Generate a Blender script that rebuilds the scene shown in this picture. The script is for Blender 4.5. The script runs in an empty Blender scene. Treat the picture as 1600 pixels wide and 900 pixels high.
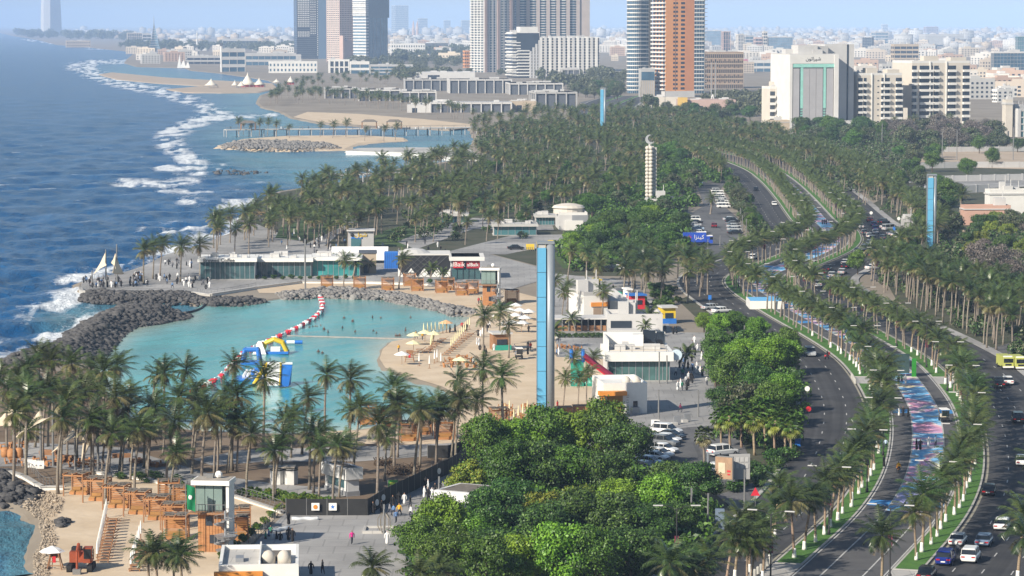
import bpy, bmesh, math, random
import numpy as np
from mathutils import Vector, Matrix
from mathutils.geometry import tessellate_polygon
random.seed(7); rng = np.random.default_rng(7)
R = math.radians
sc = bpy.context.scene
COL = sc.collection

# ------------------------------------------------------------------ camera
CAM_H, FPX, HORIZON = 62.0, 4600.0, 36.0          # metres, focal length in photo pixels, horizon row
PITCH = math.atan((450.0 - HORIZON) / FPX)
cam_d = bpy.data.cameras.new('camera'); cam = bpy.data.objects.new('camera', cam_d); COL.objects.link(cam)
cam_d.sensor_width = 36.0; cam_d.lens = 36.0 * FPX / 1600.0
cam_d.clip_start = 1.0; cam_d.clip_end = 90000.0
cam.location = (0, 0, CAM_H); cam.rotation_euler = (math.pi / 2 - PITCH, 0, 0)
sc.camera = cam

# ------------------------------------------------------------------ sky, sun, exposure
SUN_EL, SUN_AZ = R(31), (-0.70, -0.71)              # direction towards the sun on the ground
w = bpy.data.worlds.new('World'); sc.world = w; w.use_nodes = True
nt = w.node_tree; nt.nodes.clear()
sky = nt.nodes.new('ShaderNodeTexSky'); sky.sky_type = 'NISHITA'; sky.sun_disc = False
sky.sun_elevation = SUN_EL; sky.sun_rotation = math.atan2(SUN_AZ[0], SUN_AZ[1])
sky.altitude = 0; sky.air_density = 1.3; sky.dust_density = 0.6; sky.ozone_density = 2.6
bg = nt.nodes.new('ShaderNodeBackground'); bg.inputs['Strength'].default_value = 0.07
wo = nt.nodes.new('ShaderNodeOutputWorld')
nt.links.new(sky.outputs[0], bg.inputs['Color']); nt.links.new(bg.outputs[0], wo.inputs['Surface'])
sun_d = bpy.data.lights.new('sun', 'SUN'); sun_d.energy = 5.0; sun_d.angle = R(0.55); sun_d.color = (1.0, 0.91, 0.77)
sun = bpy.data.objects.new('sun', sun_d); COL.objects.link(sun)
_sd = Vector((SUN_AZ[0], SUN_AZ[1], 0)).normalized() * math.cos(SUN_EL) + Vector((0, 0, math.sin(SUN_EL)))
sun.rotation_euler = _sd.to_track_quat('Z', 'Y').to_euler()
sun.location = (-300, -200, 600)
sc.view_settings.view_transform = 'Standard'; sc.view_settings.look = 'None'
sc.view_settings.exposure = 0.5; sc.view_settings.gamma = 1.0; sc.view_settings.use_curve_mapping = False
sc.render.engine = 'CYCLES'
cy = sc.cycles
cy.max_bounces = 5; cy.diffuse_bounces = 2; cy.glossy_bounces = 2; cy.transmission_bounces = 2; cy.transparent_max_bounces = 4
cy.volume_bounces = 2; cy.use_denoising = True; cy.sample_clamp_indirect = 4.0
cy.caustics_reflective = False; cy.caustics_refractive = False

# ------------------------------------------------------------------ photo pixel -> point on the ground
_cp, _sp = math.cos(PITCH), math.sin(PITCH)
def G(px, py, z=0.0):
    u, v = (px - 800.0) / FPX, (450.0 - py) / FPX
    dx, dy, dz = u, _cp + v * _sp, -_sp + v * _cp
    t = (z - CAM_H) / dz
    return Vector((dx * t, dy * t, z))
def PM(py):                                          # photo pixels per metre at a ground row
    return FPX / G(800, py).y
def HT(py_base, py_top): return (py_base - py_top) / PM(py_base)
def project(p):
    y = p[1]; dz = p[2] - CAM_H
    zc = y * _cp - dz * _sp; yc = y * _sp + dz * _cp
    return 800 + FPX * p[0] / zc, 450 - FPX * yc / zc, FPX / zc
def interp_poly(pts, step):
    out = []
    for a, b in zip(pts, pts[1:]):
        a, b = Vector(a), Vector(b); n = max(1, int((b - a).length / step))
        out += [a.lerp(b, i / n) for i in range(n)]
    out.append(Vector(pts[-1])); return out
def smooth_path(pts, sub=8):                         # Catmull-Rom
    P = [Vector(p) for p in pts]; P = [P[0] * 2 - P[1]] + P + [P[-1] * 2 - P[-2]]
    out = []
    for i in range(1, len(P) - 2):
        p0, p1, p2, p3 = P[i - 1], P[i], P[i + 1], P[i + 2]
        for k in range(sub):
            t = k / sub
            out.append(0.5 * ((2 * p1) + (p2 - p0) * t + (2 * p0 - 5 * p1 + 4 * p2 - p3) * t * t + (3 * p1 - p0 - 3 * p2 + p3) * t ** 3))
    out.append(P[-2]); return out

# ------------------------------------------------------------------ materials
MATS = {}
def mat(name, col, rough=0.75, var=0.18, scale=0.6, metal=0.0, bump=0.0, obj_color=False, col2=None, spec=0.4, rand=0.0, stretch=None, detail=5.0, joint=0.0, streak=False):
    if name in MATS: return MATS[name]
    m = bpy.data.materials.new(name); m.use_nodes = True; MATS[name] = m
    t = m.node_tree; N = t.nodes; L = t.links; b = N['Principled BSDF']
    b.inputs['Roughness'].default_value = rough; b.inputs['Metallic'].default_value = metal
    b.inputs['Specular IOR Level'].default_value = spec
    geo = N.new('ShaderNodeNewGeometry'); vec = geo.outputs['Position']
    if stretch:
        mp = N.new('ShaderNodeMapping'); mp.inputs['Scale'].default_value = stretch
        L.new(vec, mp.inputs['Vector']); vec = mp.outputs[0]
    no = N.new('ShaderNodeTexNoise'); no.inputs['Scale'].default_value = scale; no.inputs['Detail'].default_value = detail
    no.inputs['Roughness'].default_value = 0.65
    L.new(vec, no.inputs['Vector'])
    rp = N.new('ShaderNodeMapRange'); rp.inputs[1].default_value = 0.3; rp.inputs[2].default_value = 0.7
    L.new(no.outputs['Fac'], rp.inputs[0])
    if col2 is None:
        lo = tuple(c * (1 - var) for c in col); hi = tuple(min(1, c * (1 + var)) for c in col)
    else: lo, hi = col, col2
    mx = N.new('ShaderNodeMix'); mx.data_type = 'RGBA'
    L.new(rp.outputs[0], mx.inputs[0])
    mx.inputs[6].default_value = (*lo, 1); mx.inputs[7].default_value = (*hi, 1)
    out = mx.outputs[2]
    if obj_color or rand:
        oi = N.new('ShaderNodeObjectInfo')
    if obj_color:
        m2 = N.new('ShaderNodeMix'); m2.data_type = 'RGBA'; m2.blend_type = 'MULTIPLY'; m2.inputs[0].default_value = 1
        L.new(out, m2.inputs[6]); L.new(oi.outputs['Color'], m2.inputs[7]); out = m2.outputs[2]
    if rand:
        hs = N.new('ShaderNodeHueSaturation'); mr = N.new('ShaderNodeMapRange')
        mr.inputs[3].default_value = 1 - rand; mr.inputs[4].default_value = 1 + rand
        L.new(oi.outputs['Random'], mr.inputs[0]); L.new(mr.outputs[0], hs.inputs['Value'])
        mr2 = N.new('ShaderNodeMapRange'); mr2.inputs[3].default_value = 0.5 - rand * 0.09; mr2.inputs[4].default_value = 0.5 + rand * 0.09
        wn = N.new('ShaderNodeTexWhiteNoise'); wn.noise_dimensions = '1D'; L.new(oi.outputs['Random'], wn.inputs['W'])
        L.new(wn.outputs['Value'], mr2.inputs[0]); L.new(mr2.outputs[0], hs.inputs['Hue'])
        L.new(out, hs.inputs['Color']); out = hs.outputs[0]
    def mul(fac):
        nonlocal out
        q = N.new('ShaderNodeMix'); q.data_type = 'RGBA'; q.blend_type = 'MULTIPLY'; q.inputs[0].default_value = 1; L.new(out, q.inputs[6]); L.new(fac, q.inputs[7]); out = q.outputs[2]
    if joint:                                         # slab joints and big stains
        bt = N.new('ShaderNodeTexBrick'); bt.inputs['Scale'].default_value = 1.0; bt.inputs['Brick Width'].default_value = joint; bt.inputs['Row Height'].default_value = joint * 1.6; bt.inputs['Mortar Size'].default_value = joint * .035
        bt.inputs['Color1'].default_value = (.95, .95, .95, 1); bt.inputs['Color2'].default_value = (1.04, 1.04, 1.04, 1); bt.inputs['Mortar'].default_value = (.8, .8, .8, 1); L.new(geo.outputs['Position'], bt.inputs['Vector']); mul(bt.outputs['Color'])
    if streak or joint:                               # tyre tracks along the road, or blotches
        s2 = N.new('ShaderNodeTexNoise'); s2.inputs['Detail'].default_value = 4; s2.inputs['Scale'].default_value = 1.0; mq = N.new('ShaderNodeMapping')
        if streak: uq = N.new('ShaderNodeUVMap'); uq.uv_map = 'uv'; L.new(uq.outputs[0], mq.inputs[0]); mq.inputs['Scale'].default_value = (.9, .012, 1)
        else: L.new(geo.outputs['Position'], mq.inputs[0]); mq.inputs['Scale'].default_value = (.05, .03, 1)
        L.new(mq.outputs[0], s2.inputs['Vector']); r2 = N.new('ShaderNodeMapRange'); r2.inputs[1].default_value = .3; r2.inputs[2].default_value = .7; r2.inputs[3].default_value = .72; r2.inputs[4].default_value = 1.3; L.new(s2.outputs['Fac'], r2.inputs[0]); mul(r2.outputs[0])
    L.new(out, b.inputs['Base Color'])
    if bump:
        bp = N.new('ShaderNodeBump'); bp.inputs['Strength'].default_value = bump; bp.inputs['Distance'].default_value = 0.3
        n2 = N.new('ShaderNodeTexNoise'); n2.inputs['Scale'].default_value = scale * 4; n2.inputs['Detail'].default_value = 4
        L.new(vec, n2.inputs['Vector']); L.new(n2.outputs['Fac'], bp.inputs['Height']); L.new(bp.outputs[0], b.inputs['Normal'])
    return m
def srgb(r, g, b):
    f = lambda c: (c / 255 / 12.92) if c <= 10 else (((c / 255) + 0.055) / 1.055) ** 2.4
    return (f(r), f(g), f(b))

# ------------------------------------------------------------------ mesh builder
class MB:
    def __init__(s): s.v = []; s.f = []; s.m = []; s.cur = 0
    def add(s, vs, fs, mi=None):
        o = len(s.v); s.v += [tuple(v) for v in vs]; s.f += [tuple(i + o for i in f) for f in fs]
        s.m += [s.cur if mi is None else mi] * len(fs); return s
    def box(s, c, size, rz=0.0, mi=None, taper=1.0, M=None):
        hx, hy, hz = size[0] / 2, size[1] / 2, size[2]
        vs = []
        for z, k in ((0, 1.0), (hz, taper)):
            for x, y in ((-hx, -hy), (hx, -hy), (hx, hy), (-hx, hy)):
                vs.append(Vector((x * k, y * k, z)))
        ca, sa = math.cos(rz), math.sin(rz)
        vs = [Vector((v.x * ca - v.y * sa + c[0], v.x * sa + v.y * ca + c[1], v.z + c[2])) for v in vs]
        if M is not None: vs = [M @ v for v in vs]
        return s.add(vs, [(3, 2, 1, 0), (4, 5, 6, 7), (0, 1, 5, 4), (1, 2, 6, 5), (2, 3, 7, 6), (3, 0, 4, 7)], mi)
    def prism(s, poly, z0, z1, mi=None, top=True, inset=0.0):
        n = len(poly); vs = [(p[0], p[1], z0) for p in poly] + [(p[0], p[1], z1) for p in poly]
        fs = [(i, (i + 1) % n, (i + 1) % n + n, i + n) for i in range(n)]
        if top:
            tr = tessellate_polygon([[Vector((p[0], p[1], 0)) for p in poly]])
            for t in tr:
                a, b, c = (Vector((poly[i][0], poly[i][1], 0)) for i in t)
                fs.append(tuple(i + n for i in (t if (b - a).cross(c - a).z > 0 else t[::-1])))
        return s.add(vs, fs, mi)
    def tube(s, pts, rad, n=6, mi=None, cap=True):
        P = [Vector(p) for p in pts]; k = len(P)
        if not hasattr(rad, '__len__'): rad = [rad] * k
        vs, fs = [], []
        prev = None
        for i in range(k):
            d = (P[min(i + 1, k - 1)] - P[max(i - 1, 0)]).normalized()
            if prev is None:
                a = Vector((1, 0, 0)) if abs(d.x) < 0.9 else Vector((0, 1, 0)); x = d.cross(a).normalized()
            else: x = (prev - d * prev.dot(d)).normalized()
            prev = x; y = d.cross(x)
            for j in range(n):
                t = 2 * math.pi * j / n; vs.append(P[i] + (x * math.cos(t) + y * math.sin(t)) * rad[i])
        for i in range(k - 1):
            for j in range(n):
                j2 = (j + 1) % n; fs.append((i * n + j, i * n + j2, (i + 1) * n + j2, (i + 1) * n + j))
        if cap: fs += [tuple(range(n))[::-1], tuple(range((k - 1) * n, k * n))]
        return s.add(vs, fs, mi)
    def lathe(s, prof, n=12, c=(0, 0, 0), mi=None, sx=1.0, sy=1.0):
        vs, fs = [], []
        for r, z in prof:
            for j in range(n):
                t = 2 * math.pi * j / n; vs.append((c[0] + r * sx * math.cos(t), c[1] + r * sy * math.sin(t), c[2] + z))
        for i in range(len(prof) - 1):
            for j in range(n):
                j2 = (j + 1) % n; fs.append((i * n + j, i * n + j2, (i + 1) * n + j2, (i + 1) * n + j))
        fs += [tuple(range(n))[::-1], tuple(range((len(prof) - 1) * n, len(prof) * n))]
        return s.add(vs, fs, mi)
    def ball(s, c, r, n=10, k=6, mi=None, sq=(1, 1, 1)):
        prof = [(max(0.02 * r, r * math.sin(math.pi * i / k)), -r * math.cos(math.pi * i / k)) for i in range(k + 1)]
        o = len(s.v); s.lathe([(a, z * sq[2]) for a, z in prof], n, c, mi, sq[0], sq[1]); return s
    def quad(s, a, b, c, d, mi=None): return s.add([a, b, c, d], [(0, 1, 2, 3)], mi)
    def mesh(s, name, mats, smooth=False):
        me = bpy.data.meshes.new(name)
        if not isinstance(mats, (list, tuple)): mats = [mats]
        if len(s.v): me.from_pydata([tuple(v) for v in s.v], [], s.f)
        for m in mats: me.materials.append(m)
        if len(mats) > 1: me.polygons.foreach_set('material_index', np.array(s.m, dtype=np.int32))
        if smooth: me.polygons.foreach_set('use_smooth', np.ones(len(me.polygons), dtype=bool))
        me.update(); return me
    def build(s, name, mats, parent=None, loc=None, rz=0.0, smooth=False):
        return obj(name, s.mesh(name, mats, smooth), parent, loc, rz)
def obj(name, me, parent=None, loc=None, rz=0.0, scale=None):
    o = bpy.data.objects.new(name, me); COL.objects.link(o)
    if loc is not None: o.location = loc
    if rz: o.rotation_euler = (0, 0, rz)
    if scale is not None: o.scale = scale if hasattr(scale, '__len__') else (scale,) * 3
    if parent is not None: o.parent = parent
    return o
def tag(o, label, cat=None, group=None, kind=None):
    if label: o['label'] = label
    if cat: o['category'] = cat
    if group: o['group'] = group
    if kind: o['kind'] = kind
    return o
def thing(name, label, cat, loc=(0, 0, 0), rz=0.0, group=None):
    return tag(obj(name, None, None, loc, rz), label, cat, group)
def structure(o, label=None): 
    o['kind'] = 'structure'
    if label: o['label'] = label
    return o
def stuff(o, label=None, cat=None):
    o['kind'] = 'stuff'
    if label: o['label'] = label
    if cat: o['category'] = cat
    return o
def copy_tree(root, loc, rz, scale=1.0, label=None, group=None, color=None):
    r = root.copy(); COL.objects.link(r); r.location = loc; r.rotation_euler = (0, 0, rz)
    r.scale = scale if hasattr(scale, '__len__') else (scale,) * 3
    if label: r['label'] = label
    if group: r['group'] = group
    for ch in root.children:
        c = ch.copy(); COL.objects.link(c); c.parent = r
        if color: c.color = (*color, 1)
        for g in ch.children:
            d = g.copy(); COL.objects.link(d); d.parent = c
            if color: d.color = (*color, 1)
    if color: r.color = (*color, 1)
    return r
ORD = ['first', 'second', 'third', 'fourth', 'fifth', 'sixth', 'seventh', 'eighth', 'ninth', 'tenth', 'eleventh', 'twelfth', 'thirteenth', 'fourteenth', 'fifteenth', 'sixteenth', 'seventeenth', 'eighteenth', 'nineteenth', 'twentieth']
def ordn(i):
    if i < 20: return ORD[i]
    n = i + 1
    return '%d%s' % (n, 'th' if 10 < n % 100 < 14 else {1: 'st', 2: 'nd', 3: 'rd'}.get(n % 10, 'th'))
def sheet(name, pxpoly, z, m, kind='structure', label=None, skirt=0.0, px=True, jitter=0.0):
    poly = [G(*p) if px else Vector((p[0], p[1], 0)) for p in pxpoly]
    if jitter:
        q = interp_poly([(p.x, p.y) for p in poly + poly[:1]], jitter * 4)[:-1]
        poly = [Vector((p.x + rng.normal(0, jitter * .5), p.y + rng.normal(0, jitter * .8), 0)) for p in q]
    b = MB(); n = len(poly)
    vs = [(p.x, p.y, z) for p in poly]
    fs = []
    for t in tessellate_polygon([[Vector((p.x, p.y, 0)) for p in poly]]):
        a, bb, c = (poly[i] for i in t)
        fs.append(tuple(t) if (bb - a).cross(c - a).z > 0 else tuple(t[::-1]))
    if skirt:
        area = sum(poly[i].x * poly[(i + 1) % n].y - poly[(i + 1) % n].x * poly[i].y for i in range(n))
        vs += [(p.x, p.y, z - skirt) for p in poly]
        for i in range(n):
            j = (i + 1) % n
            fs.append((i, i + n, j + n, j) if area > 0 else (j, j + n, i + n, i))
    b.add(vs, fs); o = b.build(name, m); o['kind'] = kind
    if label: o['label'] = label
    return o

# ================================================================== LAND, SAND, WATER
m_land = mat('land_soil', (0.20, 0.165, 0.125), 0.95, scale=0.02, col2=(0.30, 0.26, 0.21), bump=0.2)
m_sand = mat('beach_sand', (0.50, 0.385, 0.26), 0.95, scale=0.12, col2=(0.64, 0.52, 0.38), bump=0.35)
m_wet = mat('wet_sand', (0.34, 0.28, 0.20), 0.6, scale=0.2, col2=(0.44, 0.37, 0.28))
m_pave = mat('grey_paving', (0.25, 0.245, 0.24), 0.85, scale=0.12, col2=(0.36, 0.35, 0.34), joint=3.0)
m_pave2 = mat('pale_paving', (0.40, 0.385, 0.365), 0.85, scale=0.2, col2=(0.47, 0.455, 0.43), joint=2.0)
m_asph = mat('asphalt', (0.042, 0.042, 0.046), 0.85, scale=0.15, col2=(0.07, 0.069, 0.07), spec=0.25, streak=True)
m_asph2 = mat('worn_asphalt', (0.10, 0.10, 0.105), 0.85, scale=0.15, col2=(0.145, 0.142, 0.14), spec=0.25, joint=9.0)
m_grass = mat('lawn_grass', (0.04, 0.12, 0.014), 0.95, scale=0.35, col2=(0.075, 0.18, 0.024), bump=0.5)
m_lawn = mat('park_lawn', (0.032, 0.075, 0.016), 0.95, scale=0.2, col2=(0.075, 0.11, 0.03), bump=0.5)
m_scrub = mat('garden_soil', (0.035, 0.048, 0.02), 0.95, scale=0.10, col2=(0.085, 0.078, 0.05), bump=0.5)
m_brown = mat('brown_soil', (0.13, 0.088, 0.055), 0.95, scale=0.08, col2=(0.22, 0.165, 0.115), bump=0.5)
m_tan = mat('tan_sand_lot', (0.36, 0.28, 0.20), 0.95, scale=0.05, col2=(0.46, 0.37, 0.28))
m_conc = mat('pale_concrete', (0.46, 0.45, 0.43), 0.8, scale=0.4, var=0.14)
m_kerb = mat('kerb_stone', (0.40, 0.39, 0.36), 0.85, scale=0.5, var=0.15)
m_white = mat('white_paint', (0.74, 0.73, 0.70), 0.6, scale=0.5, var=0.07)
m_rock = mat('dark_rock', (0.03, 0.03, 0.033), 0.95, scale=0.35, col2=(0.125, 0.12, 0.118), bump=0.6)
m_rock2 = mat('grey_rock', (0.10, 0.098, 0.098), 0.95, scale=0.35, col2=(0.30, 0.285, 0.27), bump=0.6)
m_line = mat('road_paint', (0.46, 0.455, 0.44), 0.7, scale=1.5, var=0.25)

def apron_sheet(name, pxpoly, z, m, width, drop, label=None, fine=3.0):
    q = interp_poly([Vector(p) for p in pxpoly + pxpoly[:1]], fine * 2 if len(pxpoly) < 40 else fine * 4)[:-1]
    P = [G(*p).to_2d() for p in q]; n = len(P)
    area = sum(P[i].x * P[(i + 1) % n].y - P[(i + 1) % n].x * P[i].y for i in range(n))
    if area < 0: P = P[::-1]
    vs = [(p.x, p.y, z) for p in P]; fs = []
    for t in tessellate_polygon([[Vector((p.x, p.y, 0)) for p in P]]):
        a, b, c = (P[i] for i in t); fs.append(tuple(t) if (b - a).cross(c - a) > 0 else tuple(t[::-1]))
    for k, (ww, dd) in enumerate(((0.5, 0.45), (1.0, 1.0))):
        for i in range(n):
            d = (P[(i + 2) % n] - P[i - 2]).normalized(); nrm = Vector((d.y, -d.x))
            j = 1 + 0.25 * math.sin(i * 1.7) + 0.15 * math.sin(i * 0.61)
            p = P[i] + nrm * width * ww * j; vs.append((p.x, p.y, z - drop * dd))
    for k in range(2):
        for i in range(n):
            j = (i + 1) % n; fs.append((i + k * n, i + (k + 1) * n, j + (k + 1) * n, j + k * n))
    b = MB(); b.add(vs, fs); o = b.build(name, m); structure(o, label); return o

FAR = 47.5
main_land = [(-60, 790), (0, 786), (38, 787), (58, 795), (66, 815), (74, 845), (60, 870), (62, 960), (2400, 960), (2400, 41), (-1600, 41),
    (-1600, 46), (0, 51), (20, 56), (60, 62), (90, 70), (140, 74), (190, 79), (212, 82), (200, 92), (195, 98), (215, 104), (290, 106),
    (300, 110), (345, 114), (420, 125), (440, 133), (432, 140), (410, 148), (404, 160), (412, 168), (440, 174), (458, 184), (500, 192), (600, 199), (700, 202), (735, 200), (745, 215), (735, 232),
    (748, 244), (700, 252), (650, 258), (600, 268), (560, 280), (510, 288), (440, 298), (412, 312), (400, 324), (386, 332), (388, 346), (372, 360), (330, 376), (300, 388), (262, 397),
    (226, 415), (200, 424), (128, 440), (126, 452), (150, 460), (230, 463), (320, 473), (400, 471), (440, 464), (500, 461), (560, 463), (620, 467), (665, 477), (700, 487), (742, 492),
    (735, 497), (712, 512), (680, 521), (640, 529), (612, 534), (598, 546), (593, 561), (602, 575), (640, 589), (690, 604), (735, 626), (700, 648), (650, 660), (560, 672), (450, 678), (300, 672), (190, 650), (160, 610), (148, 570),
    (120, 566), (60, 566), (-20, 566), (-120, 600), (-200, 700)]
apron_sheet('ground', main_land, 0.0, m_land, 3.2, 1.4, 'sandy coastal ground reaching back to the hazy horizon')
# small spits standing off the coast
tent_spit = [(156, 116), (175, 113), (260, 121), (330, 125), (425, 130), (432, 138), (400, 144), (345, 145), (290, 144), (262, 139), (320, 134), (250, 130), (185, 124)]
apron_sheet('ground', tent_spit, -0.03, m_tan, 4, 1.6, 'thin spit with white tents far up the coast')
rock_spit = [(345, 226), (380, 217), (450, 212), (560, 211), (630, 215), (632, 219), (560, 223), (536, 233), (470, 235), (400, 233), (350, 231)]
apron_sheet('ground', rock_spit, -0.03, m_sand, 5, 1.6, 'sandy spit edged with boulders before the palm pier')
wall_spit = [(541, 236), (560, 231), (640, 230), (740, 231), (760, 238), (752, 250), (690, 246), (640, 241), (560, 239)]
apron_sheet('ground', wall_spit, -0.02, m_pave2, 3, 1.6, 'paved breakwater walk behind the palm grove')

# sand, soil and paving zones
sheet('beach', [(64, 910), (60, 870), (76, 845), (69, 815), (61, 795), (72, 768), (110, 760), (150, 738), (300, 762), (362, 772), (441, 797), (398, 846), (352, 884), (340, 910)], 0.06, m_sand, label='tracked sand of the near cove with wooden cabanas')
sheet('beach', [(742, 492), (735, 497), (712, 512), (680, 521), (640, 529), (612, 534), (598, 546), (593, 561), (602, 575), (640, 589), (690, 604), (735, 626), (700, 648), (650, 660), (560, 672), (480, 676), (470, 692), (690, 696), (770, 700), (860, 684), (935, 690), (958, 640), (950, 560), (872, 556), (868, 500), (860, 470), (800, 455), (745, 449), (640, 443), (500, 440), (400, 450), (405, 458), (440, 458), (500, 455), (560, 456), (640, 464), (700, 480)], 0.06, m_sand, label='pale sand spit beach on the turquoise lagoon')
sheet('ground', [(-120, 610), (148, 572), (165, 612), (190, 652), (300, 674), (450, 680), (560, 675), (690, 660), (690, 746), (600, 786), (445, 800), (360, 768), (150, 736), (72, 766), (-60, 770)], 0.05, m_brown, label='brown soil of the palm park behind the beach')
for pl, lb in (([(-60, 690), (60, 693), (190, 700), (330, 742), (430, 757), (500, 762), (560, 776), (480, 778), (400, 772), (300, 762), (150, 738), (110, 735), (60, 728), (-60, 732)], 'grey path curving behind the wooden cabanas'),
           ([(380, 704), (520, 700), (690, 694), (770, 688), (760, 696), (690, 712), (560, 722), (420, 722), (330, 728), (300, 718)], 'grey path through the palm park')):
    sheet('path', pl, 0.09, m_pave, label=lb)
sheet('pavement', [(338, 915), (400, 848), (445, 803), (575, 803), (600, 790), (690, 744), (775, 694), (850, 684), (900, 690), (880, 712), (820, 726), (742, 752), (694, 795), (650, 850), (640, 915)], 0.07, m_pave, label='grey paved plaza beside the dark fence')
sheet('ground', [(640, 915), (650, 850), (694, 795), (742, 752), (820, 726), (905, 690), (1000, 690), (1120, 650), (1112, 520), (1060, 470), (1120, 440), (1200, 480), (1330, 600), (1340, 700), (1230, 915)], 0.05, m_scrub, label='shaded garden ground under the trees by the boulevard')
sheet('pavement', [(900, 690), (955, 650), (1030, 600), (1050, 520), (1035, 480), (990, 440), (868, 428), (866, 470), (870, 558), (948, 562), (952, 600), (1010, 600), (985, 740), (1060, 748), (1112, 690), (1122, 650), (1112, 520), (1062, 478), (1052, 455), (1000, 440), (990, 440), (1035, 480), (1052, 520), (1030, 604)][:16], 0.07, m_pave, label='grey promenade paving around the cafes')
sheet('pavement', [(1000, 600), (1050, 520), (1112, 520), (1124, 650), (1112, 692), (1060, 750), (1000, 745), (900, 700), (950, 655)], 0.075, m_pave, label='grey promenade walk right of the glass cafe')
sheet('road', [(1000, 745), (1004, 730), (1040, 672), (1080, 668), (1125, 665), (1160, 690), (1180, 740), (1140, 760), (1060, 752)], 0.10, m_asph2, label='parking lot asphalt beside the billboard')
sheet('pavement', [(126, 452), (128, 440), (200, 424), (226, 415), (262, 397), (300, 388), (330, 376), (372, 362), (400, 350), (480, 382), (560, 390), (620, 395), (760, 396), (850, 420), (868, 432), (800, 452), (640, 441), (500, 440), (400, 448), (330, 462), (300, 459), (200, 459), (140, 458)], 0.07, m_pave, label='paved seafront plaza round the glass cafes')
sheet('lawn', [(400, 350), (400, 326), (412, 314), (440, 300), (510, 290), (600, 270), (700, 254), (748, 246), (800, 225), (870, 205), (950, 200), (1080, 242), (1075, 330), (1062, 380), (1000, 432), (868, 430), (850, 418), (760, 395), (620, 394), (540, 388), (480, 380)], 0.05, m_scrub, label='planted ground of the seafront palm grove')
for pl, lb in (([(470, 345), (520, 340), (542, 352), (500, 372), (470, 376), (430, 372), (440, 352)], 'mown lawn with picnickers in the palm park'), ([(560, 372), (640, 350), (690, 360), (650, 385), (590, 386)], 'mown lawn under the palm grove'), ([(690, 300), (800, 300), (820, 330), (720, 340)], 'mown lawn deep in the grove'), ([(860, 395), (1000, 385), (1040, 400), (990, 420), (880, 420)], 'lawn with yellow kiosks left of the parking')):
    sheet('lawn', pl, 0.08, m_lawn, label=lb)
for pl, lb in (([(540, 352), (530, 338), (545, 322), (520, 305), (535, 303), (562, 322), (556, 345), (500, 390), (470, 385)], 'stone path winding down to the pier'), ([(620, 378), (720, 340), (860, 345), (866, 360), (740, 358), (650, 390)], 'paved way through the palm grove'), ([(690, 396), (800, 368), (930, 366), (990, 380), (930, 384), (860, 384), (790, 398)], 'paved court behind the diamond-patterned cafe')):
    sheet('path', pl, 0.085, m_pave, label=lb)
sheet('road', [(1066, 396), (1060, 384), (1095, 345), (1075, 335), (1086, 330), (1100, 322), (1092, 300), (1082, 278), (1100, 270), (1128, 272), (1134, 285), (1122, 300), (1134, 325), (1152, 340), (1160, 368), (1130, 385), (1140, 402), (1090, 402), (1030, 400), (1010, 392)], 0.10, m_asph2, label='parking lot asphalt left of the boulevard')
sheet('ground', [(1340, 330), (1400, 300), (1420, 235), (2400, 200), (2400, 520), (1640, 520), (1520, 470), (1430, 440), (1400, 390)], 0.04, m_scrub, label='dry scrub land right of the boulevard')
for pl, lb, mm in (([(1418, 262), (1420, 237), (1640, 237), (1640, 266), (1520, 262)], 'bare tan sand lot behind a low wall', m_tan), ([(1540, 392), (1600, 378), (1700, 380), (1700, 395), (1560, 396)], 'bare sandy yard behind the palms', m_tan), ([(1372, 358), (1400, 352), (1440, 360), (1436, 378), (1410, 382), (1390, 372)], 'grey lay-by beside the boulevard', m_pave), ([(1500, 280), (1640, 276), (1640, 290), (1420, 300), (1400, 296)], 'grey side street beyond the villas', m_pave)):
    sheet('ground' if mm is m_tan else 'pavement', pl, 0.07, mm, label=lb)
sheet('beach', [(458, 183), (500, 191), (600, 198), (700, 201), (735, 199), (735, 194), (660, 186), (560, 178), (480, 175)], 0.05, m_sand, label='far beach behind the long pier')
sheet('road', [(880, 195), (960, 190), (1010, 176), (962, 160), (930, 155), (905, 160), (935, 172), (920, 184), (880, 190)], 0.10, m_asph2, label='curving road by the shopping centre')

# ------------------------------------------------------------------ numpy noise
def _hash(ix, iy, s): 
    h = (ix.astype(np.int64) * 374761393 + iy.astype(np.int64) * 668265263 + s * 2147483647) & 0xffffffff
    h = ((h ^ (h >> 13)) * 1274126177) & 0xffffffff
    return ((h ^ (h >> 16)) & 0xffff) / 65535.0
def vnoise(x, y, s=0):
    ix, iy = np.floor(x), np.floor(y); fx, fy = x - ix, y - iy; fx = fx * fx * (3 - 2 * fx); fy = fy * fy * (3 - 2 * fy)
    a, b, c, d = _hash(ix, iy, s), _hash(ix + 1, iy, s), _hash(ix, iy + 1, s), _hash(ix + 1, iy + 1, s)
    return (a * (1 - fx) + b * fx) * (1 - fy) + (c * (1 - fx) + d * fx) * fy
def fbm(x, y, o=4, s=0):
    t = np.zeros_like(x); a = 0.5
    for k in range(o): t += a * vnoise(x * 2 ** k, y * 2 ** k, s + k); a *= 0.5
    return t / (1 - 0.5 ** o)
def seg_dist(px, py, pts, ky=1.0):                   # distance in photo pixels to a polyline, rows weighted by ky
    best = np.full(px.shape, 1e9)
    for (ax, ay), (bx, by) in zip(pts, pts[1:]):
        vx, vy = bx - ax, (by - ay) * ky; wx, wy = px - ax, (py - ay) * ky
        t = np.clip((wx * vx + wy * vy) / (vx * vx + vy * vy + 1e-9), 0, 1)
        best = np.minimum(best, np.hypot(wx - t * vx, wy - t * vy))
    return best
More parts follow.
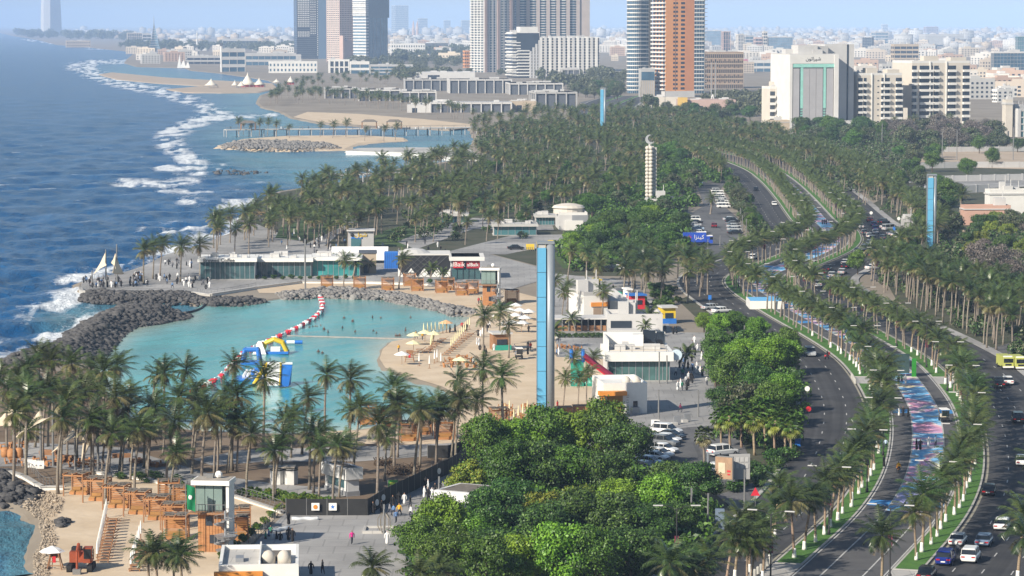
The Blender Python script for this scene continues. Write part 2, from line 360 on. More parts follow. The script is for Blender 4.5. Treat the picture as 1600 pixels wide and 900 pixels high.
def inside(px, py, poly):
    r = np.zeros(px.shape, bool); n = len(poly)
    for i in range(n):
        (x1, y1), (x2, y2) = poly[i], poly[(i + 1) % n]
        c = ((y1 > py) != (y2 > py)) & (px < (x2 - x1) * (py - y1) / (y2 - y1 + 1e-9) + x1); r ^= c
    return r
def GA(px, py, z=0.0):
    u, v = (px - 800.0) / FPX, (450.0 - py) / FPX
    dy, dz = _cp + v * _sp, -_sp + v * _cp; t = (z - CAM_H) / dz
    return u * t, dy * t
def grid_mesh(name, X, Y, Z, attrs, m, keep=None):
    nr, nc = X.shape
    co = np.stack([X, Y, Z], -1).reshape(-1, 3)
    idx = np.arange(nr * nc).reshape(nr, nc)
    f = np.stack([idx[:-1, :-1], idx[:-1, 1:], idx[1:, 1:], idx[1:, :-1]], -1).reshape(-1, 4)
    if keep is not None: f = f[(keep[:-1, :-1] | keep[1:, 1:] | keep[:-1, 1:] | keep[1:, :-1]).reshape(-1)]
    v = co[f[0]]; 
    if np.cross(v[1] - v[0], v[2] - v[0])[2] < 0: f = f[:, ::-1]
    me = bpy.data.meshes.new(name); me.vertices.add(len(co)); me.vertices.foreach_set('co', co.reshape(-1))
    me.loops.add(f.size); me.loops.foreach_set('vertex_index', f.reshape(-1).astype(np.int32))
    me.polygons.add(len(f)); me.polygons.foreach_set('loop_start', np.arange(0, f.size, 4, dtype=np.int32))
    me.polygons.foreach_set('use_smooth', np.ones(len(f), dtype=bool))
    me.update(calc_edges=True); me.validate()
    for k, a in attrs.items():
        at = me.attributes.new(k, 'FLOAT', 'POINT'); at.data.foreach_set('value', a.reshape(-1).astype(np.float32))
    me.materials.append(m); return obj(name, me)

def water_material(name, deep, shallow, rough, bump_scale, bump_str, spec):
    m = bpy.data.materials.new(name); m.use_nodes = True; t = m.node_tree; N = t.nodes; L = t.links; b = N['Principled BSDF']
    b.inputs['Roughness'].default_value = rough; b.inputs['IOR'].default_value = 1.33; b.inputs['Specular IOR Level'].default_value = spec
    geo = N.new('ShaderNodeNewGeometry')
    fo = N.new('ShaderNodeAttribute'); fo.attribute_name = 'foam'; sh = N.new('ShaderNodeAttribute'); sh.attribute_name = 'shallow'
    m1 = N.new('ShaderNodeMix'); m1.data_type = 'RGBA'; m1.inputs[6].default_value = (*deep, 1); m1.inputs[7].default_value = (*shallow, 1)
    L.new(sh.outputs['Fac'], m1.inputs[0])
    nv = N.new('ShaderNodeTexNoise'); nv.inputs['Scale'].default_value = 0.03; nv.inputs['Detail'].default_value = 6; L.new(geo.outputs['Position'], nv.inputs['Vector'])
    mv = N.new('ShaderNodeMapRange'); mv.inputs[1].default_value = 0.3; mv.inputs[2].default_value = 0.7; mv.inputs[3].default_value = 0.75; mv.inputs[4].default_value = 1.2
    L.new(nv.outputs['Fac'], mv.inputs[0])
    m3 = N.new('ShaderNodeMix'); m3.data_type = 'RGBA'; m3.blend_type = 'MULTIPLY'; m3.inputs[0].default_value = 1
    L.new(m1.outputs[2], m3.inputs[6]); L.new(mv.outputs[0], m3.inputs[7])
    n1 = N.new('ShaderNodeTexNoise'); n1.inputs['Scale'].default_value = 0.45; n1.inputs['Detail'].default_value = 6; n1.inputs['Roughness'].default_value = 0.75
    L.new(geo.outputs['Position'], n1.inputs['Vector'])
    ad = N.new('ShaderNodeMath'); ad.operation = 'ADD'; L.new(fo.outputs['Fac'], ad.inputs[0]); L.new(n1.outputs['Fac'], ad.inputs[1])
    mr = N.new('ShaderNodeMapRange'); mr.inputs[1].default_value = 0.78; mr.inputs[2].default_value = 1.26; L.new(ad.outputs[0], mr.inputs[0])
    m2 = N.new('ShaderNodeMix'); m2.data_type = 'RGBA'; m2.inputs[7].default_value = (0.80, 0.83, 0.85, 1)
    L.new(mr.outputs[0], m2.inputs[0]); L.new(m3.outputs[2], m2.inputs[6]); L.new(m2.outputs[2], b.inputs['Base Color'])
    rr = N.new('ShaderNodeMapRange'); rr.inputs[3].default_value = rough; rr.inputs[4].default_value = 0.9; L.new(mr.outputs[0], rr.inputs[0]); L.new(rr.outputs[0], b.inputs['Roughness'])
    nb = N.new('ShaderNodeTexNoise'); nb.inputs['Scale'].default_value = bump_scale; nb.inputs['Detail'].default_value = 5; nb.inputs['Roughness'].default_value = 0.7
    mp = N.new('ShaderNodeMapping'); mp.inputs['Rotation'].default_value = (0, 0, R(25)); mp.inputs['Scale'].default_value = (1.5, 0.6, 1)
    L.new(geo.outputs['Position'], mp.inputs['Vector']); L.new(mp.outputs[0], nb.inputs['Vector'])
    bp = N.new('ShaderNodeBump'); bp.inputs['Strength'].default_value = bump_str; bp.inputs['Distance'].default_value = 1.0
    L.new(nb.outputs['Fac'], bp.inputs['Height']); L.new(bp.outputs[0], b.inputs['Normal'])
    return m
m_sea = water_material('sea_water', (0.003, 0.076, 0.215), (0.07, 0.20, 0.27), 0.2, 0.3, 1.3, .10)
m_lag = water_material('lagoon_water', (0.055, 0.33, 0.34), (0.42, 0.47, 0.38), 0.14, 0.8, 0.12, .35)

# ------------------------------------------------------------------ sea with real waves
rows = np.concatenate([np.arange(46.0, 120, 0.9), np.arange(120, 300, 1.3), np.arange(300, 905, 1.9)])
cols = np.arange(-420, 800, 2.4)
PX, PY = np.meshgrid(cols, rows)
X, Y = GA(PX, PY, -0.7)
D = Y
Z = np.zeros_like(X)
wind = math.radians(-12)                               # waves run to the right and a little towards the camera
for k in range(48):
    lam = 4.5 * (1.05 ** k) * rng.uniform(.85, 1.15)
    a = wind + rng.normal(0, 0.8); kx, ky = math.cos(a) * 2 * math.pi / lam, math.sin(a) * 2 * math.pi / lam
    amp = 0.017 * lam ** 0.6
    vis = np.clip(1.6 - D * D / (FPX * CAM_H) * 1.6 / (lam * 0.75), 0, 1)    # leave out what the mesh cannot carry
    ph = kx * X + ky * Y + rng.uniform(0, 6.28)
    Z += amp * vis * (np.sin(ph) + 0.25 * np.sin(2 * ph + 0.6))
zn = Z / (Z.std() + 1e-6)
patch = fbm(X / 160, Y / 220, 3, 5)
cap = np.clip((zn - 0.9) * 0.5, 0, 0.52) * np.clip((patch - 0.42) * 5, 0, 1) * np.clip(fbm(X / 9, Y / 14, 3, 9) * 2 - 0.55, 0, 1)
surf = np.zeros_like(X)
def surf_line(pts, wpx, ky, amt):
    global surf
    d = seg_dist(PX + 14 * (fbm(X / 60, Y / 90, 3, 3) - .5), PY + 5 * (fbm(X / 45, Y / 60, 3, 4) - .5), pts, ky)
    surf = np.maximum(surf, amt * np.clip(1.5 - d / (1.45 * wpx), 0, 1))
surf_line([(122, 104), (140, 112), (160, 122), (200, 133), (240, 141), (275, 150), (305, 160), (330, 172), (345, 180), (300, 193), (268, 208), (262, 222), (278, 238), (300, 255), (310, 268)], 17, 3.2, 0.62)
surf_line([(300, 192), (350, 184), (420, 181)], 12, 4, 0.6)
surf_line([(130, 103), (150, 97), (195, 96)], 12, 4, 0.62)
surf_line([(190, 285), (250, 287), (300, 283)], 16, 4, 0.66)
surf_line([(255, 298), (330, 300), (370, 296)], 14, 4, 0.6)
surf_line([(255, 262), (300, 271), (335, 260)], 14, 4, 0.6)
surf_line([(300, 312), (345, 320), (395, 318), (400, 330)], 18, 3, 0.64)
surf_line([(250, 362), (300, 352), (350, 348), (400, 340)], 22, 3, 0.66)
surf_line([(290, 385), (320, 374), (370, 362)], 20, 3, 0.66)
surf_line([(110, 442), (130, 432), (200, 418), (250, 400), (290, 388)], 20, 2.5, 0.60)
surf_line([(40, 548), (90, 512), (130, 490), (180, 472), (120, 470), (60, 500)], 34, 1.8, 0.62)
surf_line([(-40, 560), (20, 552), (60, 540)], 26, 2, 0.62)
surf_line([(40, 62), (85, 68), (135, 73)], 6, 8, 0.6); surf_line([(140, 76), (190, 78)], 6, 8, 0.5)
streak = fbm(X / 5.5 + fbm(X / 40, Y / 60, 2, 8) * 4, Y / 20 + fbm(X / 30, Y / 40, 2, 6) * 2, 5, 2)
surf = surf * np.clip((streak - 0.3) * 4.2, 0, 1.2)
foam = np.clip(np.maximum(cap, surf), 0, 0.7)
reef = [(345, 182), (300, 200), (300, 240), (330, 265), (330, 300), (390, 318), (420, 300), (560, 275), (745, 240), (740, 205), (560, 200)]
shal = np.clip(1.15 - seg_dist(PX, PY, [(450, 190), (400, 215), (420, 245), (480, 260), (560, 245), (700, 225)], 2.6) / 120, 0, 1)
shal = np.maximum(shal, 0.8 * np.clip(1.2 - seg_dist(PX, PY, [(200, 112), (300, 125), (400, 150), (380, 170)], 4) / 70, 0, 1))
shal = np.maximum(shal, 0.85 * np.clip(1.2 - seg_dist(PX, PY, [(100, 500), (150, 480), (300, 478)], 2) / 60, 0, 1))
shal = np.maximum(shal, 1.0 * np.clip(1.25 - seg_dist(PX, PY, [(-40, 830), (50, 840), (40, 900)], 1) / 60, 0, 1))
shal = np.clip(shal * (0.55 + 0.9 * fbm(X / 40, Y / 80, 4, 12)), 0, 1)
calm = np.clip(seg_dist(PX, PY, [(430, 200), (520, 250), (700, 225)], 2) / 120, 0.3, 1)
calm = np.minimum(calm, np.where(PY > 700, 0.4, 1)); calm = np.minimum(calm, np.where((PX > 180) & (PY > 460) & (PY < 500), 0.3, 1))
Z = -0.75 + Z * calm + 0.55 * np.clip(surf - .4, 0, 1)
Z = np.minimum(Z, -0.12)
lag_px = [(300, 490), (322, 472), (420, 465), (500, 458), (640, 465), (760, 490), (760, 640), (690, 675), (450, 690), (160, 680), (110, 600), (160, 545), (200, 515), (240, 503)]
Z = np.where(inside(PX, PY, lag_px), -2.2, Z)
sea = grid_mesh('sea', X, Y, Z, {'foam': foam, 'shallow': shal}, m_sea); structure(sea, 'deep blue wind-ruffled sea with breaking surf')
b = MB(); b.quad((-33000, -300, -2.6), (9000, -300, -2.6), (9000, 60000, -2.6), (-33000, 60000, -2.6))
deep = b.build('sea', m_sea); structure(deep, 'open sea beyond the surf')

# ------------------------------------------------------------------ turquoise lagoon
lag_px = [(300, 490), (322, 472), (420, 465), (500, 458), (640, 465), (760, 490), (760, 640), (690, 675), (450, 690), (160, 680), (110, 600), (160, 545), (200, 515), (240, 503)]
shore = [(742, 492), (712, 512), (680, 521), (640, 529), (612, 534), (598, 546), (593, 561), (602, 575), (640, 589), (690, 604), (735, 626), (700, 648), (560, 672), (450, 678), (300, 672), (190, 650), (150, 575), (165, 550), (195, 520), (245, 503), (298, 494)]
cols = np.arange(110, 765, 3.0); rows = np.arange(456, 694, 2.2)
PX, PY = np.meshgrid(cols, rows); X, Y = GA(PX, PY, -0.35)
Z = np.zeros_like(X)
for k in range(16):
    lam = 2.2 * 1.13 ** k; a = wind + rng.normal(0, .6)
    Z += 0.0035 * lam * np.sin((math.cos(a) * X + math.sin(a) * Y) * 6.283 / lam + rng.uniform(0, 6.28)) * np.clip(lam / 3.5 - .2, 0, 1)
d = seg_dist(PX, PY, shore, 1.9)
sh = np.clip(1 - d / 52, 0, 1) ** 1.6 * 0.95
sh = np.maximum(sh, 0.45 * np.clip(1 - seg_dist(PX, PY, [(320, 474), (440, 466), (500, 462), (600, 466), (700, 486)], 2.0) / 40, 0, 1))
sh = np.clip(sh + 0.22 * np.clip(fbm(X / 45, Y / 70, 3, 33) - .42, 0, 1) + 0.35 * (fbm(X / 18, Y / 30, 4, 21) - .5) * np.clip(sh * 3 + .35, 0, 1), 0, 1)
edge = np.clip(1 - d / 5, 0, 1) * 0.22
lag = grid_mesh('lagoon_water', X, Y, Z - 0.35, {'foam': edge, 'shallow': sh}, m_lag, inside(PX, PY, lag_px)); structure(lag, 'calm turquoise lagoon water inside the breakwater')

# ------------------------------------------------------------------ boulders
def boulder(seed):
    r_ = random.Random(seed); bm = bmesh.new(); bmesh.ops.create_icosphere(bm, subdivisions=1, radius=1)
    for v in bm.verts:
        v.co *= r_.uniform(0.72, 1.15)
        for ax in range(3): v.co[ax] = max(-.75, min(.75, v.co[ax]))
    vs = np.array([v.co[:] for v in bm.verts]); fs = np.array([[v.index for v in f.verts] for f in bm.faces]); bm.free(); return vs, fs
BOULD = [boulder(i) for i in range(7)]
def merge_instances(name, parts, insts, m, smooth=False):
    """parts: list of (verts, faces); insts: (kind, x, y, z, rz, sx, sy, sz) -> one mesh"""
    V, F, o = [], [], 0
    for k, x, y, z, rz, sx, sy, sz in insts:
        v, f = parts[k]; ca, sa = math.cos(rz), math.sin(rz)
        q = v * (sx, sy, sz); V.append(np.stack([q[:, 0] * ca - q[:, 1] * sa + x, q[:, 0] * sa + q[:, 1] * ca + y, q[:, 2] + z], 1)); F.append(f + o); o += len(v)
    V = np.concatenate(V); F = np.concatenate(F); n = F.shape[1]
    me = bpy.data.meshes.new(name); me.vertices.add(len(V)); me.vertices.foreach_set('co', V.reshape(-1))
    me.loops.add(F.size); me.loops.foreach_set('vertex_index', F.reshape(-1).astype(np.int32))
    me.polygons.add(len(F)); me.polygons.foreach_set('loop_start', np.arange(0, F.size, n, dtype=np.int32))
    if smooth: me.polygons.foreach_set('use_smooth', np.ones(len(F), dtype=bool))
    me.update(calc_edges=True)
    for q in (m if isinstance(m, list) else [m]): me.materials.append(q)
    return me
def rocks(name, pxpoly, n, size, m, label, crest=1.4, zbase=-0.7):
    poly = [(G(*p).x, G(*p).y) for p in pxpoly]; xs = [p[0] for p in poly]; ys = [p[1] for p in poly]
    closed = poly + poly[:1]
    X_ = rng.uniform(min(xs), max(xs), n * 14); Y_ = rng.uniform(min(ys), max(ys), n * 14)
    k_ = inside(X_, Y_, poly); X_, Y_ = X_[k_][:n], Y_[k_][:n]
    d_ = seg_dist(X_, Y_, closed); s_ = size * rng.lognormal(0, 0.32, len(X_))
    out = [(int(rng.integers(7)), x, y, zbase + min(crest, d * 0.42) + rng.uniform(-.1, .35), rng.uniform(0, 6.28), s, s * rng.uniform(.6, 1), s * rng.uniform(.55, .9)) for x, y, d, s in zip(X_, Y_, d_, s_)]
    o = obj(name, merge_instances(name, BOULD, out, m)); return stuff(o, label, 'boulders')
rocks('breakwater_boulders', [(-30, 572), (30, 553), (62, 546), (88, 532), (122, 507), (158, 488), (205, 484), (262, 487), (300, 491), (297, 496), (252, 503), (212, 510), (196, 521), (181, 537), (166, 552), (150, 566), (60, 575)], 6500, 0.6, m_rock, 'dark boulder breakwater curving round the lagoon', 2.4)
rocks('shore_boulders', [(128, 455), (200, 457), (300, 457), (325, 466), (400, 466), (425, 470), (390, 476), (330, 477), (290, 473), (220, 474), (150, 470), (122, 466)], 2000, 0.52, m_rock, 'dark boulders below the seafront terrace', 1.0)
rocks('lagoon_boulders', [(425, 459), (500, 451), (560, 452), (640, 460), (700, 476), (745, 484), (752, 491), (700, 492), (660, 480), (600, 468), (500, 464), (440, 468)], 3000, 0.46, m_rock2, 'grey boulder bank along the lagoon north shore', 1.0)
rocks('cove_boulders', [(-40, 738), (20, 735), (34, 748), (36, 762), (75, 764), (70, 772), (60, 790), (20, 788), (-40, 789)], 700, 0.62, m_rock, 'dark boulders under the white terrace wall', 1.2)
rocks('cove_shingle', [(36, 766), (76, 770), (100, 782), (96, 800), (80, 812), (90, 845), (76, 875), (80, 910), (54, 910), (52, 870), (66, 845), (60, 812), (36, 790)], 1500, 0.15, mat('pale_rubble', (0.22, 0.18, 0.14), .95, scale=.5, col2=(.46, .38, .29)), 'rubble along the water edge of the near cove', 0.12, -0.1)
rocks('sand_boulders', [(88, 820), (100, 812), (108, 818), (96, 826)], 40, 0.5, m_rock, 'small heap of dark rocks on the near sand', 0.4, 0.0)
rocks('spit_boulders', [(343, 227), (380, 221), (440, 222), (520, 226), (538, 232), (470, 236), (400, 235), (350, 232)], 1700, .75, m_rock2, 'boulder edge of the sandy spit in the bay', 1.6)
rocks('reef_rocks', [(330, 266), (360, 262), (420, 268), (400, 272), (340, 270)], 70, 0.7, m_rock, 'low rocks awash on the reef flat', 0.0, -0.7)
rocks('platform_boulders', [(374, 342), (390, 338), (420, 340), (430, 348), (390, 347), (372, 346)], 200, 0.9, m_rock, 'dark boulders below the round viewing platform', 1.0)

# ================================================================== THE BOULEVARD: two carriageways and an art promenade between palm verges
CL = [(1262, 945), (1313, 900), (1347, 865), (1377, 837), (1404, 807), (1421, 782), (1434, 757), (1442, 732), (1446, 705), (1446, 672), (1438, 635), (1414, 597), (1388, 568), (1354, 544), (1308, 518), (1266, 496), (1228, 474), (1198, 455),
      (1186, 440), (1194, 430), (1222, 417), (1258, 403), (1286, 390), (1300, 374), (1292, 355), (1279, 345), (1250, 311), (1224, 285), (1198, 267), (1166, 254), (1130, 244), (1088, 234), (1040, 224), (996, 213), (960, 201), (938, 187), (940, 172), (958, 160), (985, 150)]
CW = [p.to_2d() for p in smooth_path([G(*p) for p in CL], 7)]
# even the spacing out to about 4 m
_d = [0.0]
for a, b in zip(CW, CW[1:]): _d.append(_d[-1] + (b - a).length)
LEN = _d[-1]; NS = int(LEN / 4.0)
_dx = np.interp(np.linspace(0, LEN, NS + 1), _d, [p.x for p in CW]); _dy = np.interp(np.linspace(0, LEN, NS + 1), _d, [p.y for p in CW])
for _ in range(6):
    _dx[1:-1] = (_dx[:-2] + 2 * _dx[1:-1] + _dx[2:]) / 4; _dy[1:-1] = (_dy[:-2] + 2 * _dy[1:-1] + _dy[2:]) / 4
CP = [Vector((x, y)) for x, y in zip(_dx, _dy)]
TN = [(CP[min(i + 1, NS)] - CP[max(i - 1, 0)]).normalized() for i in range(NS + 1)]
def road_pt(v, off, z=0.0):                          # v metres along from the near end, off metres to the right
    t = max(0, min(NS - 1e-4, v / LEN * NS)); i = int(t); f = t - i
    p = CP[i].lerp(CP[i + 1], f); d = TN[i].lerp(TN[i + 1], f).normalized()
    return Vector((p.x + d.y * off, p.y - d.x * off, z)), math.atan2(d.y, d.x)
def band(name, o0, o1, z, m, v0=0, v1=None, label=None, side=0.0, step=4.0, parent=None):
    v1 = LEN if v1 is None else v1; n = max(1, int((v1 - v0) / step))
    vs, uv = [], []
    for i in range(n + 1):
        v = v0 + (v1 - v0) * i / n
        a, _ = road_pt(v, o0, z); b_, _ = road_pt(v, o1, z); vs += [a, b_]
    fs = [(2 * i, 2 * i + 1, 2 * i + 3, 2 * i + 2) for i in range(n)]
    if side:
        k = len(vs); vs += [Vector((p.x, p.y, z - side)) for p in vs]
        for i in range(n):
            fs += [(2 * i, 2 * i + 2, 2 * i + 2 + k, 2 * i + k), (2 * i + 1, 2 * i + 1 + k, 2 * i + 3 + k, 2 * i + 3)]
        fs += [(1, 0, k, k + 1), (2 * n, 2 * n + 1, 2 * n + 1 + k, 2 * n + k)]
    b = MB(); b.add(vs, fs); me = b.mesh(name, m)
    ul = me.uv_layers.new(name='uv'); co = {}
    for lp in me.loops:
        i = lp.vertex_index % (2 * n + 2); ul.data[lp.index].uv = ((o0 if i % 2 == 0 else o1), v0 + (v1 - v0) * (i // 2) / n)
    o = obj(name, me, parent)
    if parent is None: structure(o, label)
    return o
HP, VW, CWID = 5.15, 3.4, 10.8                       # half promenade, verge, carriageway
band('road', -HP - VW - CWID, -HP - VW, 0.12, m_asph, label='left carriageway of the palm boulevard')
band('road', HP + VW, HP + VW + CWID + 2.4, 0.125, m_asph, label='right carriageway of the palm boulevard')
band('pavement', HP + VW + CWID + 2.4, HP + VW + CWID + 4.4, 0.22, m_pave, label='pavement along the right carriageway', side=0.15)
band('pavement', -HP - VW - CWID - .6, -HP - VW - CWID, 0.24, m_kerb, label='kerb strip along the left carriageway', side=0.15)
band('path', -HP, HP, 0.16, mat('promenade_asphalt', (0.075, 0.073, 0.075), 0.85, scale=0.2, col2=(0.11, 0.108, 0.108)), label='asphalt promenade between the palm verges')
# promenade painting: broad bands of blue, pink, ochre and white brush work across the walk
ma = bpy.data.materials.new('promenade_painting'); ma.use_nodes = True; t = ma.node_tree; N = t.nodes; L = t.links; bs = N['Principled BSDF']; bs.inputs['Roughness'].default_value = 0.8
uvn = N.new('ShaderNodeUVMap'); uvn.uv_map = 'uv'
mp = N.new('ShaderNodeMapping'); mp.inputs['Scale'].default_value = (0.07, 0.075, 1); L.new(uvn.outputs[0], mp.inputs[0])
n1 = N.new('ShaderNodeTexNoise'); n1.inputs['Scale'].default_value = 1.0; n1.inputs['Detail'].default_value = 3; n1.inputs['Distortion'].default_value = 0.7; L.new(mp.outputs[0], n1.inputs['Vector'])
cr = N.new('ShaderNodeValToRGB'); L.new(n1.outputs['Fac'], cr.inputs[0]); e = cr.color_ramp; e.interpolation = 'LINEAR'
stops = [(0.34, srgb(150, 150, 190)), (0.385, srgb(200, 180, 130)), (0.42, srgb(150, 190, 215)), (0.45, srgb(95, 160, 205)), (0.50, srgb(120, 180, 215)), (0.525, srgb(215, 205, 205)), (0.55, srgb(205, 140, 160)), (0.585, srgb(185, 150, 185)), (0.62, srgb(210, 200, 175)), (0.66, srgb(110, 165, 205))]
while len(e.elements) < len(stops): e.elements.new(0.5)
for el, (p, c) in zip(e.elements, stops): el.position = p; el.color = (*c, 1)
mp2 = N.new('ShaderNodeMapping'); mp2.inputs['Scale'].default_value = (0.9, 2.4, 1); L.new(uvn.outputs[0], mp2.inputs[0])
n2 = N.new('ShaderNodeTexNoise'); n2.inputs['Scale'].default_value = 1.0; n2.inputs['Detail'].default_value = 5; L.new(mp2.outputs[0], n2.inputs['Vector'])
mr = N.new('ShaderNodeMapRange'); mr.inputs[1].default_value = 0.35; mr.inputs[2].default_value = 0.7; mr.inputs[3].default_value = 1.05; mr.inputs[4].default_value = 1.4; L.new(n2.outputs['Fac'], mr.inputs[0])
mm = N.new('ShaderNodeMix'); mm.data_type = 'RGBA'; mm.blend_type = 'MULTIPLY'; mm.inputs[0].default_value = 1; L.new(cr.outputs[0], mm.inputs[6]); L.new(mr.outputs[0], mm.inputs[7]); L.new(mm.outputs[2], bs.inputs['Base Color'])
V_END = 900
band('path', -1.85, 2.55, 0.18, ma, 62, V_END, label='painted art strip in blue, pink and ochre along the promenade')
blue = mat('blue_paint', srgb(60, 130, 190), 0.8, scale=0.8, var=0.25)
for v in (66, 158, 232, 300, 372, 440): band('path', -HP + .3, -1.9, 0.185, blue, v, v + 4.5, 'pale blue painted band crossing the promenade asphalt', step=2); 
for v in (66, 158, 232): band('path', 2.65, HP - .3, 0.185, blue, v, v + 4.5, 'pale blue painted band on the right half of the promenade', step=2)
# verges with kerbs, broken by crossings
crossings = [(8, 22), (196, 206), (330, 338)]
def verge(off0, off1, lab):
    edges = [0] + [x for c in crossings for x in c] + [LEN]
    for i in range(0, len(edges), 2):
        a, b_ = edges[i], edges[i + 1]
        if b_ - a < 3: continue
        k = band('kerb', off0, off1, 0.27, m_kerb, a, b_, 'kerb of the %s' % lab, side=0.16)
        band('lawn', off0 + .28, off1 - .28, 0.285, m_grass, a + .3, b_ - .3, 'mown grass of the %s' % lab)
    for a, b_ in crossings: band('pavement', off0, off1, 0.2, m_pave2, a, b_, 'paved gap in the %s' % lab)
verge(-HP - VW, -HP, 'verge left of the art promenade'); verge(HP, HP + VW, 'verge right of the art promenade')
# markings
def dashes(off, v0, v1, z, ln=2.4, gap=8.6, wd=0.15):
    b = MB(); v = v0
    while v < v1:
        p, a = road_pt(v, off, z); b.box((p.x, p.y, z), (ln, wd, 0.006), a); v += ln + gap
    return b
def solid(off, v0, v1, z, wd=0.16):
    b = MB(); n = int((v1 - v0) / 5)
    for i in range(n):
        p, _ = road_pt(v0 + 5 * i, off - wd / 2, z); q, _ = road_pt(v0 + 5 * i, off + wd / 2, z); r_, _ = road_pt(v0 + 5 * i + 5, off + wd / 2, z); s_, _ = road_pt(v0 + 5 * i + 5, off - wd / 2, z)
        b.quad(p, q, r_, s_)
    return b
roads = {o['label'][:5]: o for o in COL.objects if o.name.startswith('road') and 'carriageway' in o.get('label', '')}
for key, offs in (('left ', (-HP - VW - 3.5, -HP - VW - 7.0)), ('right', (HP + VW + 3.3, HP + VW + 6.6, HP + VW + 9.9))):
    for of in offs: stuff(dashes(of, 2, 1000, 0.14).build('lane_marking', m_line, roads[key]))
pl = [o for o in COL.objects if o.get('label') == 'asphalt promenade between the palm verges'][0]
for of in (-HP + .25, -1.95, 2.65, HP - .25): stuff(solid(of, 0, 900, 0.19, 0.2).build('edge_line', m_line, pl))
m_yl = mat('kerbside_line', (0.30, 0.28, 0.22), 0.8)
stuff(solid(-HP - VW - .45, 0, 900, 0.14, .3).build('edge_line', m_yl, roads['left '])); stuff(solid(HP + VW + .45, 0, 900, 0.145, .3).build('edge_line', m_yl, roads['right']))
# side road joining from the left with its planted island
sheet('road', [(1165, 760), (1196, 745), (1235, 722), (1262, 700), (1275, 690), (1300, 730), (1262, 800), (1222, 850), (1190, 915), (1095, 915), (1130, 860), (1150, 800), (1120, 775)], 0.11, m_asph2, label='side street joining the left carriageway')
sheet('road', [(1100, 402), (1160, 386), (1175, 400), (1150, 420), (1128, 438), (1120, 460), (1150, 480), (1100, 480), (1085, 455), (1080, 425)], 0.115, m_asph, label='slip road out of the upper parking lot')
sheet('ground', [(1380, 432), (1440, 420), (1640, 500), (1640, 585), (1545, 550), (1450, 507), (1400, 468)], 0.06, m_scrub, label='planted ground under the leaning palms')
sheet('road', [(1548, 545), (1640, 520), (1640, 600), (1585, 585)], 0.115, m_asph2, label='side yard asphalt with the yellow trucks')
sheet('road', [(1370, 395), (1400, 385), (1400, 372), (1380, 352), (1420, 352), (1440, 372), (1420, 400), (1385, 430), (1360, 440)], 0.118, m_asph2, label='lay-by asphalt with parked cars beside the boulevard')

# ================================================================== PALMS AND TREES
m_fr = mat('palm_frond', (0.024, 0.048, 0.012), 0.36, scale=0.9, col2=(0.082, 0.112, 0.028), rand=0.3, spec=0.5)
m_fr2 = mat('palm_frond_olive', (0.085, 0.085, 0.033), 0.42, scale=0.9, col2=(0.20, 0.18, 0.08), rand=0.2)
m_dry = mat('palm_frond_dry', (0.10, 0.075, 0.042), 0.8, scale=0.6, col2=(0.19, 0.145, 0.085), rand=0.15)
m_dfr = mat('date_frond', (0.085, 0.092, 0.05), 0.6, scale=0.5, col2=(0.15, 0.15, 0.09), rand=0.2)
m_trunk = mat('palm_trunk', (0.20, 0.145, 0.095), 0.9, scale=1.5, col2=(0.36, 0.27, 0.19), stretch=(1, 1, 4), rand=0.15)
m_trunk2 = mat('palm_trunk_grey', (0.15, 0.125, 0.10), 0.9, scale=1.5, col2=(0.27, 0.235, 0.19), stretch=(1, 1, 4), rand=0.15)
m_bark = mat('tree_bark', (0.09, 0.065, 0.045), 0.95, scale=1.5, var=0.3)
def leafmat(n, a, b): return mat(n, a, 0.5, scale=0.9, col2=b, rand=0.2, spec=0.35)
m_lf_dark = leafmat('leaf_dark', (0.022, 0.055, 0.014), (0.065, 0.125, 0.03))
m_lf_mid = leafmat('leaf_mid', (0.035, 0.09, 0.010), (0.11, 0.205, 0.024))
m_lf_light = leafmat('leaf_bright', (0.07, 0.165, 0.010), (0.21, 0.35, 0.03))
m_lf_yel = leafmat('leaf_yellow_green', (0.10, 0.14, 0.015), (0.24, 0.27, 0.035))
m_lf_grey = leafmat('twig_grey', (0.10, 0.085, 0.072), (0.185, 0.16, 0.14))
m_lf_dusty = leafmat('leaf_dusty', (0.055, 0.070, 0.035), (0.11, 0.12, 0.062))

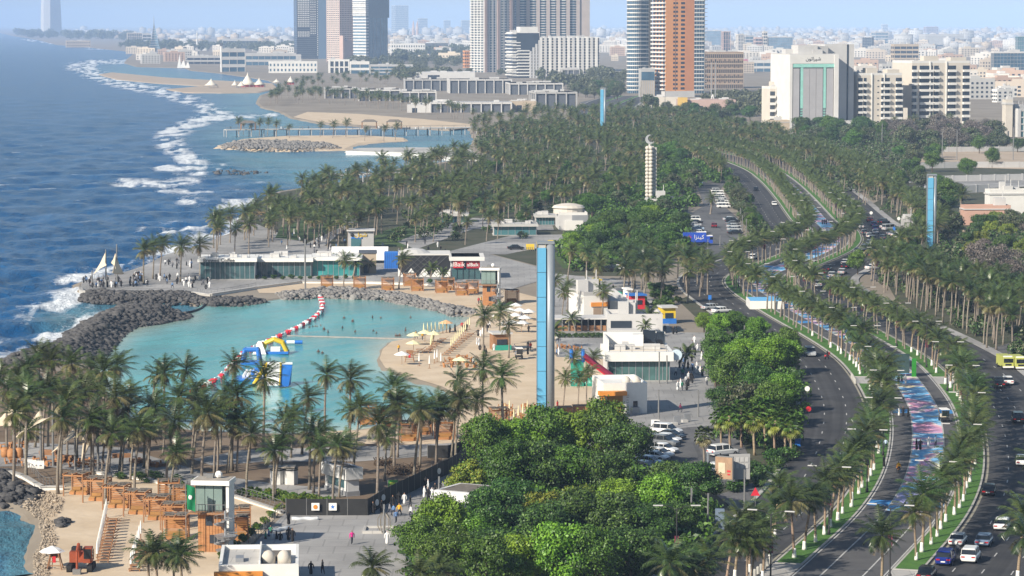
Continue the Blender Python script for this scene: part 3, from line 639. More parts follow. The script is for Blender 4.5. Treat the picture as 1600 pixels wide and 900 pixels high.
def frond(V, F, Mi, az, el, Ln, droop, wind, mi, r_, nst=11, lw=0.15, ll=0.24):
    p = Vector((0, 0, 0)); nseg = 8; e = el; pts = []; tans = []
    for i in range(nseg + 1):
        t = i / nseg
        d = Vector((math.cos(az) * math.cos(e), math.sin(az) * math.cos(e), math.sin(e))) + Vector((wind * t, wind * 0.15 * t, 0)); d.normalize()
        pts.append(p.copy()); tans.append(d); p = p + d * (Ln / nseg); e -= droop / nseg * (0.5 + 1.1 * t)
    def at(t):
        k = min(nseg - 1e-4, t * nseg); i = int(k); return pts[i].lerp(pts[i + 1], k - i), tans[i].lerp(tans[i + 1], k - i).normalized()
    o = len(V)
    for i in range(0, nseg + 1, 2):
        s = tans[i].cross(Vector((0, 0, 1))); s = s.normalized() if s.length > 0.05 else Vector((1, 0, 0))
        ww = 0.055 * (1.25 - i / nseg); V += [pts[i] + s * ww, pts[i] - s * ww]
    for i in range(nseg // 2): F += [(o + 2 * i, o + 2 * i + 1, o + 2 * i + 3), (o + 2 * i, o + 2 * i + 3, o + 2 * i + 2)]; Mi += [mi, mi]
    for k in range(nst):
        t = 0.14 + 0.86 * (k + r_.uniform(.2, .8)) / nst
        q, d = at(t); s = d.cross(Vector((0, 0, 1))); s = s.normalized() if s.length > 0.05 else Vector((math.sin(az), -math.cos(az), 0)); up = s.cross(d)
        l = Ln * ll * (0.45 + 0.9 * math.sin(math.pi * min(1, t * 0.92 + .06)) ) * r_.uniform(.8, 1.15)
        for sg in (1, -1):
            tip = q + (s * sg * 0.72 + d * 0.6 - up * 0.05) * l + Vector((wind * .22, 0, -0.30)) * l
            o = len(V); V += [q - d * lw * .6, q + d * lw * .6, tip]; F.append((o, o + 1, o + 2) if sg > 0 else (o + 1, o, o + 2)); Mi.append(mi)
def palm_crown(seed, Ln, n=26, dead=5, wind=0.45, olive=0.22, low=-0.5, high=1.5, droop=1.05, nst=14, lw=0.13, ll=0.25, dmi=2):
    r_ = random.Random(seed); V, F, Mi = [], [], []
    for i in range(n):
        u = (i + .5) / n; el = high + (low - high) * u ** 0.85 + r_.uniform(-.15, .15); az = i * 2.39996 + r_.uniform(-.25, .25)
        mi = 1 if (u > 0.55 and r_.random() < olive * 1.8) else 0
        frond(V, F, Mi, az, el, Ln * (0.72 + 0.3 * math.sin(math.pi * min(1, u + .25))) * r_.uniform(.88, 1.1), droop * r_.uniform(.75, 1.2), wind * r_.uniform(.6, 1.3), mi, r_, nst, lw, ll)
    for i in range(dead):
        frond(V, F, Mi, r_.uniform(0, 6.28), r_.uniform(-1.15, -0.75), Ln * r_.uniform(.55, .8), 0.5, wind * .25, dmi, r_, 8, lw, ll * .7)
    return np.array([v[:] for v in V]), np.array(F), np.array(Mi)
def fan_crown(seed, n=34):
    r_ = random.Random(seed); V, F, Mi = [], [], []
    for i in range(n):
        u = i / n; el = 1.2 - 2.5 * u; az = i * 2.39996; d = Vector((math.cos(az) * math.cos(el), math.sin(az) * math.cos(el), math.sin(el)))
        c = d * r_.uniform(.9, 1.25) - Vector((0, 0, .25 * u)); s = d.cross(Vector((0, 0, 1))).normalized(); up = s.cross(d)
        mi = 0 if u < .6 else (1 if u < .85 else 2); o = len(V); V += [Vector((0, 0, 0)), Vector((0, 0, .06)), c]; F.append((o, o + 1, o + 2)); Mi.append(mi)
        for k in range(9):
            a = (k - 4) * 0.33; tip = c + (d * math.cos(a) + s * math.sin(a)) * r_.uniform(.75, 1.0) + Vector((0.12, 0, -0.38)) ; o = len(V)
            V += [c - s * .05 * 1, c + (d * math.cos(a) + s * math.sin(a)) * .5 + s * .10, tip, c + (d * math.cos(a) + s * math.sin(a)) * .5 - s * .10]; F += [(o, o + 1, o + 2), (o, o + 2, o + 3)]; Mi += [mi, mi]
    return np.array([v[:] for v in V]), np.array(F), np.array(Mi)
def arr_mesh(name, v, f, mi, mats):
    me = bpy.data.meshes.new(name); me.vertices.add(len(v)); me.vertices.foreach_set('co', np.asarray(v, dtype=np.float32).reshape(-1))
    me.loops.add(f.size); me.loops.foreach_set('vertex_index', f.reshape(-1).astype(np.int32))
    me.polygons.add(len(f)); me.polygons.foreach_set('loop_start', np.arange(0, f.size, f.shape[1], dtype=np.int32))
    me.polygons.foreach_set('material_index', np.asarray(mi, dtype=np.int32)); me.update(calc_edges=True)
    for m in mats: me.materials.append(m)
    return me
def trunk_arr(h, r0, r1, lean, seed, n=7, flare=1.35):
    r_ = random.Random(seed); b = MB(); ph = r_.uniform(0, 6.28)
    pts = []; rad = []
    for i in range(8):
        t = i / 7; pts.append((lean[0] * t ** 1.6 + .12 * math.sin(3 * t + ph), lean[1] * t ** 1.6 + .1 * math.cos(2.5 * t + ph) - .1 * math.cos(ph), h * t)); rad.append((r0 + (r1 - r0) * t) * (flare if i == 0 else 1))
    b.tube(pts, rad, n); return b, pts
PALM = {}
def palm_template(key, h, Ln, n, dead, wind, trunk_mat, r0=.17, r1=.12, lean=(0.3, 0), white=False, seeds=(1, 2, 3, 4, 5), mats=None, **kw):
    mats = mats or [m_fr, m_fr2, m_dry]; out = []
    for s in seeds:
        ln_ = (lean[0] + random.Random(s * 7).uniform(-.5, .6), lean[1] + random.Random(s * 9).uniform(-.4, .4))
        tb, pts = trunk_arr(h, r0, r1, ln_, s)
        v, f, mi = fan_crown(s) if kw.get('fan') else palm_crown(s * 31 + 5, Ln, n, dead, wind, **{k: q for k, q in kw.items() if k != 'fan'})
        top = np.array(pts[-1]); v = v + top
        d = dict(trunk=tb.mesh('trunk', trunk_mat, True), crown=arr_mesh('crown', v, f, mi, mats), base=None, cv=v, cf=f, cm=mi, tv=np.array([tuple(q) for q in tb.v]), tf=tb.f, h=h)
        if white:
            wb = MB(); x0, y0, _ = pts[0]; x1, y1, _ = pts[1]
            wb.lathe([(r0 * 1.6, 0), (r0 * 1.4, .25), (r0 * 1.22, .55), (r0 * 1.15, .8), (r0 * 1.1, 1.0)], 9, (x0, y0, 0)); d['base'] = wb.mesh('painted_base', m_white, True)
        out.append(d)
    PALM[key] = out
palm_template('row', 5.9, 3.2, 32, 5, 0.5, m_trunk, white=True, seeds=range(1, 8))
palm_template('tall', 9.2, 3.35, 30, 10, 0.55, m_trunk2, .2, .14, (0.5, 0), seeds=range(11, 18), olive=.35)
palm_template('mid', 7.2, 3.4, 30, 7, 0.5, m_trunk2, .18, .13, (0.4, 0), seeds=range(21, 27), olive=.4)
palm_template('date', 5.0, 3.4, 44, 6, 0.1, m_trunk2, .28, .24, (0, 0), seeds=(31, 32), mats=[m_dfr, m_dfr, m_dry], low=-.6, droop=.75, ll=.17, lw=.12)
palm_template('fan', 5.2, 2, 30, 0, 0, m_trunk, .18, .15, (0, 0), seeds=(41, 42), mats=[m_lf_mid, m_lf_yel, m_dry], fan=True)
palm_template('small', 2.4, 2.3, 18, 2, .4, m_trunk, .15, .12, (0, 0), seeds=(51, 52))

PALMS = []                                            # (key, point, scale, rz, text)
def base_from_crown(cx, cy, h):                       # base row of a palm whose crown centre sits at a photo pixel
    yb = (cy - HORIZON * h / CAM_H) / (1 - h / CAM_H); return cx, yb
def scatter(pxpoly, n, mind):
    """points on the ground inside a photo polygon, kept apart"""
    xs = [p[0] for p in pxpoly]; ys = [p[1] for p in pxpoly]; W = [G(*p) for p in pxpoly]; poly = [(p.x, p.y) for p in W]
    x0, x1, y0, y1 = min(p[0] for p in poly), max(p[0] for p in poly), min(p[1] for p in poly), max(p[1] for p in poly)
    X_ = rng.uniform(x0, x1, n * 60); Y_ = rng.uniform(y0, y1, n * 60); k = inside(X_, Y_, poly); X_, Y_ = X_[k], Y_[k]
    out = np.zeros((0, 2))
    for x, y in zip(X_, Y_):
        if len(out) >= n: break
        if len(out) == 0 or ((out[:, 0] - x) ** 2 + (out[:, 1] - y) ** 2).min() > mind * mind: out = np.vstack([out, (x, y)])
    return [Vector((x, y, 0)) for x, y in out]
def palms(key, pts, text, smin=.85, smax=1.15, rzj=.4, numbered=True):
    for i, p in enumerate(pts): PALMS.append((key, p, rng.uniform(smin, smax), rng.uniform(-rzj, rzj), text, i, numbered))
# palm rows on the two verges
row_l, row_r = [], []
v = 4.0
while v < 1250:
    if not any(a - 1 < v < b_ + 1 for a, b_ in crossings):
        row_l.append(road_pt(v, -HP - VW / 2 + rng.uniform(-.35, .35), .28)[0]); row_r.append(road_pt(v + 2.5, HP + VW / 2 + rng.uniform(-.35, .35), .28)[0])
    v += 5.4
palms('row', row_l, 'white-footed coconut palm in the verge left of the art promenade', .88, 1.12)
palms('row', row_r, 'white-footed coconut palm in the verge right of the art promenade', .88, 1.12)
palms('mid', [road_pt(v + rng.uniform(-2, 2), HP + VW + CWID + rng.uniform(6.5, 12), 0)[0] for v in np.arange(330, 1300, 6.5)], 'tall palm lining the far pavement of the right carriageway', .8, 1.1)
palms('mid', [road_pt(v + rng.uniform(-2, 2), -HP - VW - CWID - rng.uniform(4, 9), 0)[0] for v in np.arange(840, 1300, 7)], 'tall palm lining the outer edge of the left carriageway', .8, 1.1)
# lagoon-front grove: crown centres read off the photograph
cr = [(25, 572), (82, 574), (140, 565), (175, 582), (235, 580), (280, 569), (255, 592), (358, 566), (302, 604), (120, 612), (67, 617), (187, 622), (225, 626), (280, 616), (335, 640), (362, 640), (130, 652), (40, 640), (10, 610), (90, 650), (410, 614), (472, 602), (507, 590), (545, 600),
      (552, 645), (611, 612), (615, 640), (647, 638), (682, 622), (712, 628), (705, 582), (752, 590), (785, 604), (440, 640), (490, 650), (315, 665), (260, 660), (210, 664), (165, 668), (385, 668), (430, 676), (520, 668), (588, 668), (345, 610), (150, 600), (100, 590), (55, 595), (230, 640), (300, 640), (45, 575), (60, 562), (105, 566), (118, 582), (160, 604), (200, 602), (30, 612), (75, 602), (95, 632), (145, 637), (20, 652), (170, 642), (-8, 588)]
grove = []
for cx, cy in cr: grove.append(G(*base_from_crown(cx, cy, 9.2 * rng.uniform(.9, 1.12))))
palms('tall', grove, 'tall windblown coconut palm between the lagoon and the near beach', .85, 1.15)
bs2 = [(142, 742), (161, 737), (192, 738), (205, 751), (232, 746), (340, 741), (357, 740), (369, 738), (426, 783), (482, 766), (497, 780), (531, 778), (600, 752), (656, 731), (390, 722), (455, 716), (545, 712), (620, 716), (40, 742), (105, 716), (255, 712), (300, 716), (680, 728), (706, 716), (740, 700)]
palms('mid', [G(*p) for p in bs2], 'coconut palm on the brown soil behind the wooden cabanas', .8, 1.12)
palms('mid', [G(*p) for p in [(224, 444), (239, 436), (251, 432), (281, 441), (312, 436), (338, 400), (366, 398), (388, 398)]], 'coconut palm on the paved seafront point by the tan sail shade', .95, 1.2)
palms('mid', [G(*p) for p in [(266, 788), (536, 452), (624, 452), (755, 556), (780, 540), (795, 560)]], 'slender coconut palm standing in beach sand', .85, 1.0)
palms('row', [G(*p) for p in [(232, 938), (247, 945), (272, 940), (285, 955), (585, 965), (560, 985), (655, 985), (690, 975)]], 'coconut palm rising from below the picture edge by the near plaza', .85, 1.05)
palms('row', [G(*p) for p in [(1040, 985), (1085, 975), (1110, 960), (1070, 995), (1010, 990), (1150, 905), (1172, 895), (1192, 905), (1135, 930), (1165, 930), (1205, 870), (1212, 840)]], 'coconut palm in the garden left of the near side street', .9, 1.1)
palms('row', [G(*p) for p in [(1592, 908), (1610, 870), (1622, 800), (1605, 935)]], 'coconut palm on the far pavement of the near right carriageway', 1.0, 1.2)
palms('fan', [G(*p) for p in [(1100, 728), (1128, 700), (1142, 706), (1160, 700), (1178, 712), (1195, 702), (1210, 716), (1228, 708), (1236, 720)]], 'fan palm with hanging yellow green leaves beside the billboard', .85, 1.15)
palms('mid', [G(*p) for p in [(893, 604), (916, 632), (925, 598), (880, 640), (902, 640)]], 'coconut palm by the inflatable slide', .6, .8)
palms('mid', [G(*p) for p in [(940, 500), (878, 500), (886, 486), (920, 492), (866, 480)]], 'coconut palm at the beach bar below the red kiosk', .6, .85)
palms('small', [G(*p) for p in [(1068, 578), (1010, 520), (1005, 528), (862, 545), (898, 520), (425, 430), (522, 428), (575, 428), (552, 432), (690, 440), (672, 438)]], 'small palm planted beside a cafe terrace', .9, 1.5)
palms('date', [G(*p) for p in [(1110, 335), (1500, 332), (1448, 262), (860, 300), (930, 330), (905, 312), (985, 395), (1540, 470), (1480, 315)]], 'date palm with stiff grey green fronds among the trees', .8, 1.15)
palms('mid', scatter([(405, 350), (420, 332), (500, 302), (600, 278), (700, 260), (770, 250), (850, 228), (960, 236), (1050, 262), (1010, 320), (930, 332), (860, 345), (800, 384), (720, 388), (600, 384), (545, 378), (470, 366)], 330, 4.4), 'palm in the dense seafront grove beyond the glass cafes', .75, 1.3)
palms('mid', scatter([(395, 378), (470, 346), (560, 328), (600, 372), (540, 388), (430, 394)], 34, 5.5) + scatter([(318, 392), (398, 356), (404, 366), (350, 392)], 9, 6), 'palm between the seafront path and the surf', .8, 1.15)
palms('mid', scatter([(440, 384), (520, 384), (530, 362), (500, 352), (430, 360), (410, 375)], 14, 7), 'palm on the picnic lawn beside the seafront path', .8, 1.1)
palms('mid', scatter([(1000, 482), (1095, 472), (1118, 455), (1080, 432), (960, 446), (880, 440), (890, 452)], 28, 4.5), 'palm in the planted strip between the kiosks and the slip road', .9, 1.15)
palms('tall', scatter([(1400, 436), (1440, 450), (1520, 486), (1600, 505), (1640, 520), (1640, 560), (1545, 548), (1450, 496), (1395, 452)], 80, 3.4), 'tall leaning palm in the thick clump right of the boulevard', .8, 1.0)
palms('mid', scatter([(1205, 470), (1240, 455), (1225, 440), (1260, 425), (1240, 400), (1190, 425), (1165, 455)], 0, 5), 'palm beside the art promenade bend')
palms('mid', scatter([(412, 166), (500, 162), (620, 174), (740, 196), (750, 184), (640, 168), (560, 156), (440, 148)], 75, 11), 'far palm along the beach behind the long pier', .9, 1.2)
palms('mid', scatter([(740, 244), (735, 205), (820, 186), (1000, 178), (1100, 198), (1260, 228), (1180, 240), (1100, 234), (1000, 232), (850, 226)], 260, 8), 'far palm in the wooded strip below the towers', .75, 1.25)
palms('mid', scatter([(1190, 246), (1270, 236), (1400, 300), (1370, 330), (1290, 300)], 60, 7), 'palm among the trees right of the far boulevard', .85, 1.1)
palms('mid', scatter([(430, 150), (500, 126), (640, 119), (640, 134), (520, 142)], 60, 10), 'far palm left of the shopping terraces', .9, 1.2)
palms('mid', [G(*p) for p in [(372, 210), (380, 211), (392, 212), (405, 213), (418, 212), (432, 214), (452, 216), (500, 214), (520, 216), (540, 214), (570, 220), (600, 221), (618, 219)]], 'palm on the sandy spit by the long pier', .8, 1.1)
palms('mid', scatter([(1210, 205), (1240, 196), (1230, 186), (1205, 190)], 6, 8) + scatter([(1370, 205), (1490, 205), (1490, 198), (1370, 198)], 10, 9), 'palm at the foot of the white apartment blocks', .8, 1.0)

def palm_size(e):
    x, y, s = project(e[1]); h = PALM[e[0]][0]['h'] * e[2]
    vis = -60 < x < 1660 and y - h * s < 900
    return s * e[2] * (PALM[e[0]][0]['h']) if vis else 0
PALMS.sort(key=palm_size, reverse=True)
PALMS = [e for e in PALMS if palm_size(e) > 0]
GROUPS = {}
for n_, (key, p, s, rz, text, i, numbered) in enumerate(PALMS[:300]):
    d = PALM[key][int(rng.integers(len(PALM[key])))]; GROUPS.setdefault(text, []).append(n_)
    r_ = obj('coconut_palm' if key in ('row', 'tall', 'mid', 'small') else ('date_palm' if key == 'date' else 'fan_palm'), None, None, p, rz, (s, s * (1 if rng.random() < .5 else 1.0), s * rng.uniform(.93, 1.07)))
    tag(r_, text, 'palm', text.split(' ', 1)[1] if False else 'palms: ' + text)
    obj('trunk', d['trunk'], r_); obj('crown', d['crown'], r_)
    if d['base']: obj('painted_base', d['base'], r_)
    PALMS[n_] = (key, p, s, rz, text, i, r_)
# single palms out: count them from the near end, row by row
for text, ids in GROUPS.items():
    ids.sort(key=lambda k: PALMS[k][1].y)
    for c, k in enumerate(ids):
        if len(ids) > 1: PALMS[k][6]['label'] = ('%s %s' % (ordn(c), 'nearest')) + ' ' + text
rest = PALMS[300:]
V, F, Mi, o = [], [], [], 0
TV, TF, to = [], [], 0
for key, p, s, rz, text, i, _ in rest:
    d = PALM[key][int(rng.integers(len(PALM[key])))]; ca, sa = math.cos(rz), math.sin(rz)
    def tr(v): q = v * s; return np.stack([q[:, 0] * ca - q[:, 1] * sa + p.x, q[:, 0] * sa + q[:, 1] * ca + p.y, q[:, 2] + p.z], 1)
    V.append(tr(d['cv'])); F.append(d['cf'] + o); Mi.append(d['cm']); o += len(d['cv'])
    TV.append(tr(d['tv'])); TF += [tuple(q + to for q in f) for f in d['tf']]; to += len(d['tv'])
root = obj('palm_grove', arr_mesh('palm_grove', np.concatenate(V), np.concatenate(F), np.concatenate(Mi), [m_fr, m_fr2, m_dry])); stuff(root, 'mass of far palm crowns reaching back to the towers', 'palm grove')
me = bpy.data.meshes.new('trunks'); me.from_pydata(np.concatenate(TV).tolist(), [], TF); me.materials.append(m_trunk2); tro = obj('trunks', me, root); tro['kind'] = 'stuff'

# ------------------------------------------------------------------ broad-leaved trees
def leaf_crown(seed, rx, rz_, n, leaf, lobes=14, flat=0.75, hollow=.55):
    r_ = np.random.default_rng(seed)
    L_ = []
    for i in range(lobes):
        a = r_.uniform(0, 6.28); e = r_.uniform(-.25, 1.0); k = r_.uniform(.5, .85)
        L_.append((math.cos(a) * math.cos(e * 1.3) * rx * k, math.sin(a) * math.cos(e * 1.3) * rx * k, math.sin(e * 1.3) * rz_ * k + rz_ * .1, rx * r_.uniform(.2, .42)))
    L_.append((0, 0, 0, rx * .62)); L_ = np.array(L_)
    w_ = L_[:, 3] ** 2; k = r_.choice(len(L_), n, p=w_ / w_.sum())
    d = r_.normal(size=(n, 3)); d[:, 2] += .25; d /= np.linalg.norm(d, axis=1)[:, None]
    rad = L_[k, 3] * (1 - hollow * r_.random(n) ** 2.2) * r_.uniform(.85, 1.12, n) * np.where(r_.random(n) < .12, 1.3, 1)
    c = L_[k, :3] + d * rad[:, None] * (1, 1, flat)
    nrm = d + r_.normal(0, .55, (n, 3)); nrm /= np.linalg.norm(nrm, axis=1)[:, None]
    u = np.cross(nrm, r_.normal(size=(n, 3))); u /= np.linalg.norm(u, axis=1)[:, None]; v = np.cross(nrm, u)
    s = leaf * r_.uniform(.6, 1.4, n)[:, None]
    V = np.stack([c - u * s, c + v * s * .55 + nrm * s * .15, c + u * s, c - v * s * .55 + nrm * s * .15], 1).reshape(-1, 3)
    F = np.arange(n * 4).reshape(n, 4); return V, F
TREE = {}
def tree_template(key, mats, h, rx, rz_, n, leaf, seeds, lobes=22, bark=None, flat=.75):
    out = []
    for s in seeds:
        V, F = leaf_crown(s, rx, rz_, n, leaf, lobes, flat); V[:, 2] += h - rz_ * .8
        r_ = np.random.default_rng(s + 99); mi = (r_.random(n) < .22).astype(int) if len(mats) > 1 else np.zeros(n, int)
        t = MB(); rr = random.Random(s); t.tube([(0, 0, 0), (rr.uniform(-.1, .1), rr.uniform(-.1, .1), h * .35), (rr.uniform(-.3, .3), rr.uniform(-.2, .2), h * .75)], [.24, .17, .07], 7)
        for j in range(6):
            a = j * 1.05 + rr.uniform(-.3, .3); t.tube([(0, 0, h * .28), (math.cos(a) * rx * .3, math.sin(a) * rx * .3, h * .55), (math.cos(a) * rx * .62, math.sin(a) * rx * .62, h * .78)], [.11, .07, .025], 5)
        out.append(dict(crown=arr_mesh('crown', V, F, mi, mats), trunk=t.mesh('trunk', bark or m_bark), V=V, F=F))
    TREE[key] = out
tree_template('dark', [m_lf_dark, m_lf_mid], 6.0, 3.6, 3.4, 12000, .15, (1, 2, 3))
tree_template('mid', [m_lf_mid, m_lf_dark], 6.4, 3.7, 3.6, 12000, .145, (4, 5, 6))
tree_template('bright', [m_lf_light, m_lf_mid], 5.6, 3.4, 3.2, 12000, .14, (7, 8, 9))
tree_template('yellow', [m_lf_yel, m_lf_mid], 5.2, 3.0, 3.0, 9000, .145, (10, 11))
tree_template('dusty', [m_lf_dusty, m_lf_dark], 5.6, 3.6, 2.6, 3600, .26, (12, 13, 14))
tree_template('bare', [m_lf_grey], 5.4, 3.8, 2.7, 3000, .20, (15, 16))
tree_template('shrub', [m_lf_mid, m_lf_yel], 1.5, 1.3, .9, 900, .14, (17, 18), 7)
tree_template('hedge', [m_lf_dark, m_lf_mid], 2.0, 1.9, 1.2, 1500, .16, (19, 20), 9)
TL = {'dark': 'dark green', 'mid': 'mid green', 'bright': 'bright green', 'yellow': 'yellow green', 'dusty': 'dusty green', 'bare': 'grey leafless', 'shrub': 'low green', 'hedge': 'low dark green'}
TREES = []
def trees(lst, where, group):
    for (key, p, s) in lst: TREES.append((key, p if isinstance(p, Vector) else G(*p), s, where, group))
def mixed(pts, keys, smin, smax): return [(keys[int(rng.integers(len(keys)))], p, rng.uniform(smin, smax)) for p in pts]
trees([('mid', (755, 752), 1.15), ('bright', (800, 745), 1.2), ('mid', (850, 738), 1.35), ('bright', (900, 735), 1.3), ('mid', (945, 738), 1.3), ('dark', (978, 748), 1.2), ('yellow', (735, 790), 1.1), ('mid', (790, 790), 1.1), ('dark', (845, 785), 1.15), ('mid', (900, 785), 1.1),
       ('dark', (950, 790), 1.0), ('bright', (960, 820), .9), ('yellow', (905, 822), .95), ('bright', (1030, 820), 1.0), ('dark', (1085, 800), 1.0), ('dark', (1050, 790), .95), ('yellow', (850, 835), 1.0), ('dark', (800, 830), 1.0), ('dark', (770, 850), 1.05), ('bright', (690, 880), 1.15), ('bright', (735, 885), 1.0), ('mid', (655, 890), .9),
       ('dark', (905, 875), 1.1), ('dark', (960, 872), 1.15), ('dark', (1010, 870), 1.1), ('dark', (850, 890), 1.1), ('bright', (880, 935), 1.2), ('bright', (820, 930), 1.0), ('dark', (760, 915), 1.05), ('mid', (930, 935), 1.0), ('dark', (985, 915), 1.0), ('mid', (700, 925), 1.0), ('mid', (760, 948), 1.0), ('dark', (1060, 850), .8)], 'in the thick garden between the plaza and the parking lot', 'trees of the plaza garden')
trees([('bright', (1122, 532), .8), ('mid', (1150, 530), .75), ('bright', (1182, 536), .75), ('mid', (1120, 570), .9), ('bright', (1160, 588), 1.05), ('bright', (1205, 590), 1.1), ('bright', (1232, 585), .95), ('mid', (1140, 622), 1.0), ('mid', (1118, 605), .9), ('mid', (1185, 640), .95), ('bright', (1225, 648), .95), ('mid', (1205, 668), .9), ('dusty', (1160, 662), .95), ('dark', (1130, 660), .85), ('bright', (1100, 520), .6), ('mid', (1230, 560), .8)], 'in the clipped row beside the left carriageway', 'trees between promenade and left carriageway')
trees(mixed(scatter([(880, 400), (930, 358), (1010, 345), (1066, 350), (1072, 388), (1010, 424), (900, 424)], 40, 5.5), ['dark', 'mid', 'dark', 'bright'], .7, 1.15), 'in the thicket left of the upper parking lot', 'trees left of the upper parking lot')
trees(mixed(scatter([(900, 335), (1000, 262), (1060, 245), (1110, 258), (1092, 290), (1080, 330), (1040, 345), (960, 350)], 40, 7), ['dark', 'mid', 'dusty'], .8, 1.2), 'round the crescent column', 'trees round the crescent column')
trees(mixed(scatter([(1140, 285), (1158, 300), (1178, 335), (1196, 360), (1178, 372), (1150, 330), (1134, 300)], 20, 5), ['dusty', 'mid', 'dusty'], .5, .7), 'in the strip between parked cars and left carriageway', 'trees along the upper parking lot')
trees(mixed(scatter([(1000, 242), (1060, 236), (1120, 250), (1060, 252)], 8, 8), ['dark', 'mid'], .8, 1.1), 'beyond the upper parking lot', 'trees beyond the upper parking lot')
trees(mixed(scatter([(1350, 300), (1420, 232), (1470, 245), (1470, 300), (1510, 320), (1480, 400), (1420, 395), (1440, 330)], 34, 8), ['dusty', 'dark', 'dusty', 'mid'], .8, 1.35), 'near the blue pylon right of the boulevard', 'trees near the right pylon')
trees(mixed(scatter([(1480, 400), (1560, 350), (1640, 345), (1640, 470), (1560, 470), (1430, 430)], 32, 7), ['dusty', 'bare', 'dark', 'yellow'], .7, 1.2), 'in the dry gardens behind the right palms', 'trees in the dry gardens')
trees(mixed(scatter([(1370, 212), (1460, 202), (1560, 210), (1560, 236), (1420, 236)], 40, 9), ['bare', 'bare', 'dusty'], 1.2, 1.7), 'in the grey thicket before the white apartments', 'trees before the apartments')
trees(mixed(scatter([(1215, 222), (1260, 206), (1350, 206), (1380, 218), (1340, 240), (1260, 240)], 26, 10), ['dark', 'dusty', 'mid'], 1.1, 1.6), 'at the foot of the grey hotel', 'trees before the hotel')
trees(mixed(scatter([(1000, 170), (1040, 165), (1060, 180), (1120, 180), (1190, 190), (1150, 205), (1040, 195)], 20, 14), ['dark', 'dusty'], 1.1, 1.7), 'behind the crescent column near the orange tower', 'trees below the orange tower')
trees(mixed(scatter([(900, 150), (960, 135), (985, 145), (960, 160), (910, 165)], 14, 18), ['dusty', 'dark'], 1.3, 1.9), 'left of the glass tower', 'trees left of the glass tower')
trees(mixed([G(*p) for p in [(1512, 280), (1530, 240), (1568, 236), (1590, 238), (1550, 262), (1380, 420), (1395, 408), (1410, 415), (1425, 405), (1340, 430)]], ['mid', 'dusty', 'dark'], .8, 1.2), 'standing alone beside the right walls', 'single trees right of the boulevard')
trees(mixed(scatter([(640, 310), (760, 262), (900, 262), (900, 330), (800, 372), (700, 372)], 26, 9), ['dark', 'mid'], .6, .9), 'under the seafront palms', 'trees under the seafront palms')
trees(mixed([G(*p) for p in [(1180, 740), (1205, 725), (1225, 722), (1240, 716), (1215, 735), (1190, 752), (1170, 745), (1160, 760), (1150, 770), (1185, 762)]], ['hedge'], .7, 1.0), 'in the clipped bed beside the side street', 'shrubs in the side street bed')
trees(mixed(scatter([(200, 745), (300, 752), (330, 762), (250, 760), (180, 748)], 14, 2), ['shrub', 'hedge'], .4, .6), 'in the beds behind the wooden cabanas', 'shrubs behind the cabanas')
trees(mixed([G(436 - 11 * i, 800 + 9.5 * i) for i in range(9)], ['shrub'], .55, .7), 'in the sloping hedge beside the plaza railing', 'hedge plants beside the plaza')
trees(mixed([G(1000 + 60 * rng.random(), 455 + 30 * rng.random()) for i in range(22)], ['hedge', 'shrub'], .6, 1.0), 'in the planted bed beside the yellow kiosk', 'shrubs beside the kiosks')
trees(mixed([G(375 + 12 * i, 774 + 2.0 * i) for i in range(8)] + [G(390 + 14 * i, 770 + 2.2 * i) for i in range(10)], ['shrub'], .5, .8), 'on the soil bank behind the dark fence', 'shrubs behind the dark fence')
trees(mixed([G(400 + 14 * i, 436 + (i % 2)) for i in range(12)] + [G(640 + 16 * i, 443) for i in range(5)], ['hedge'], .35, .5), 'in the low hedge before the seafront cafes', 'hedge before the seafront cafes')
trees(mixed([G(872 + 9 * i, 528) for i in range(9)], ['hedge'], .35, .5), 'in the hedge below the beach bar', 'hedge below the beach bar')
TG = {}
for key, p, s, where, group in TREES:
    d = TREE[key][int(rng.integers(len(TREE[key])))]
    r_ = obj('shrub' if key in ('shrub', 'hedge') else 'broadleaf_tree', None, None, p, rng.uniform(0, 6.28), (s, s, s * rng.uniform(.88, 1.1)))
    tag(r_, '', 'shrub' if key in ('shrub', 'hedge') else 'tree', group)
    obj('trunk', d['trunk'], r_); obj('crown', d['crown'], r_)
    TG.setdefault((key, where), []).append(r_)
for (key, where), l in TG.items():
    l.sort(key=lambda o: o.location.y)
    for i, o_ in enumerate(l): o_['label'] = '%s%s %s %s' % ('' if len(l) == 1 else ordn(i) + ' nearest ', TL[key], 'shrub' if key in ('shrub', 'hedge') else 'tree', where)
# far city greenery: one mass
def woods(name, zones, m, label, keys=('dark', 'dusty')):
    V, F, o = [], [], 0
    small = {k: (TREE[k][0]['V'], TREE[k][0]['F']) for k in keys}
    for z, n, mind, smin, smax in zones:
        for p in scatter(z, n, mind):
            k = keys[int(rng.integers(len(keys)))]; v, f = small[k]; sel = rng.permutation(len(f))[:420]; vv = v.reshape(-1, 4, 3)[sel]; c = vv.mean(1, keepdims=True); vv = c + (vv - c) * 2.6
            s = rng.uniform(smin, smax); vv = vv.reshape(-1, 3) * s + (p.x, p.y, -0.8 * s); V.append(vv); F.append(np.arange(len(vv)).reshape(-1, 4) + o); o += len(vv)
    V = np.concatenate(V); F = np.concatenate(F); ob = obj(name, arr_mesh(name, V, F, np.zeros(len(F), int), [m])); return stuff(ob, label, 'woods')
woods('woods', [([(620, 128), (900, 110), (980, 125), (980, 145), (900, 150), (830, 122), (720, 118), (610, 112)], 130, 14, 1.3, 2.2), ([(560, 108), (740, 106), (740, 98), (600, 94), (540, 100)], 90, 20, 1.4, 2.4), ([(1100, 160), (1240, 150), (1240, 175), (1190, 190), (1110, 175)], 70, 12, 1.2, 1.8)], m_lf_dusty, 'dusty green trees between the towers')
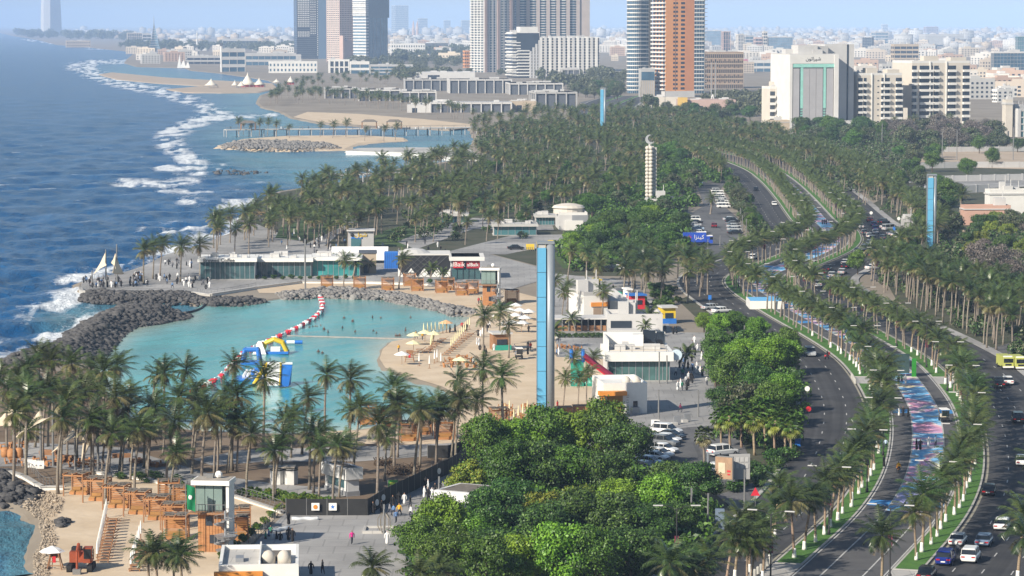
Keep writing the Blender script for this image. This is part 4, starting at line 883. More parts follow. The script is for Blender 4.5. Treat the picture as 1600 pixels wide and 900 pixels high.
woods('woods', [([(180, 78), (460, 84), (460, 74), (200, 70)], 160, 25, 2, 3.4), ([(20, 54), (210, 60), (210, 66), (40, 60)], 140, 60, 3, 6), ([(620, 95), (740, 92), (740, 80), (620, 80)], 90, 30, 1.6, 3), ([(1380, 158), (1600, 150), (1600, 140), (1380, 140)], 30, 20, 1.2, 2)], m_lf_dusty, 'hazy belts of trees far along the coast')

def low_woods(name, zones, m, label, key):
    V, F, o = [], [], 0; v0, f0 = TREE[key][0]['V'].reshape(-1, 4, 3), TREE[key][0]['F']
    for pts, smin, smax in zones:
        for p in pts:
            a = rng.uniform(0, 6.28); ca, sa = math.cos(a), math.sin(a); s = rng.uniform(smin, smax); vv = v0[rng.permutation(len(v0))[:330]]; c = vv.mean(1, keepdims=True); vv = (c + (vv - c) * (1.7 if s < 1.7 else 2.4) / max(1, s * .8)).reshape(-1, 3) * s
            V.append(np.stack([vv[:, 0] * ca - vv[:, 1] * sa + p.x, vv[:, 0] * sa + vv[:, 1] * ca + p.y, vv[:, 2] - .2 * s], 1)); F.append(np.arange(len(vv)).reshape(-1, 4) + o); o += len(vv)
    F = np.concatenate(F); return stuff(obj(name, arr_mesh(name, np.concatenate(V), F, rng.integers(0, 2, len(F)), m)), label, 'undergrowth')
def along(v0, v1, n, o0, o1): return [road_pt(rng.uniform(v0, v1), rng.uniform(o0, o1), 0)[0] for _ in range(n)]
low_woods('undergrowth', [(scatter([(650, 860), (700, 805), (745, 765), (900, 725), (985, 752), (1080, 800), (1120, 850), (1060, 915), (655, 915)], 190, 2.4), .9, 1.6), (scatter([(1112, 522), (1190, 522), (1240, 580), (1256, 640), (1245, 700), (1170, 706), (1118, 690), (1128, 640)], 110, 2.4), .7, 1.4), (scatter([(880, 400), (930, 358), (1066, 340), (1072, 388), (1010, 424), (900, 424)], 130, 4), 1.2, 2.2), (scatter([(900, 335), (1000, 262), (1110, 258), (1092, 290), (1080, 330), (960, 350)], 150, 5), 1.4, 2.6), (along(840, 1250, 90, -32, -22), 1.2, 2.2)], [m_lf_dark, m_lf_mid], 'dark green shrubs filling the gardens between the trees', 'hedge')
low_woods('undergrowth', [(scatter([(560, 380), (700, 300), (760, 255), (850, 230), (1000, 245), (900, 340), (800, 382)], 190, 6), .9, 1.7), (along(120, 1250, 170, 25, 42), .8, 1.6), (scatter([(1480, 400), (1560, 350), (1640, 345), (1640, 500), (1560, 480), (1430, 440)], 210, 4), 1.1, 2.0), (scatter([(1190, 246), (1260, 206), (1400, 206), (1560, 212), (1560, 236), (1420, 236), (1410, 290), (1370, 320), (1290, 290)], 260, 8), 1.8, 3), (scatter([(745, 244), (760, 205), (1000, 180), (1200, 205), (1250, 230), (1180, 240), (1000, 232), (850, 226)], 260, 9), 1.6, 2.8), (scatter([(1142, 285), (1158, 300), (1178, 335), (1196, 362), (1178, 372), (1152, 330), (1136, 300)], 60, 3), .8, 1.4)], [m_lf_dusty, m_lf_dark], 'dusty green scrub between palms and villas', 'hedge')

# ================================================================== BUILDINGS
def wallm(n, c, var=.08, scale=.12, rough=.8): return mat(n, c, rough, var, scale)
w_white = wallm('wall_white', (0.66, 0.645, 0.615)); w_cream = wallm('wall_cream', (0.58, 0.53, 0.46)); w_grey = wallm('wall_grey', (0.40, 0.395, 0.39)); w_lgrey = wallm('wall_light_grey', (0.52, 0.51, 0.50))
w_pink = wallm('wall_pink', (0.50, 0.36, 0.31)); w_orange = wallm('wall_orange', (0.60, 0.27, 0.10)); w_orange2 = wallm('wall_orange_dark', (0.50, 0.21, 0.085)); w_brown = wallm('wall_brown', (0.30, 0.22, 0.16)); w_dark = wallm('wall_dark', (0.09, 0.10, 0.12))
w_tan = wallm('wall_tan', (0.44, 0.36, 0.27)); w_mag = wallm('wall_magenta', (0.42, 0.05, 0.17)); w_ter = wallm('roof_terracotta', (0.42, 0.12, 0.06)); w_yel = wallm('wall_yellow', (0.62, 0.42, 0.12))
def glassm(n, c, rough=.12): return mat(n, c, rough, .3, .08, spec=.6)
g_blue = glassm('glass_blue', (0.05, 0.11, 0.17)); g_dark = glassm('glass_dark', (0.025, 0.035, 0.05)); g_teal = glassm('glass_teal', (0.06, 0.16, 0.18)); g_sky = glassm('glass_sky', (0.16, 0.25, 0.34)); g_mint = mat('mint_panel', (0.30, 0.60, 0.52), .6, .1, .3)
w_steel = mat('steel_grey', (0.33, 0.34, 0.36), .45, .1, .3, metal=.4)

class Bld:
    """local frame: nearest corner at the origin, front face along +x (y = 0), left face along +y (x = 0)"""
    def __init__(s, name, label, xl, xm, xr, yb, yt, phi=25, cat='building', h=None, group=None):
        pm = PM(yb); s.phi = R(phi); s.b = (xr - xm) / pm / math.cos(s.phi); s.a = max(6.0, (xm - xl) / pm / max(.05, math.sin(s.phi)))
        if xm - xl < .5: s.a = min(s.b, 22.0)
        s.h = h if h else HT(yb, yt); s.root = thing(name, label, cat, G(xm, yb), s.phi, group); s.pm = pm
    def part(s, name, mb, m, kind=None, smooth=False):
        o = mb.build(name, m, s.root, smooth=smooth)
        if kind: o['kind'] = kind
        return o
    def core(s, m, name='core', z0=0.0, z1=None, ins=0.35):
        b = MB(); b.box((s.b / 2, s.a / 2, z0), (s.b - 2 * ins, s.a - 2 * ins, (s.h if z1 is None else z1) - z0)); return s.part(name, b, m)
    def bands(s, n, bh, m, z0=0.0, z1=None, name='floor_bands', ins=0.0, x0=0, x1=None, y0=0, y1=None):
        z1 = s.h if z1 is None else z1; x1 = s.b if x1 is None else x1; y1 = s.a if y1 is None else y1; b = MB(); st = (z1 - z0) / n
        for i in range(n): b.box(((x0 + x1) / 2, (y0 + y1) / 2, z0 + st * (i + 1) - bh), (x1 - x0 - ins, y1 - y0 - ins, bh))
        return s.part(name, b, m, 'stuff')
    def piers(s, nf, nl, wd, m, z0=0.0, z1=None, out=.12, name='piers'):
        z1 = s.h if z1 is None else z1; b = MB()
        for i in range(nf + 1):
            if nf: b.box((wd / 2 + (s.b - wd) * i / nf, .25 - out, z0), (wd, .7, z1 - z0 + .05))
        for i in range(nl + 1):
            if nl: b.box((.25 - out, wd / 2 + (s.a - wd) * i / nl, z0), (.7, wd, z1 - z0 + .05))
        return s.part(name, b, m, 'stuff')
    def wins(s, face, n, fl, ww, wh, m, z0=2.0, z1=None, u0=.0, u1=1.0, out=.06, name='windows'):
        z1 = s.h - 1 if z1 is None else z1; b = MB(); w_ = s.b if face == 'f' else s.a
        for i in range(n):
            u = (u0 + (u1 - u0) * (i + .5) / n) * w_
            for k in range(fl):
                z = z0 + (z1 - z0) * (k + .5) / fl - wh / 2
                if face == 'f': b.box((u, -out + .1, z), (ww, .3, wh))
                else: b.box((-out + .1, u, z), (.3, ww, wh))
        return s.part(name, b, m, 'stuff')
    def roof(s, m, items=4, ph=1.0):
        b = MB(); t = .35
        for c, sz in (((s.b / 2, t / 2, s.h), (s.b, t, ph)), ((s.b / 2, s.a - t / 2, s.h), (s.b, t, ph)), ((t / 2, s.a / 2, s.h), (t, s.a - 2 * t, ph)), ((s.b - t / 2, s.a / 2, s.h), (t, s.a - 2 * t, ph))): b.box(c, sz)
        s.part('parapet', b, m); r_ = random.Random(int(s.b * 100)); b = MB()
        for i in range(items):
            x, y = r_.uniform(.15, .85) * s.b, r_.uniform(.2, .8) * s.a; z_ = r_.uniform(1.2, 3.2); b.box((x, y, s.h), (r_.uniform(1.5, s.b * .22 + 1.6), r_.uniform(1.5, s.a * .2 + 1.6), z_)); b.tube([(x + 1, y, s.h), (x + 1, y, s.h + z_ + 2)], .12, 5)
        if items: s.part('roof_equipment', b, w_lgrey, 'stuff')
    def block(s, name, m, x0, x1, y0, y1, z0, z1):
        b = MB(); b.box(((x0 + x1) / 2, (y0 + y1) / 2, z0), (x1 - x0, y1 - y0, z1 - z0)); return s.part(name, b, m)

# ---- the tall towers -------------------------------------------------------
t = Bld('office_tower', 'dark glass tower with scattered white window grid, leftmost of the high towers', 462, 464, 497, 92, 0, 12, h=150)
t.a = 40; t.core(g_dark); t.bands(44, .9, w_dark); t.wins('f', 7, 26, 2.1, 2.2, w_lgrey, 55, 150, .04, .6); t.wins('f', 3, 26, 1.8, 2.2, w_lgrey, 42, 150, .62, .9); t.wins('f', 1, 40, 1.2, 1.8, w_white, 5, 148, .93, 1.0); t.wins('f', 7, 3, 2.1, 2.0, w_lgrey, 38, 48, .04, .6); t.roof(w_dark)
b = MB(); b.box((t.b + 7, 8, 0), (14, 22, 150)); t.part('side_wing', b, mat('wing_glass', (0.10, 0.15, 0.22), .3, .1)); t.wins('f', 1, 44, .7, 2, w_white, 8, 148, 1.02, 1.04)
t = Bld('residential_tower', 'pinkish stone tower between the dark and striped towers', 509, 531, 551, 97, 0, 42, h=140)
t.core(g_dark); t.bands(42, 2.2, wallm('stone_pale', (0.55, 0.48, 0.43))); t.piers(8, 7, 1.1, w_pink); t.roof(w_pink)
b = MB(); b.box((t.b * .6, -3, 0), (t.b * .9, 8, 34)); b.box((t.b * .05, -4, 0), (3, 9, 42)); t.part('porch_block', b, w_pink)
t = Bld('striped_tower', 'white and glass striped tower right of the pinkish tower', 551, 572, 604, 100, 0, 52, h=140)
t.core(g_sky); t.bands(30, 2.0, w_white, ins=-.2, x1=t.b * .12); t.bands(60, .7, mat('tower_slate', (0.17, 0.215, 0.27), .4, .1)); t.piers(6, 0, .35, w_steel); t.roof(w_white)
b = MB(); b.box((t.b * .55, t.a * .5, 70), (t.b * 1.05, t.a * 1.02, 70)); t.part('upper_block', b, mat('tower_slate', (0.17, 0.215, 0.27)))
t.bands(22, 1.8, w_white, 72, 140, 'upper_floor_bands', -.8, -.5, t.b * .10)
t = Bld('twin_residential_tower', 'pale blue and white apartment tower, left of the towering pair', 735, 757, 800, 113, 0, 38, h=150)
t.core(g_blue); t.bands(46, 1.3, w_lgrey); t.piers(7, 4, 2.6, w_lgrey, out=.3); t.wins('l', 4, 46, 2.2, 2.0, g_dark, 1, 148, out=.5); t.piers(2, 0, 4, w_pink, out=1.0, name='pink_piers'); t.bands(46, 1.1, w_white, x0=-1.6, x1=2, name='balconies'); t.bands(46, 1.1, w_white, x0=t.b * .62, x1=t.b * .74, y0=-1.4, name='balconies'); t.roof(w_lgrey)
t = Bld('twin_residential_tower', 'brown and blue grey apartment tower, right of the towering pair', 803, 806, 921, 112, 0, 12, h=150)
t.a = 40; t.core(g_blue); t.bands(46, .9, w_grey); t.piers(7, 2, 4.6, wallm('tower_brown', (0.40, 0.345, 0.315)), out=2.6); t.wins('f', 5, 46, 2.6, 1.4, g_dark, 1, 149, .72, .97, .75)
for u in (.06, .2, .34, .48, .62): t.bands(46, 1.0, w_white, x0=t.b * u, x1=t.b * (u + .05), y0=-1.3, name='balconies')
t.block('end_wall', wallm('tower_brown', (0.34, 0.275, 0.235)), t.b * .86, t.b, -.9, 10, 0, 150); t.roof(w_grey)
t = Bld('stepped_apartment_block', 'white stepped apartment block with dark glazed shoulder below the paired towers', 794, 801, 843, 122, 52, 14)
t.a = 30; t.core(g_dark); t.bands(12, 1.2, w_white, z1=t.h * .8); t.bands(12, 1.3, w_white, x0=-1.5, x1=t.b * .14, name='balconies'); t.bands(9, 1.3, w_white, 0, t.h * .62, x0=t.b * .18, x1=t.b * .62, y0=-1.5, name='balconies')
t.block('glazed_shoulder', g_dark, t.b * .3, t.b * 1.0, -.6, 3, t.h * .55, t.h * .92); t.block('penthouse', w_white, t.b * .3, t.b * .95, 2, 20, t.h, t.h + 7); t.roof(w_white)
for i in range(4): t.block('wall_fin', w_lgrey, t.b * (.62 + .11 * i), t.b * (.69 + .11 * i), -1.6, 6, 0, t.h * (.60 + .08 * i))
t = Bld('apartment_block', 'long ribbed white apartment block in front of the paired towers', 838, 843, 937, 119, 60, 10)
t.a = 26; t.core(g_dark); t.bands(13, .9, w_cream, z1=t.h - 2)
for i in range(13): t.block('wall_fin', w_lgrey if i % 2 else w_white, t.b * (i / 13), t.b * (i / 13 + .042), -1.5, 5, 0, t.h + (1.6 if i % 3 else 0))
for u in (.055, .21, .36, .52, .68, .83): t.bands(13, 1.1, w_cream, z1=t.h - 2, x0=t.b * u, x1=t.b * (u + .05), y0=-1.2, name='balconies')
t.roof(w_white, 8)
# round-cornered glass tower
t = Bld('glass_tower', 'blue glass tower with white floor rings left of the orange tower', 976, 993, 1018, 146, 0, 42, h=118)
n = 33
def rounded(b_, a_, r, z0, z1, grow=0.0):
    pts = []
    for cx, cy, a0 in ((r, r, 180), (b_ - r, r, 270), (b_ - r, a_ - r, 0), (r, a_ - r, 90)):
        for k in range(6): q = R(a0 + 18 * k); pts.append((cx + (r + grow) * math.cos(q), cy + (r + grow) * math.sin(q)))
    return pts
b = MB(); b.prism(rounded(t.b, t.a, 6, 0, 0), 0, t.h); t.part('glazing', b, g_blue)
b = MB()
for i in range(n): b.prism(rounded(t.b, t.a, 6, 0, 0, .55), t.h / n * (i + 1) - .95, t.h / n * (i + 1)); 
t.part('floor_rings', b, w_white, 'stuff'); b = MB()
for q in rounded(t.b, t.a, 6, 0, 0, .12): b.box((q[0], q[1], 0), (.3, .3, t.h))
t.part('mullions', b, w_steel, 'stuff'); t.block('service_core', w_tan, t.b * .92, t.b + 3.5, 2, 10, 0, t.h)
t = Bld('orange_tower', 'tall orange brick tower with white balcony flank', 1022, 1040, 1085, 152, 0, 20, h=118)
t.core(w_orange, 'shaft', ins=0); n = 32
t.wins('f', 1, n, 1.6, 1.7, g_dark, 2, 116, .24, .34); t.wins('f', 1, n, 1.6, 1.7, g_dark, 2, 116, .34, .44); t.wins('f', 1, n, 3.6, 1.9, g_dark, 2, 116, .54, .66)
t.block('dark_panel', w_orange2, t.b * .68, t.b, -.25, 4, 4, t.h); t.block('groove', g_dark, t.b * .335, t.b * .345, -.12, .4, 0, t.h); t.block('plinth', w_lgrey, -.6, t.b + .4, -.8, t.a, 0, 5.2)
b = MB(); b2 = MB()
for k in range(n):
    z = 6 + (t.h - 8) / n * k; b.box((-1.0, t.a / 2, z), (2.4, t.a * .98, 1.25))
    for j in range(4): b2.box((-.2, t.a * (.14 + .24 * j), z + 1.3), (.5, t.a * .13, 1.8))
t.part('balconies', b, w_white, 'stuff'); t.part('windows', b2, g_dark, 'stuff'); t.roof(w_white)
t = Bld('glass_tower', 'slimmer blue glass tower behind the right edge of the orange tower', 1078, 1080, 1101, 146, 0, 15, h=118)
t.a = 24; t.core(g_blue); t.bands(33, .9, w_white, ins=-.6); t.piers(5, 3, .3, w_steel); t.bands(33, .4, w_steel, x0=t.b - 1, x1=t.b + 2.2, y0=-1, y1=5, name='balconies')
t = Bld('utility_block', 'small grey block with blank sign panel before the orange tower', 1000, 1001, 1023, 152, 109, 8); t.a = 10; t.core(w_grey, ins=0); t.block('sign_panel', g_blue, .6, t.b - .6, -.3, .3, t.h * .62, t.h * .92); t.piers(7, 0, .5, w_tan, 0, t.h * .6); t.roof(w_grey, 2)
t = Bld('office_block', 'brown panelled office block right of the orange tower', 1086, 1089, 1162, 138, 83, 8); t.a = 30; t.core(g_dark); t.bands(7, 1.2, w_tan); t.piers(24, 6, .55, w_brown); t.wins('f', 10, 4, 2.6, 1.6, w_brown, 2, t.h * .9, .0, 1, .02, 'panels'); t.roof(w_brown, 3)
# ---- hotel with its Arabic name ---------------------------------------------
t = Bld('hotel_building', 'pale grey slab hotel with mint green trim and dark Arabic lettering', 1233, 1233, 1311, 202, 86, 14)
t.a = (1342 - 1311) / t.pm / math.sin(R(14)) * .9; t.a = 34
ff = t.b; H = t.h
t.block('shaft', w_lgrey, 0.6, ff - .6, .8, t.a, 0, H - .5)
t.block('left_pier', w_white, 0, ff * .055, -.6, t.a, 0, H); t.block('right_pier', w_white, ff * .91, ff, -.9, t.a, 0, H); t.block('head_beam', w_white, ff * .055, ff * .91, -.6, 4, H * .88, H)
t.block('mint_band', g_mint, ff * .07, ff * .91, -.45, .8, H * .83, H * .878)
for u in (.225, .695): t.block('mint_strip', g_mint, ff * u, ff * (u + .05), -.35, .9, H * .28, H * .83); t.bands(6, .6, g_mint, 2, H * .26, 'mint_rungs', 0, ff * u, ff * (u + .045), -.3, .9); t.block('slot', g_dark, ff * (u - .015), ff * (u + .0), -.05, .9, 0, H * .83)
for u0, u1 in ((.07, .2), (.275, .405), (.412, .54), (.547, .68), (.76, .895)): t.block('ribbed_panel', wallm('panel_grey', (0.40, 0.39, 0.40)), ff * u0, ff * u1, -.3, .9, 0, H * .815)
t.block('roof_house', w_lgrey, ff * .22, ff * .62, 4, 16, H, H + 5.5); t.block('roof_house', w_grey, ff * .62, ff * .86, 6, 16, H, H + 5); t.block('rear_tower', w_lgrey, ff * .84, ff + 13.5, 10, t.a, 0, H + 6)
t.block('rear_slot', g_dark, ff + 9, ff + 10, 9.8, 12, 0, H + 5.9); t.block('podium', w_lgrey, ff * .7, ff + 14, -6, -1, 0, 5)
t.bands(26, .12, w_grey, 0, H * .8, 'panel_joints', 0, ff * .28, ff * .68, -.36, .2); t.roof(w_lgrey, 8, .6)
def text_mesh(body, size, extrude=.05):
    cu = bpy.data.curves.new('txt', 'FONT'); cu.body = body; cu.size = size; cu.extrude = extrude; cu.align_x = 'CENTER'; cu.align_y = 'CENTER'; cu.resolution_u = 3
    o = bpy.data.objects.new('txt', cu); COL.objects.link(o); bpy.context.view_layer.update()
    me = bpy.data.meshes.new_from_object(o.evaluated_get(bpy.context.evaluated_depsgraph_get())); bpy.data.objects.remove(o); return me
def sign(body, width, m, parent, loc, rot=(math.pi / 2, 0, 0), name='lettering', height=None):
    me = text_mesh(body, 1.0); xs = [v.co.x for v in me.vertices]; ys = [v.co.y for v in me.vertices]
    k = width / max(.01, max(xs) - min(xs)); ky = k if height is None else height / max(.01, max(ys) - min(ys)); cx, cyy = (max(xs) + min(xs)) / 2, (max(ys) + min(ys)) / 2
    for v_ in me.vertices: v_.co.x = (v_.co.x - cx) * k; v_.co.y = (v_.co.y - cyy) * ky
    me.materials.clear(); me.materials.append(m); o = obj(name, me, parent, loc); o.rotation_euler = rot; return o
m_black = mat('black_paint', (0.02, 0.02, 0.022), .6, .1); m_red = mat('red_paint', (0.55, 0.025, 0.035), .5, .1); m_yellow = mat('yellow_paint', (0.70, 0.48, 0.03), .5, .1); m_bluep = mat('blue_vinyl', (0.02, 0.07, 0.42), .4, .1); m_green = mat('green_cloth', (0.0, 0.16, 0.06), .7, .1)
AR = {'sheraton': '\ufee5\ufeee\ufe97\ufe8d\ufeae\ufef4\ufeb7', 'kinza': '\ufe8d\ufeb0\ufee8\ufef4\ufedb', 'shul': '\ufedd\ufeee\ufeb7'}
sign(AR['sheraton'], 9.2, m_black, t.root, (ff * .475, -.68, H * .94))
# ---- apartments with individual balconies -----------------------------------
def apartments(label, xm, xr, xend, yb, yt, floors, cols, name='apartment_block'):
    t = Bld(name, label, xm, xm, xr, yb, yt, 16); t.a = (xend - xr) / t.pm / math.sin(R(16)) * .62 + 8; t.core(w_cream, 'walls', ins=0); fh = (t.h - 3) / floors
    bal = MB(); bal.box((0, -.9, 0), (1, 1.9, 1.15)); bm_ = bal.mesh('balcony', w_white); rec = MB(); rec.box((0, 0.02, 1.2), (1, .25, 1.9)); rm = rec.mesh('window', g_dark)
    for u0, u1 in cols:
        wd = (u1 - u0) * t.b
        for k in range(floors):
            o = obj('balcony', bm_, t.root, ((u0 + u1) / 2 * t.b, 0, 1.5 + fh * k)); o.scale = (wd, 1, fh / 3.2); q = obj('window', rm, o); q.location = (0, 0, .05)
    for u0, u1 in ((.30, .30 + .02), (.585, .60)): t.block('pier', w_white, u0 * t.b, u1 * t.b, -.7, 2, 0, t.h + 1)
    t.wins('f', 1, floors, 1.1, .6, g_dark, 2, t.h - 1.5, .42, .5)
    b = MB()
    for k in range(floors):
        for y_ in (.2, .55, .75): b.box((t.b + .02, t.a * y_, 2.6 + fh * k), (.25, 1.6, 1.6))
    t.part('windows', b, g_dark, 'stuff'); t.block('flank_slot', g_dark, t.b - .3, t.b + .12, t.a * .38, t.a * .42, 0, t.h)
    t.block('roof_house', w_cream, t.b * .25, t.b * .5, 4, 10, t.h, t.h + 4.2); t.block('roof_house', w_cream, t.b * .68, t.b * .95, 1, 8, t.h, t.h + 3.4); t.roof(w_white, 4, 1.4); return t
apartments('white balcony apartment block just right of the grey hotel', 1340, 1411, 1434, 200, 118, 8, ((0.0, .10), (.13, .19), (.53, .72), (.86, 1.0)))
apartments('taller white balcony apartment block, rightmost of the two', 1424, 1518, 1543, 198, 99, 9, ((.0, .08), (.13, .36), (.38, .46), (.62, .76), (.88, 1.0)))
apartments('low white balcony building left of the grey hotel', 1203, 1233, 1240, 200, 139, 5, ((.0, .25), (.45, .95)))
t = Bld('garden_wall', 'long white podium wall below the balcony apartments', 1336, 1337, 1425, 206, 196, 4, cat='wall'); t.a = 6; t.core(w_lgrey, 'podium', ins=0); t.block('gate_pier', w_cream, t.b * .86, t.b * .92, -1, 2, 0, t.h + 10); t.roof(w_lgrey, 0, .5)
# ---- generic named blocks: name, label, xl, xm, xr, yb, yt, phi, floors, wall, glass, style --------------------
GEN = [
 ('glass_office', 'blue glass office block cut by the right picture edge', 1550, 1552, 1612, 128, 82, 8, 8, w_lgrey, g_blue, 'curtain'),
 ('villa', 'white villa with red tiled eaves below the blue glass office', 1552, 1558, 1585, 160, 141, 25, 3, w_white, g_dark, 'grid'), ('villa', 'low white villas right of the taller balcony block', 1560, 1564, 1602, 152, 136, 15, 2, w_white, g_dark, 'grid'),
 ('stair_tower_building', 'pale building with tall blank stair tower at the right edge', 1570, 1571, 1582, 214, 158, 10, 1, w_cream, g_dark, 'plain'), ('green_glass_building', 'pale building with green windows at the right edge', 1582, 1590, 1625, 214, 172, 20, 4, w_lgrey, g_teal, 'piers'),
 ('warehouse', 'grey box hall far behind the hotel with a pale end', 1440, 1446, 1507, 72, 54, 10, 1, w_grey, g_dark, 'plain'), ('office_block', 'cream office slab with ribbon windows behind the hotel', 1394, 1397, 1436, 104, 70, 10, 5, w_tan, g_dark, 'bands'), ('drum_building', 'dark rounded office with pale edge behind the hotel', 1348, 1362, 1366, 80, 58, 60, 5, w_grey, g_dark, 'curtain'), ('office_block', 'dark sloped office behind the rounded one', 1364, 1368, 1388, 68, 50, 10, 4, w_grey, g_blue, 'bands'),
 ('glass_office', 'pale blue glass office slab left of the hotel far behind', 1199, 1201, 1239, 84, 58, 8, 6, w_lgrey, g_sky, 'curtain'), ('office_block', 'blue mesh fronted office right of the slim glass tower', 1100, 1104, 1128, 70, 48, 8, 5, w_lgrey, g_sky, 'curtain'),
 ('unfinished_tower', 'pinkish concrete tower frame under construction in the city', 1127, 1130, 1142, 86, 50, 20, 6, w_pink, g_dark, 'frame'), ('office_block', 'pale arched office tower in the city', 1150, 1153, 1163, 80, 54, 20, 5, w_cream, g_dark, 'piers'), ('office_block', 'grey office beside the pale arched tower', 1163, 1165, 1178, 80, 56, 15, 5, w_grey, g_blue, 'bands'), ('office_block', 'reddish office slab in the city', 1178, 1180, 1191, 84, 59, 10, 5, w_pink, g_dark, 'bands'), ('office_block', 'pale tower with dark core at the hotel skyline', 1191, 1193, 1199, 84, 50, 15, 7, w_cream, g_dark, 'bands'),
 ('magenta_hall', 'magenta wall of a shop hall behind the brown office block', 1161, 1162, 1169, 114, 94, 5, 1, w_mag, g_dark, 'plain'), ('shop_hall', 'low white and grey hall right of the magenta wall', 1169, 1170, 1240, 112, 95, 4, 2, w_lgrey, g_blue, 'bands'),
 ('residential_tower', 'pair of hazy beige towers on the right horizon', 1444, 1447, 1467, 55, 42, 20, 6, w_pink, g_dark, 'bands'), ('residential_tower', 'hazy white tower on the horizon above the hotel', 1377, 1379, 1388, 52, 38, 20, 6, w_white, g_dark, 'bands'), ('green_tower', 'green glazed block at the right picture edge', 1588, 1590, 1615, 90, 58, 10, 5, g_teal, g_teal, 'curtain'),
 ('residential_tower', 'hazy slab tower cluster between the high towers', 611, 618, 638, 52, 9, 20, 14, w_grey, g_blue, 'bands'), ('residential_tower', 'hazy dark tower right of the slab cluster', 652, 655, 668, 52, 29, 20, 9, w_grey, g_blue, 'bands'), ('residential_tower', 'slim hazy tower alone on the skyline', 693, 695, 704, 51, 32, 20, 8, w_grey, g_blue, 'bands'), ('residential_tower', 'hazy tower touching the left of the paired towers', 720, 722, 735, 52, 32, 20, 8, w_grey, g_blue, 'bands'),
 ('white_hotel', 'long white low hotel with arched windows between the towers', 608, 611, 664, 88, 69, 6, 3, w_white, g_dark, 'grid'), ('white_hotel', 'low white building left of the paired towers', 706, 708, 735, 80, 68, 8, 2, w_white, g_dark, 'grid'), ('apartment_block', 'small orange apartment block left of the paired towers', 723, 726, 736, 106, 80, 20, 5, w_orange, g_dark, 'grid'), ('grey_hall', 'dark grey hall right of the long white hotel', 664, 666, 700, 84, 68, 6, 2, w_dark, g_dark, 'bands'),
 ('seafront_office', 'glass seafront office with white floor slabs on the far shore', 345, 346, 382, 112, 77, 20, 3, w_lgrey, g_blue, 'bands'), ('seafront_office', 'long blue grey office right of the glass seafront office', 382, 384, 462, 102, 84, 6, 2, w_grey, g_blue, 'bands'), ('seafront_office', 'raised office deck with white portal far behind', 346, 348, 402, 76, 61, 8, 2, w_grey, g_dark, 'bands'),
 ('white_lowrise', 'white low block with blue glazing left of the pinkish tower', 418, 420, 495, 114, 97, 6, 2, w_white, g_blue, 'grid'), ('white_lowrise', 'white low block with tall dark openings below the striped tower', 512, 514, 546, 114, 94, 6, 2, w_white, g_dark, 'piers'), ('glass_lowrise', 'low glass block with bright blue end wall', 546, 548, 577, 115, 97, 6, 2, w_white, g_blue, 'bands'), ('grey_lowrise', 'long grey low gallery below the striped tower', 577, 579, 645, 117, 102, 4, 3, w_grey, g_blue, 'bands'), ('dark_lowrise', 'dark roofed hall below the dark glass tower', 400, 402, 470, 98, 86, 4, 1, w_grey, g_dark, 'plain'),
 ('framed_block', 'pale framed concrete block beside the pointed tower far up the coast', 197, 199, 222, 72, 52, 10, 4, w_cream, g_dark, 'frame'), ('grey_block', 'grey slab beside the pale framed block far up the coast', 222, 223, 236, 72, 53, 10, 4, w_grey, g_dark, 'bands'), ('seafront_villa', 'low orange roofed seafront villa far up the coast', 101, 104, 140, 74, 64, 15, 2, w_tan, g_dark, 'grid'), ('grey_hall', 'low dark hall on the far shore', 290, 292, 345, 100, 88, 6, 2, w_grey, g_dark, 'bands'),
 ('white_villa', 'white villa with pergola behind the right palms', 1544, 1546, 1610, 342, 300, 6, 1, w_white, g_dark, 'plain'), ('pink_villa', 'pink walled villa right of the blue pylon', 1506, 1507, 1580, 352, 325, 4, 1, wallm('villa_pink', (0.50, 0.31, 0.24)), g_dark, 'plain'), ('bus_shelter', 'small dark roofed shelter beside the right pylon', 1417, 1418, 1442, 358, 343, 10, 1, w_grey, g_dark, 'frame'),
 ('brick_ruin', 'tan unfinished building left of the grey hotel', 1205, 1207, 1234, 138, 100, 10, 6, w_tan, g_dark, 'frame'), ('beige_shop', 'beige low building at the foot of the hotel', 1200, 1202, 1234, 204, 190, 5, 1, w_tan, g_dark, 'plain'),
]
def generic(nm, lab, xl, xm, xr, yb, yt, phi, fl, wm, gm, st, group=None):
    t = Bld(nm, lab, xl, xm, xr, yb, yt, phi, group=group); fh = t.h / fl
    if st == 'plain': t.core(wm, 'walls', ins=0); t.block('door', g_dark, t.b * .3, t.b * .45, -.15, .5, 0, min(3.2, t.h * .5)); t.block('cornice', w_lgrey, -.3, t.b + .3, -.3, t.a + .3, t.h * .9, t.h * .96)
    elif st == 'bands': t.core(gm); t.bands(fl, fh * .42, wm); t.piers(max(2, int(t.b / 9)), 2, .5, wm)
    elif st == 'curtain': t.core(gm); t.bands(fl, .5, w_steel); t.piers(max(4, int(t.b / 3.5)), 4, .18, w_steel, out=.05); t.block('cornice', wm, -.3, t.b + .3, -.3, t.a + .3, t.h - 1, t.h + .2)
    elif st == 'grid': t.core(wm, 'walls', ins=0); t.wins('f', max(3, int(t.b / 4.5)), fl, 2.0, fh * .45, gm, .5, t.h - .5); t.wins('l', 3, fl, 1.6, fh * .45, gm, .5, t.h - .5)
    elif st == 'piers': t.core(gm); t.bands(fl, fh * .2, wm); t.piers(max(3, int(t.b / 6)), 3, 1.8, wm)
    elif st == 'frame': t.core(w_dark, ins=1.5); t.bands(fl, .7, wm); t.piers(max(3, int(t.b / 5)), 3, .8, wm)
    t.roof(wm, 3 if t.h > 8 else 1, .8); return t
for g in GEN: generic(*g)
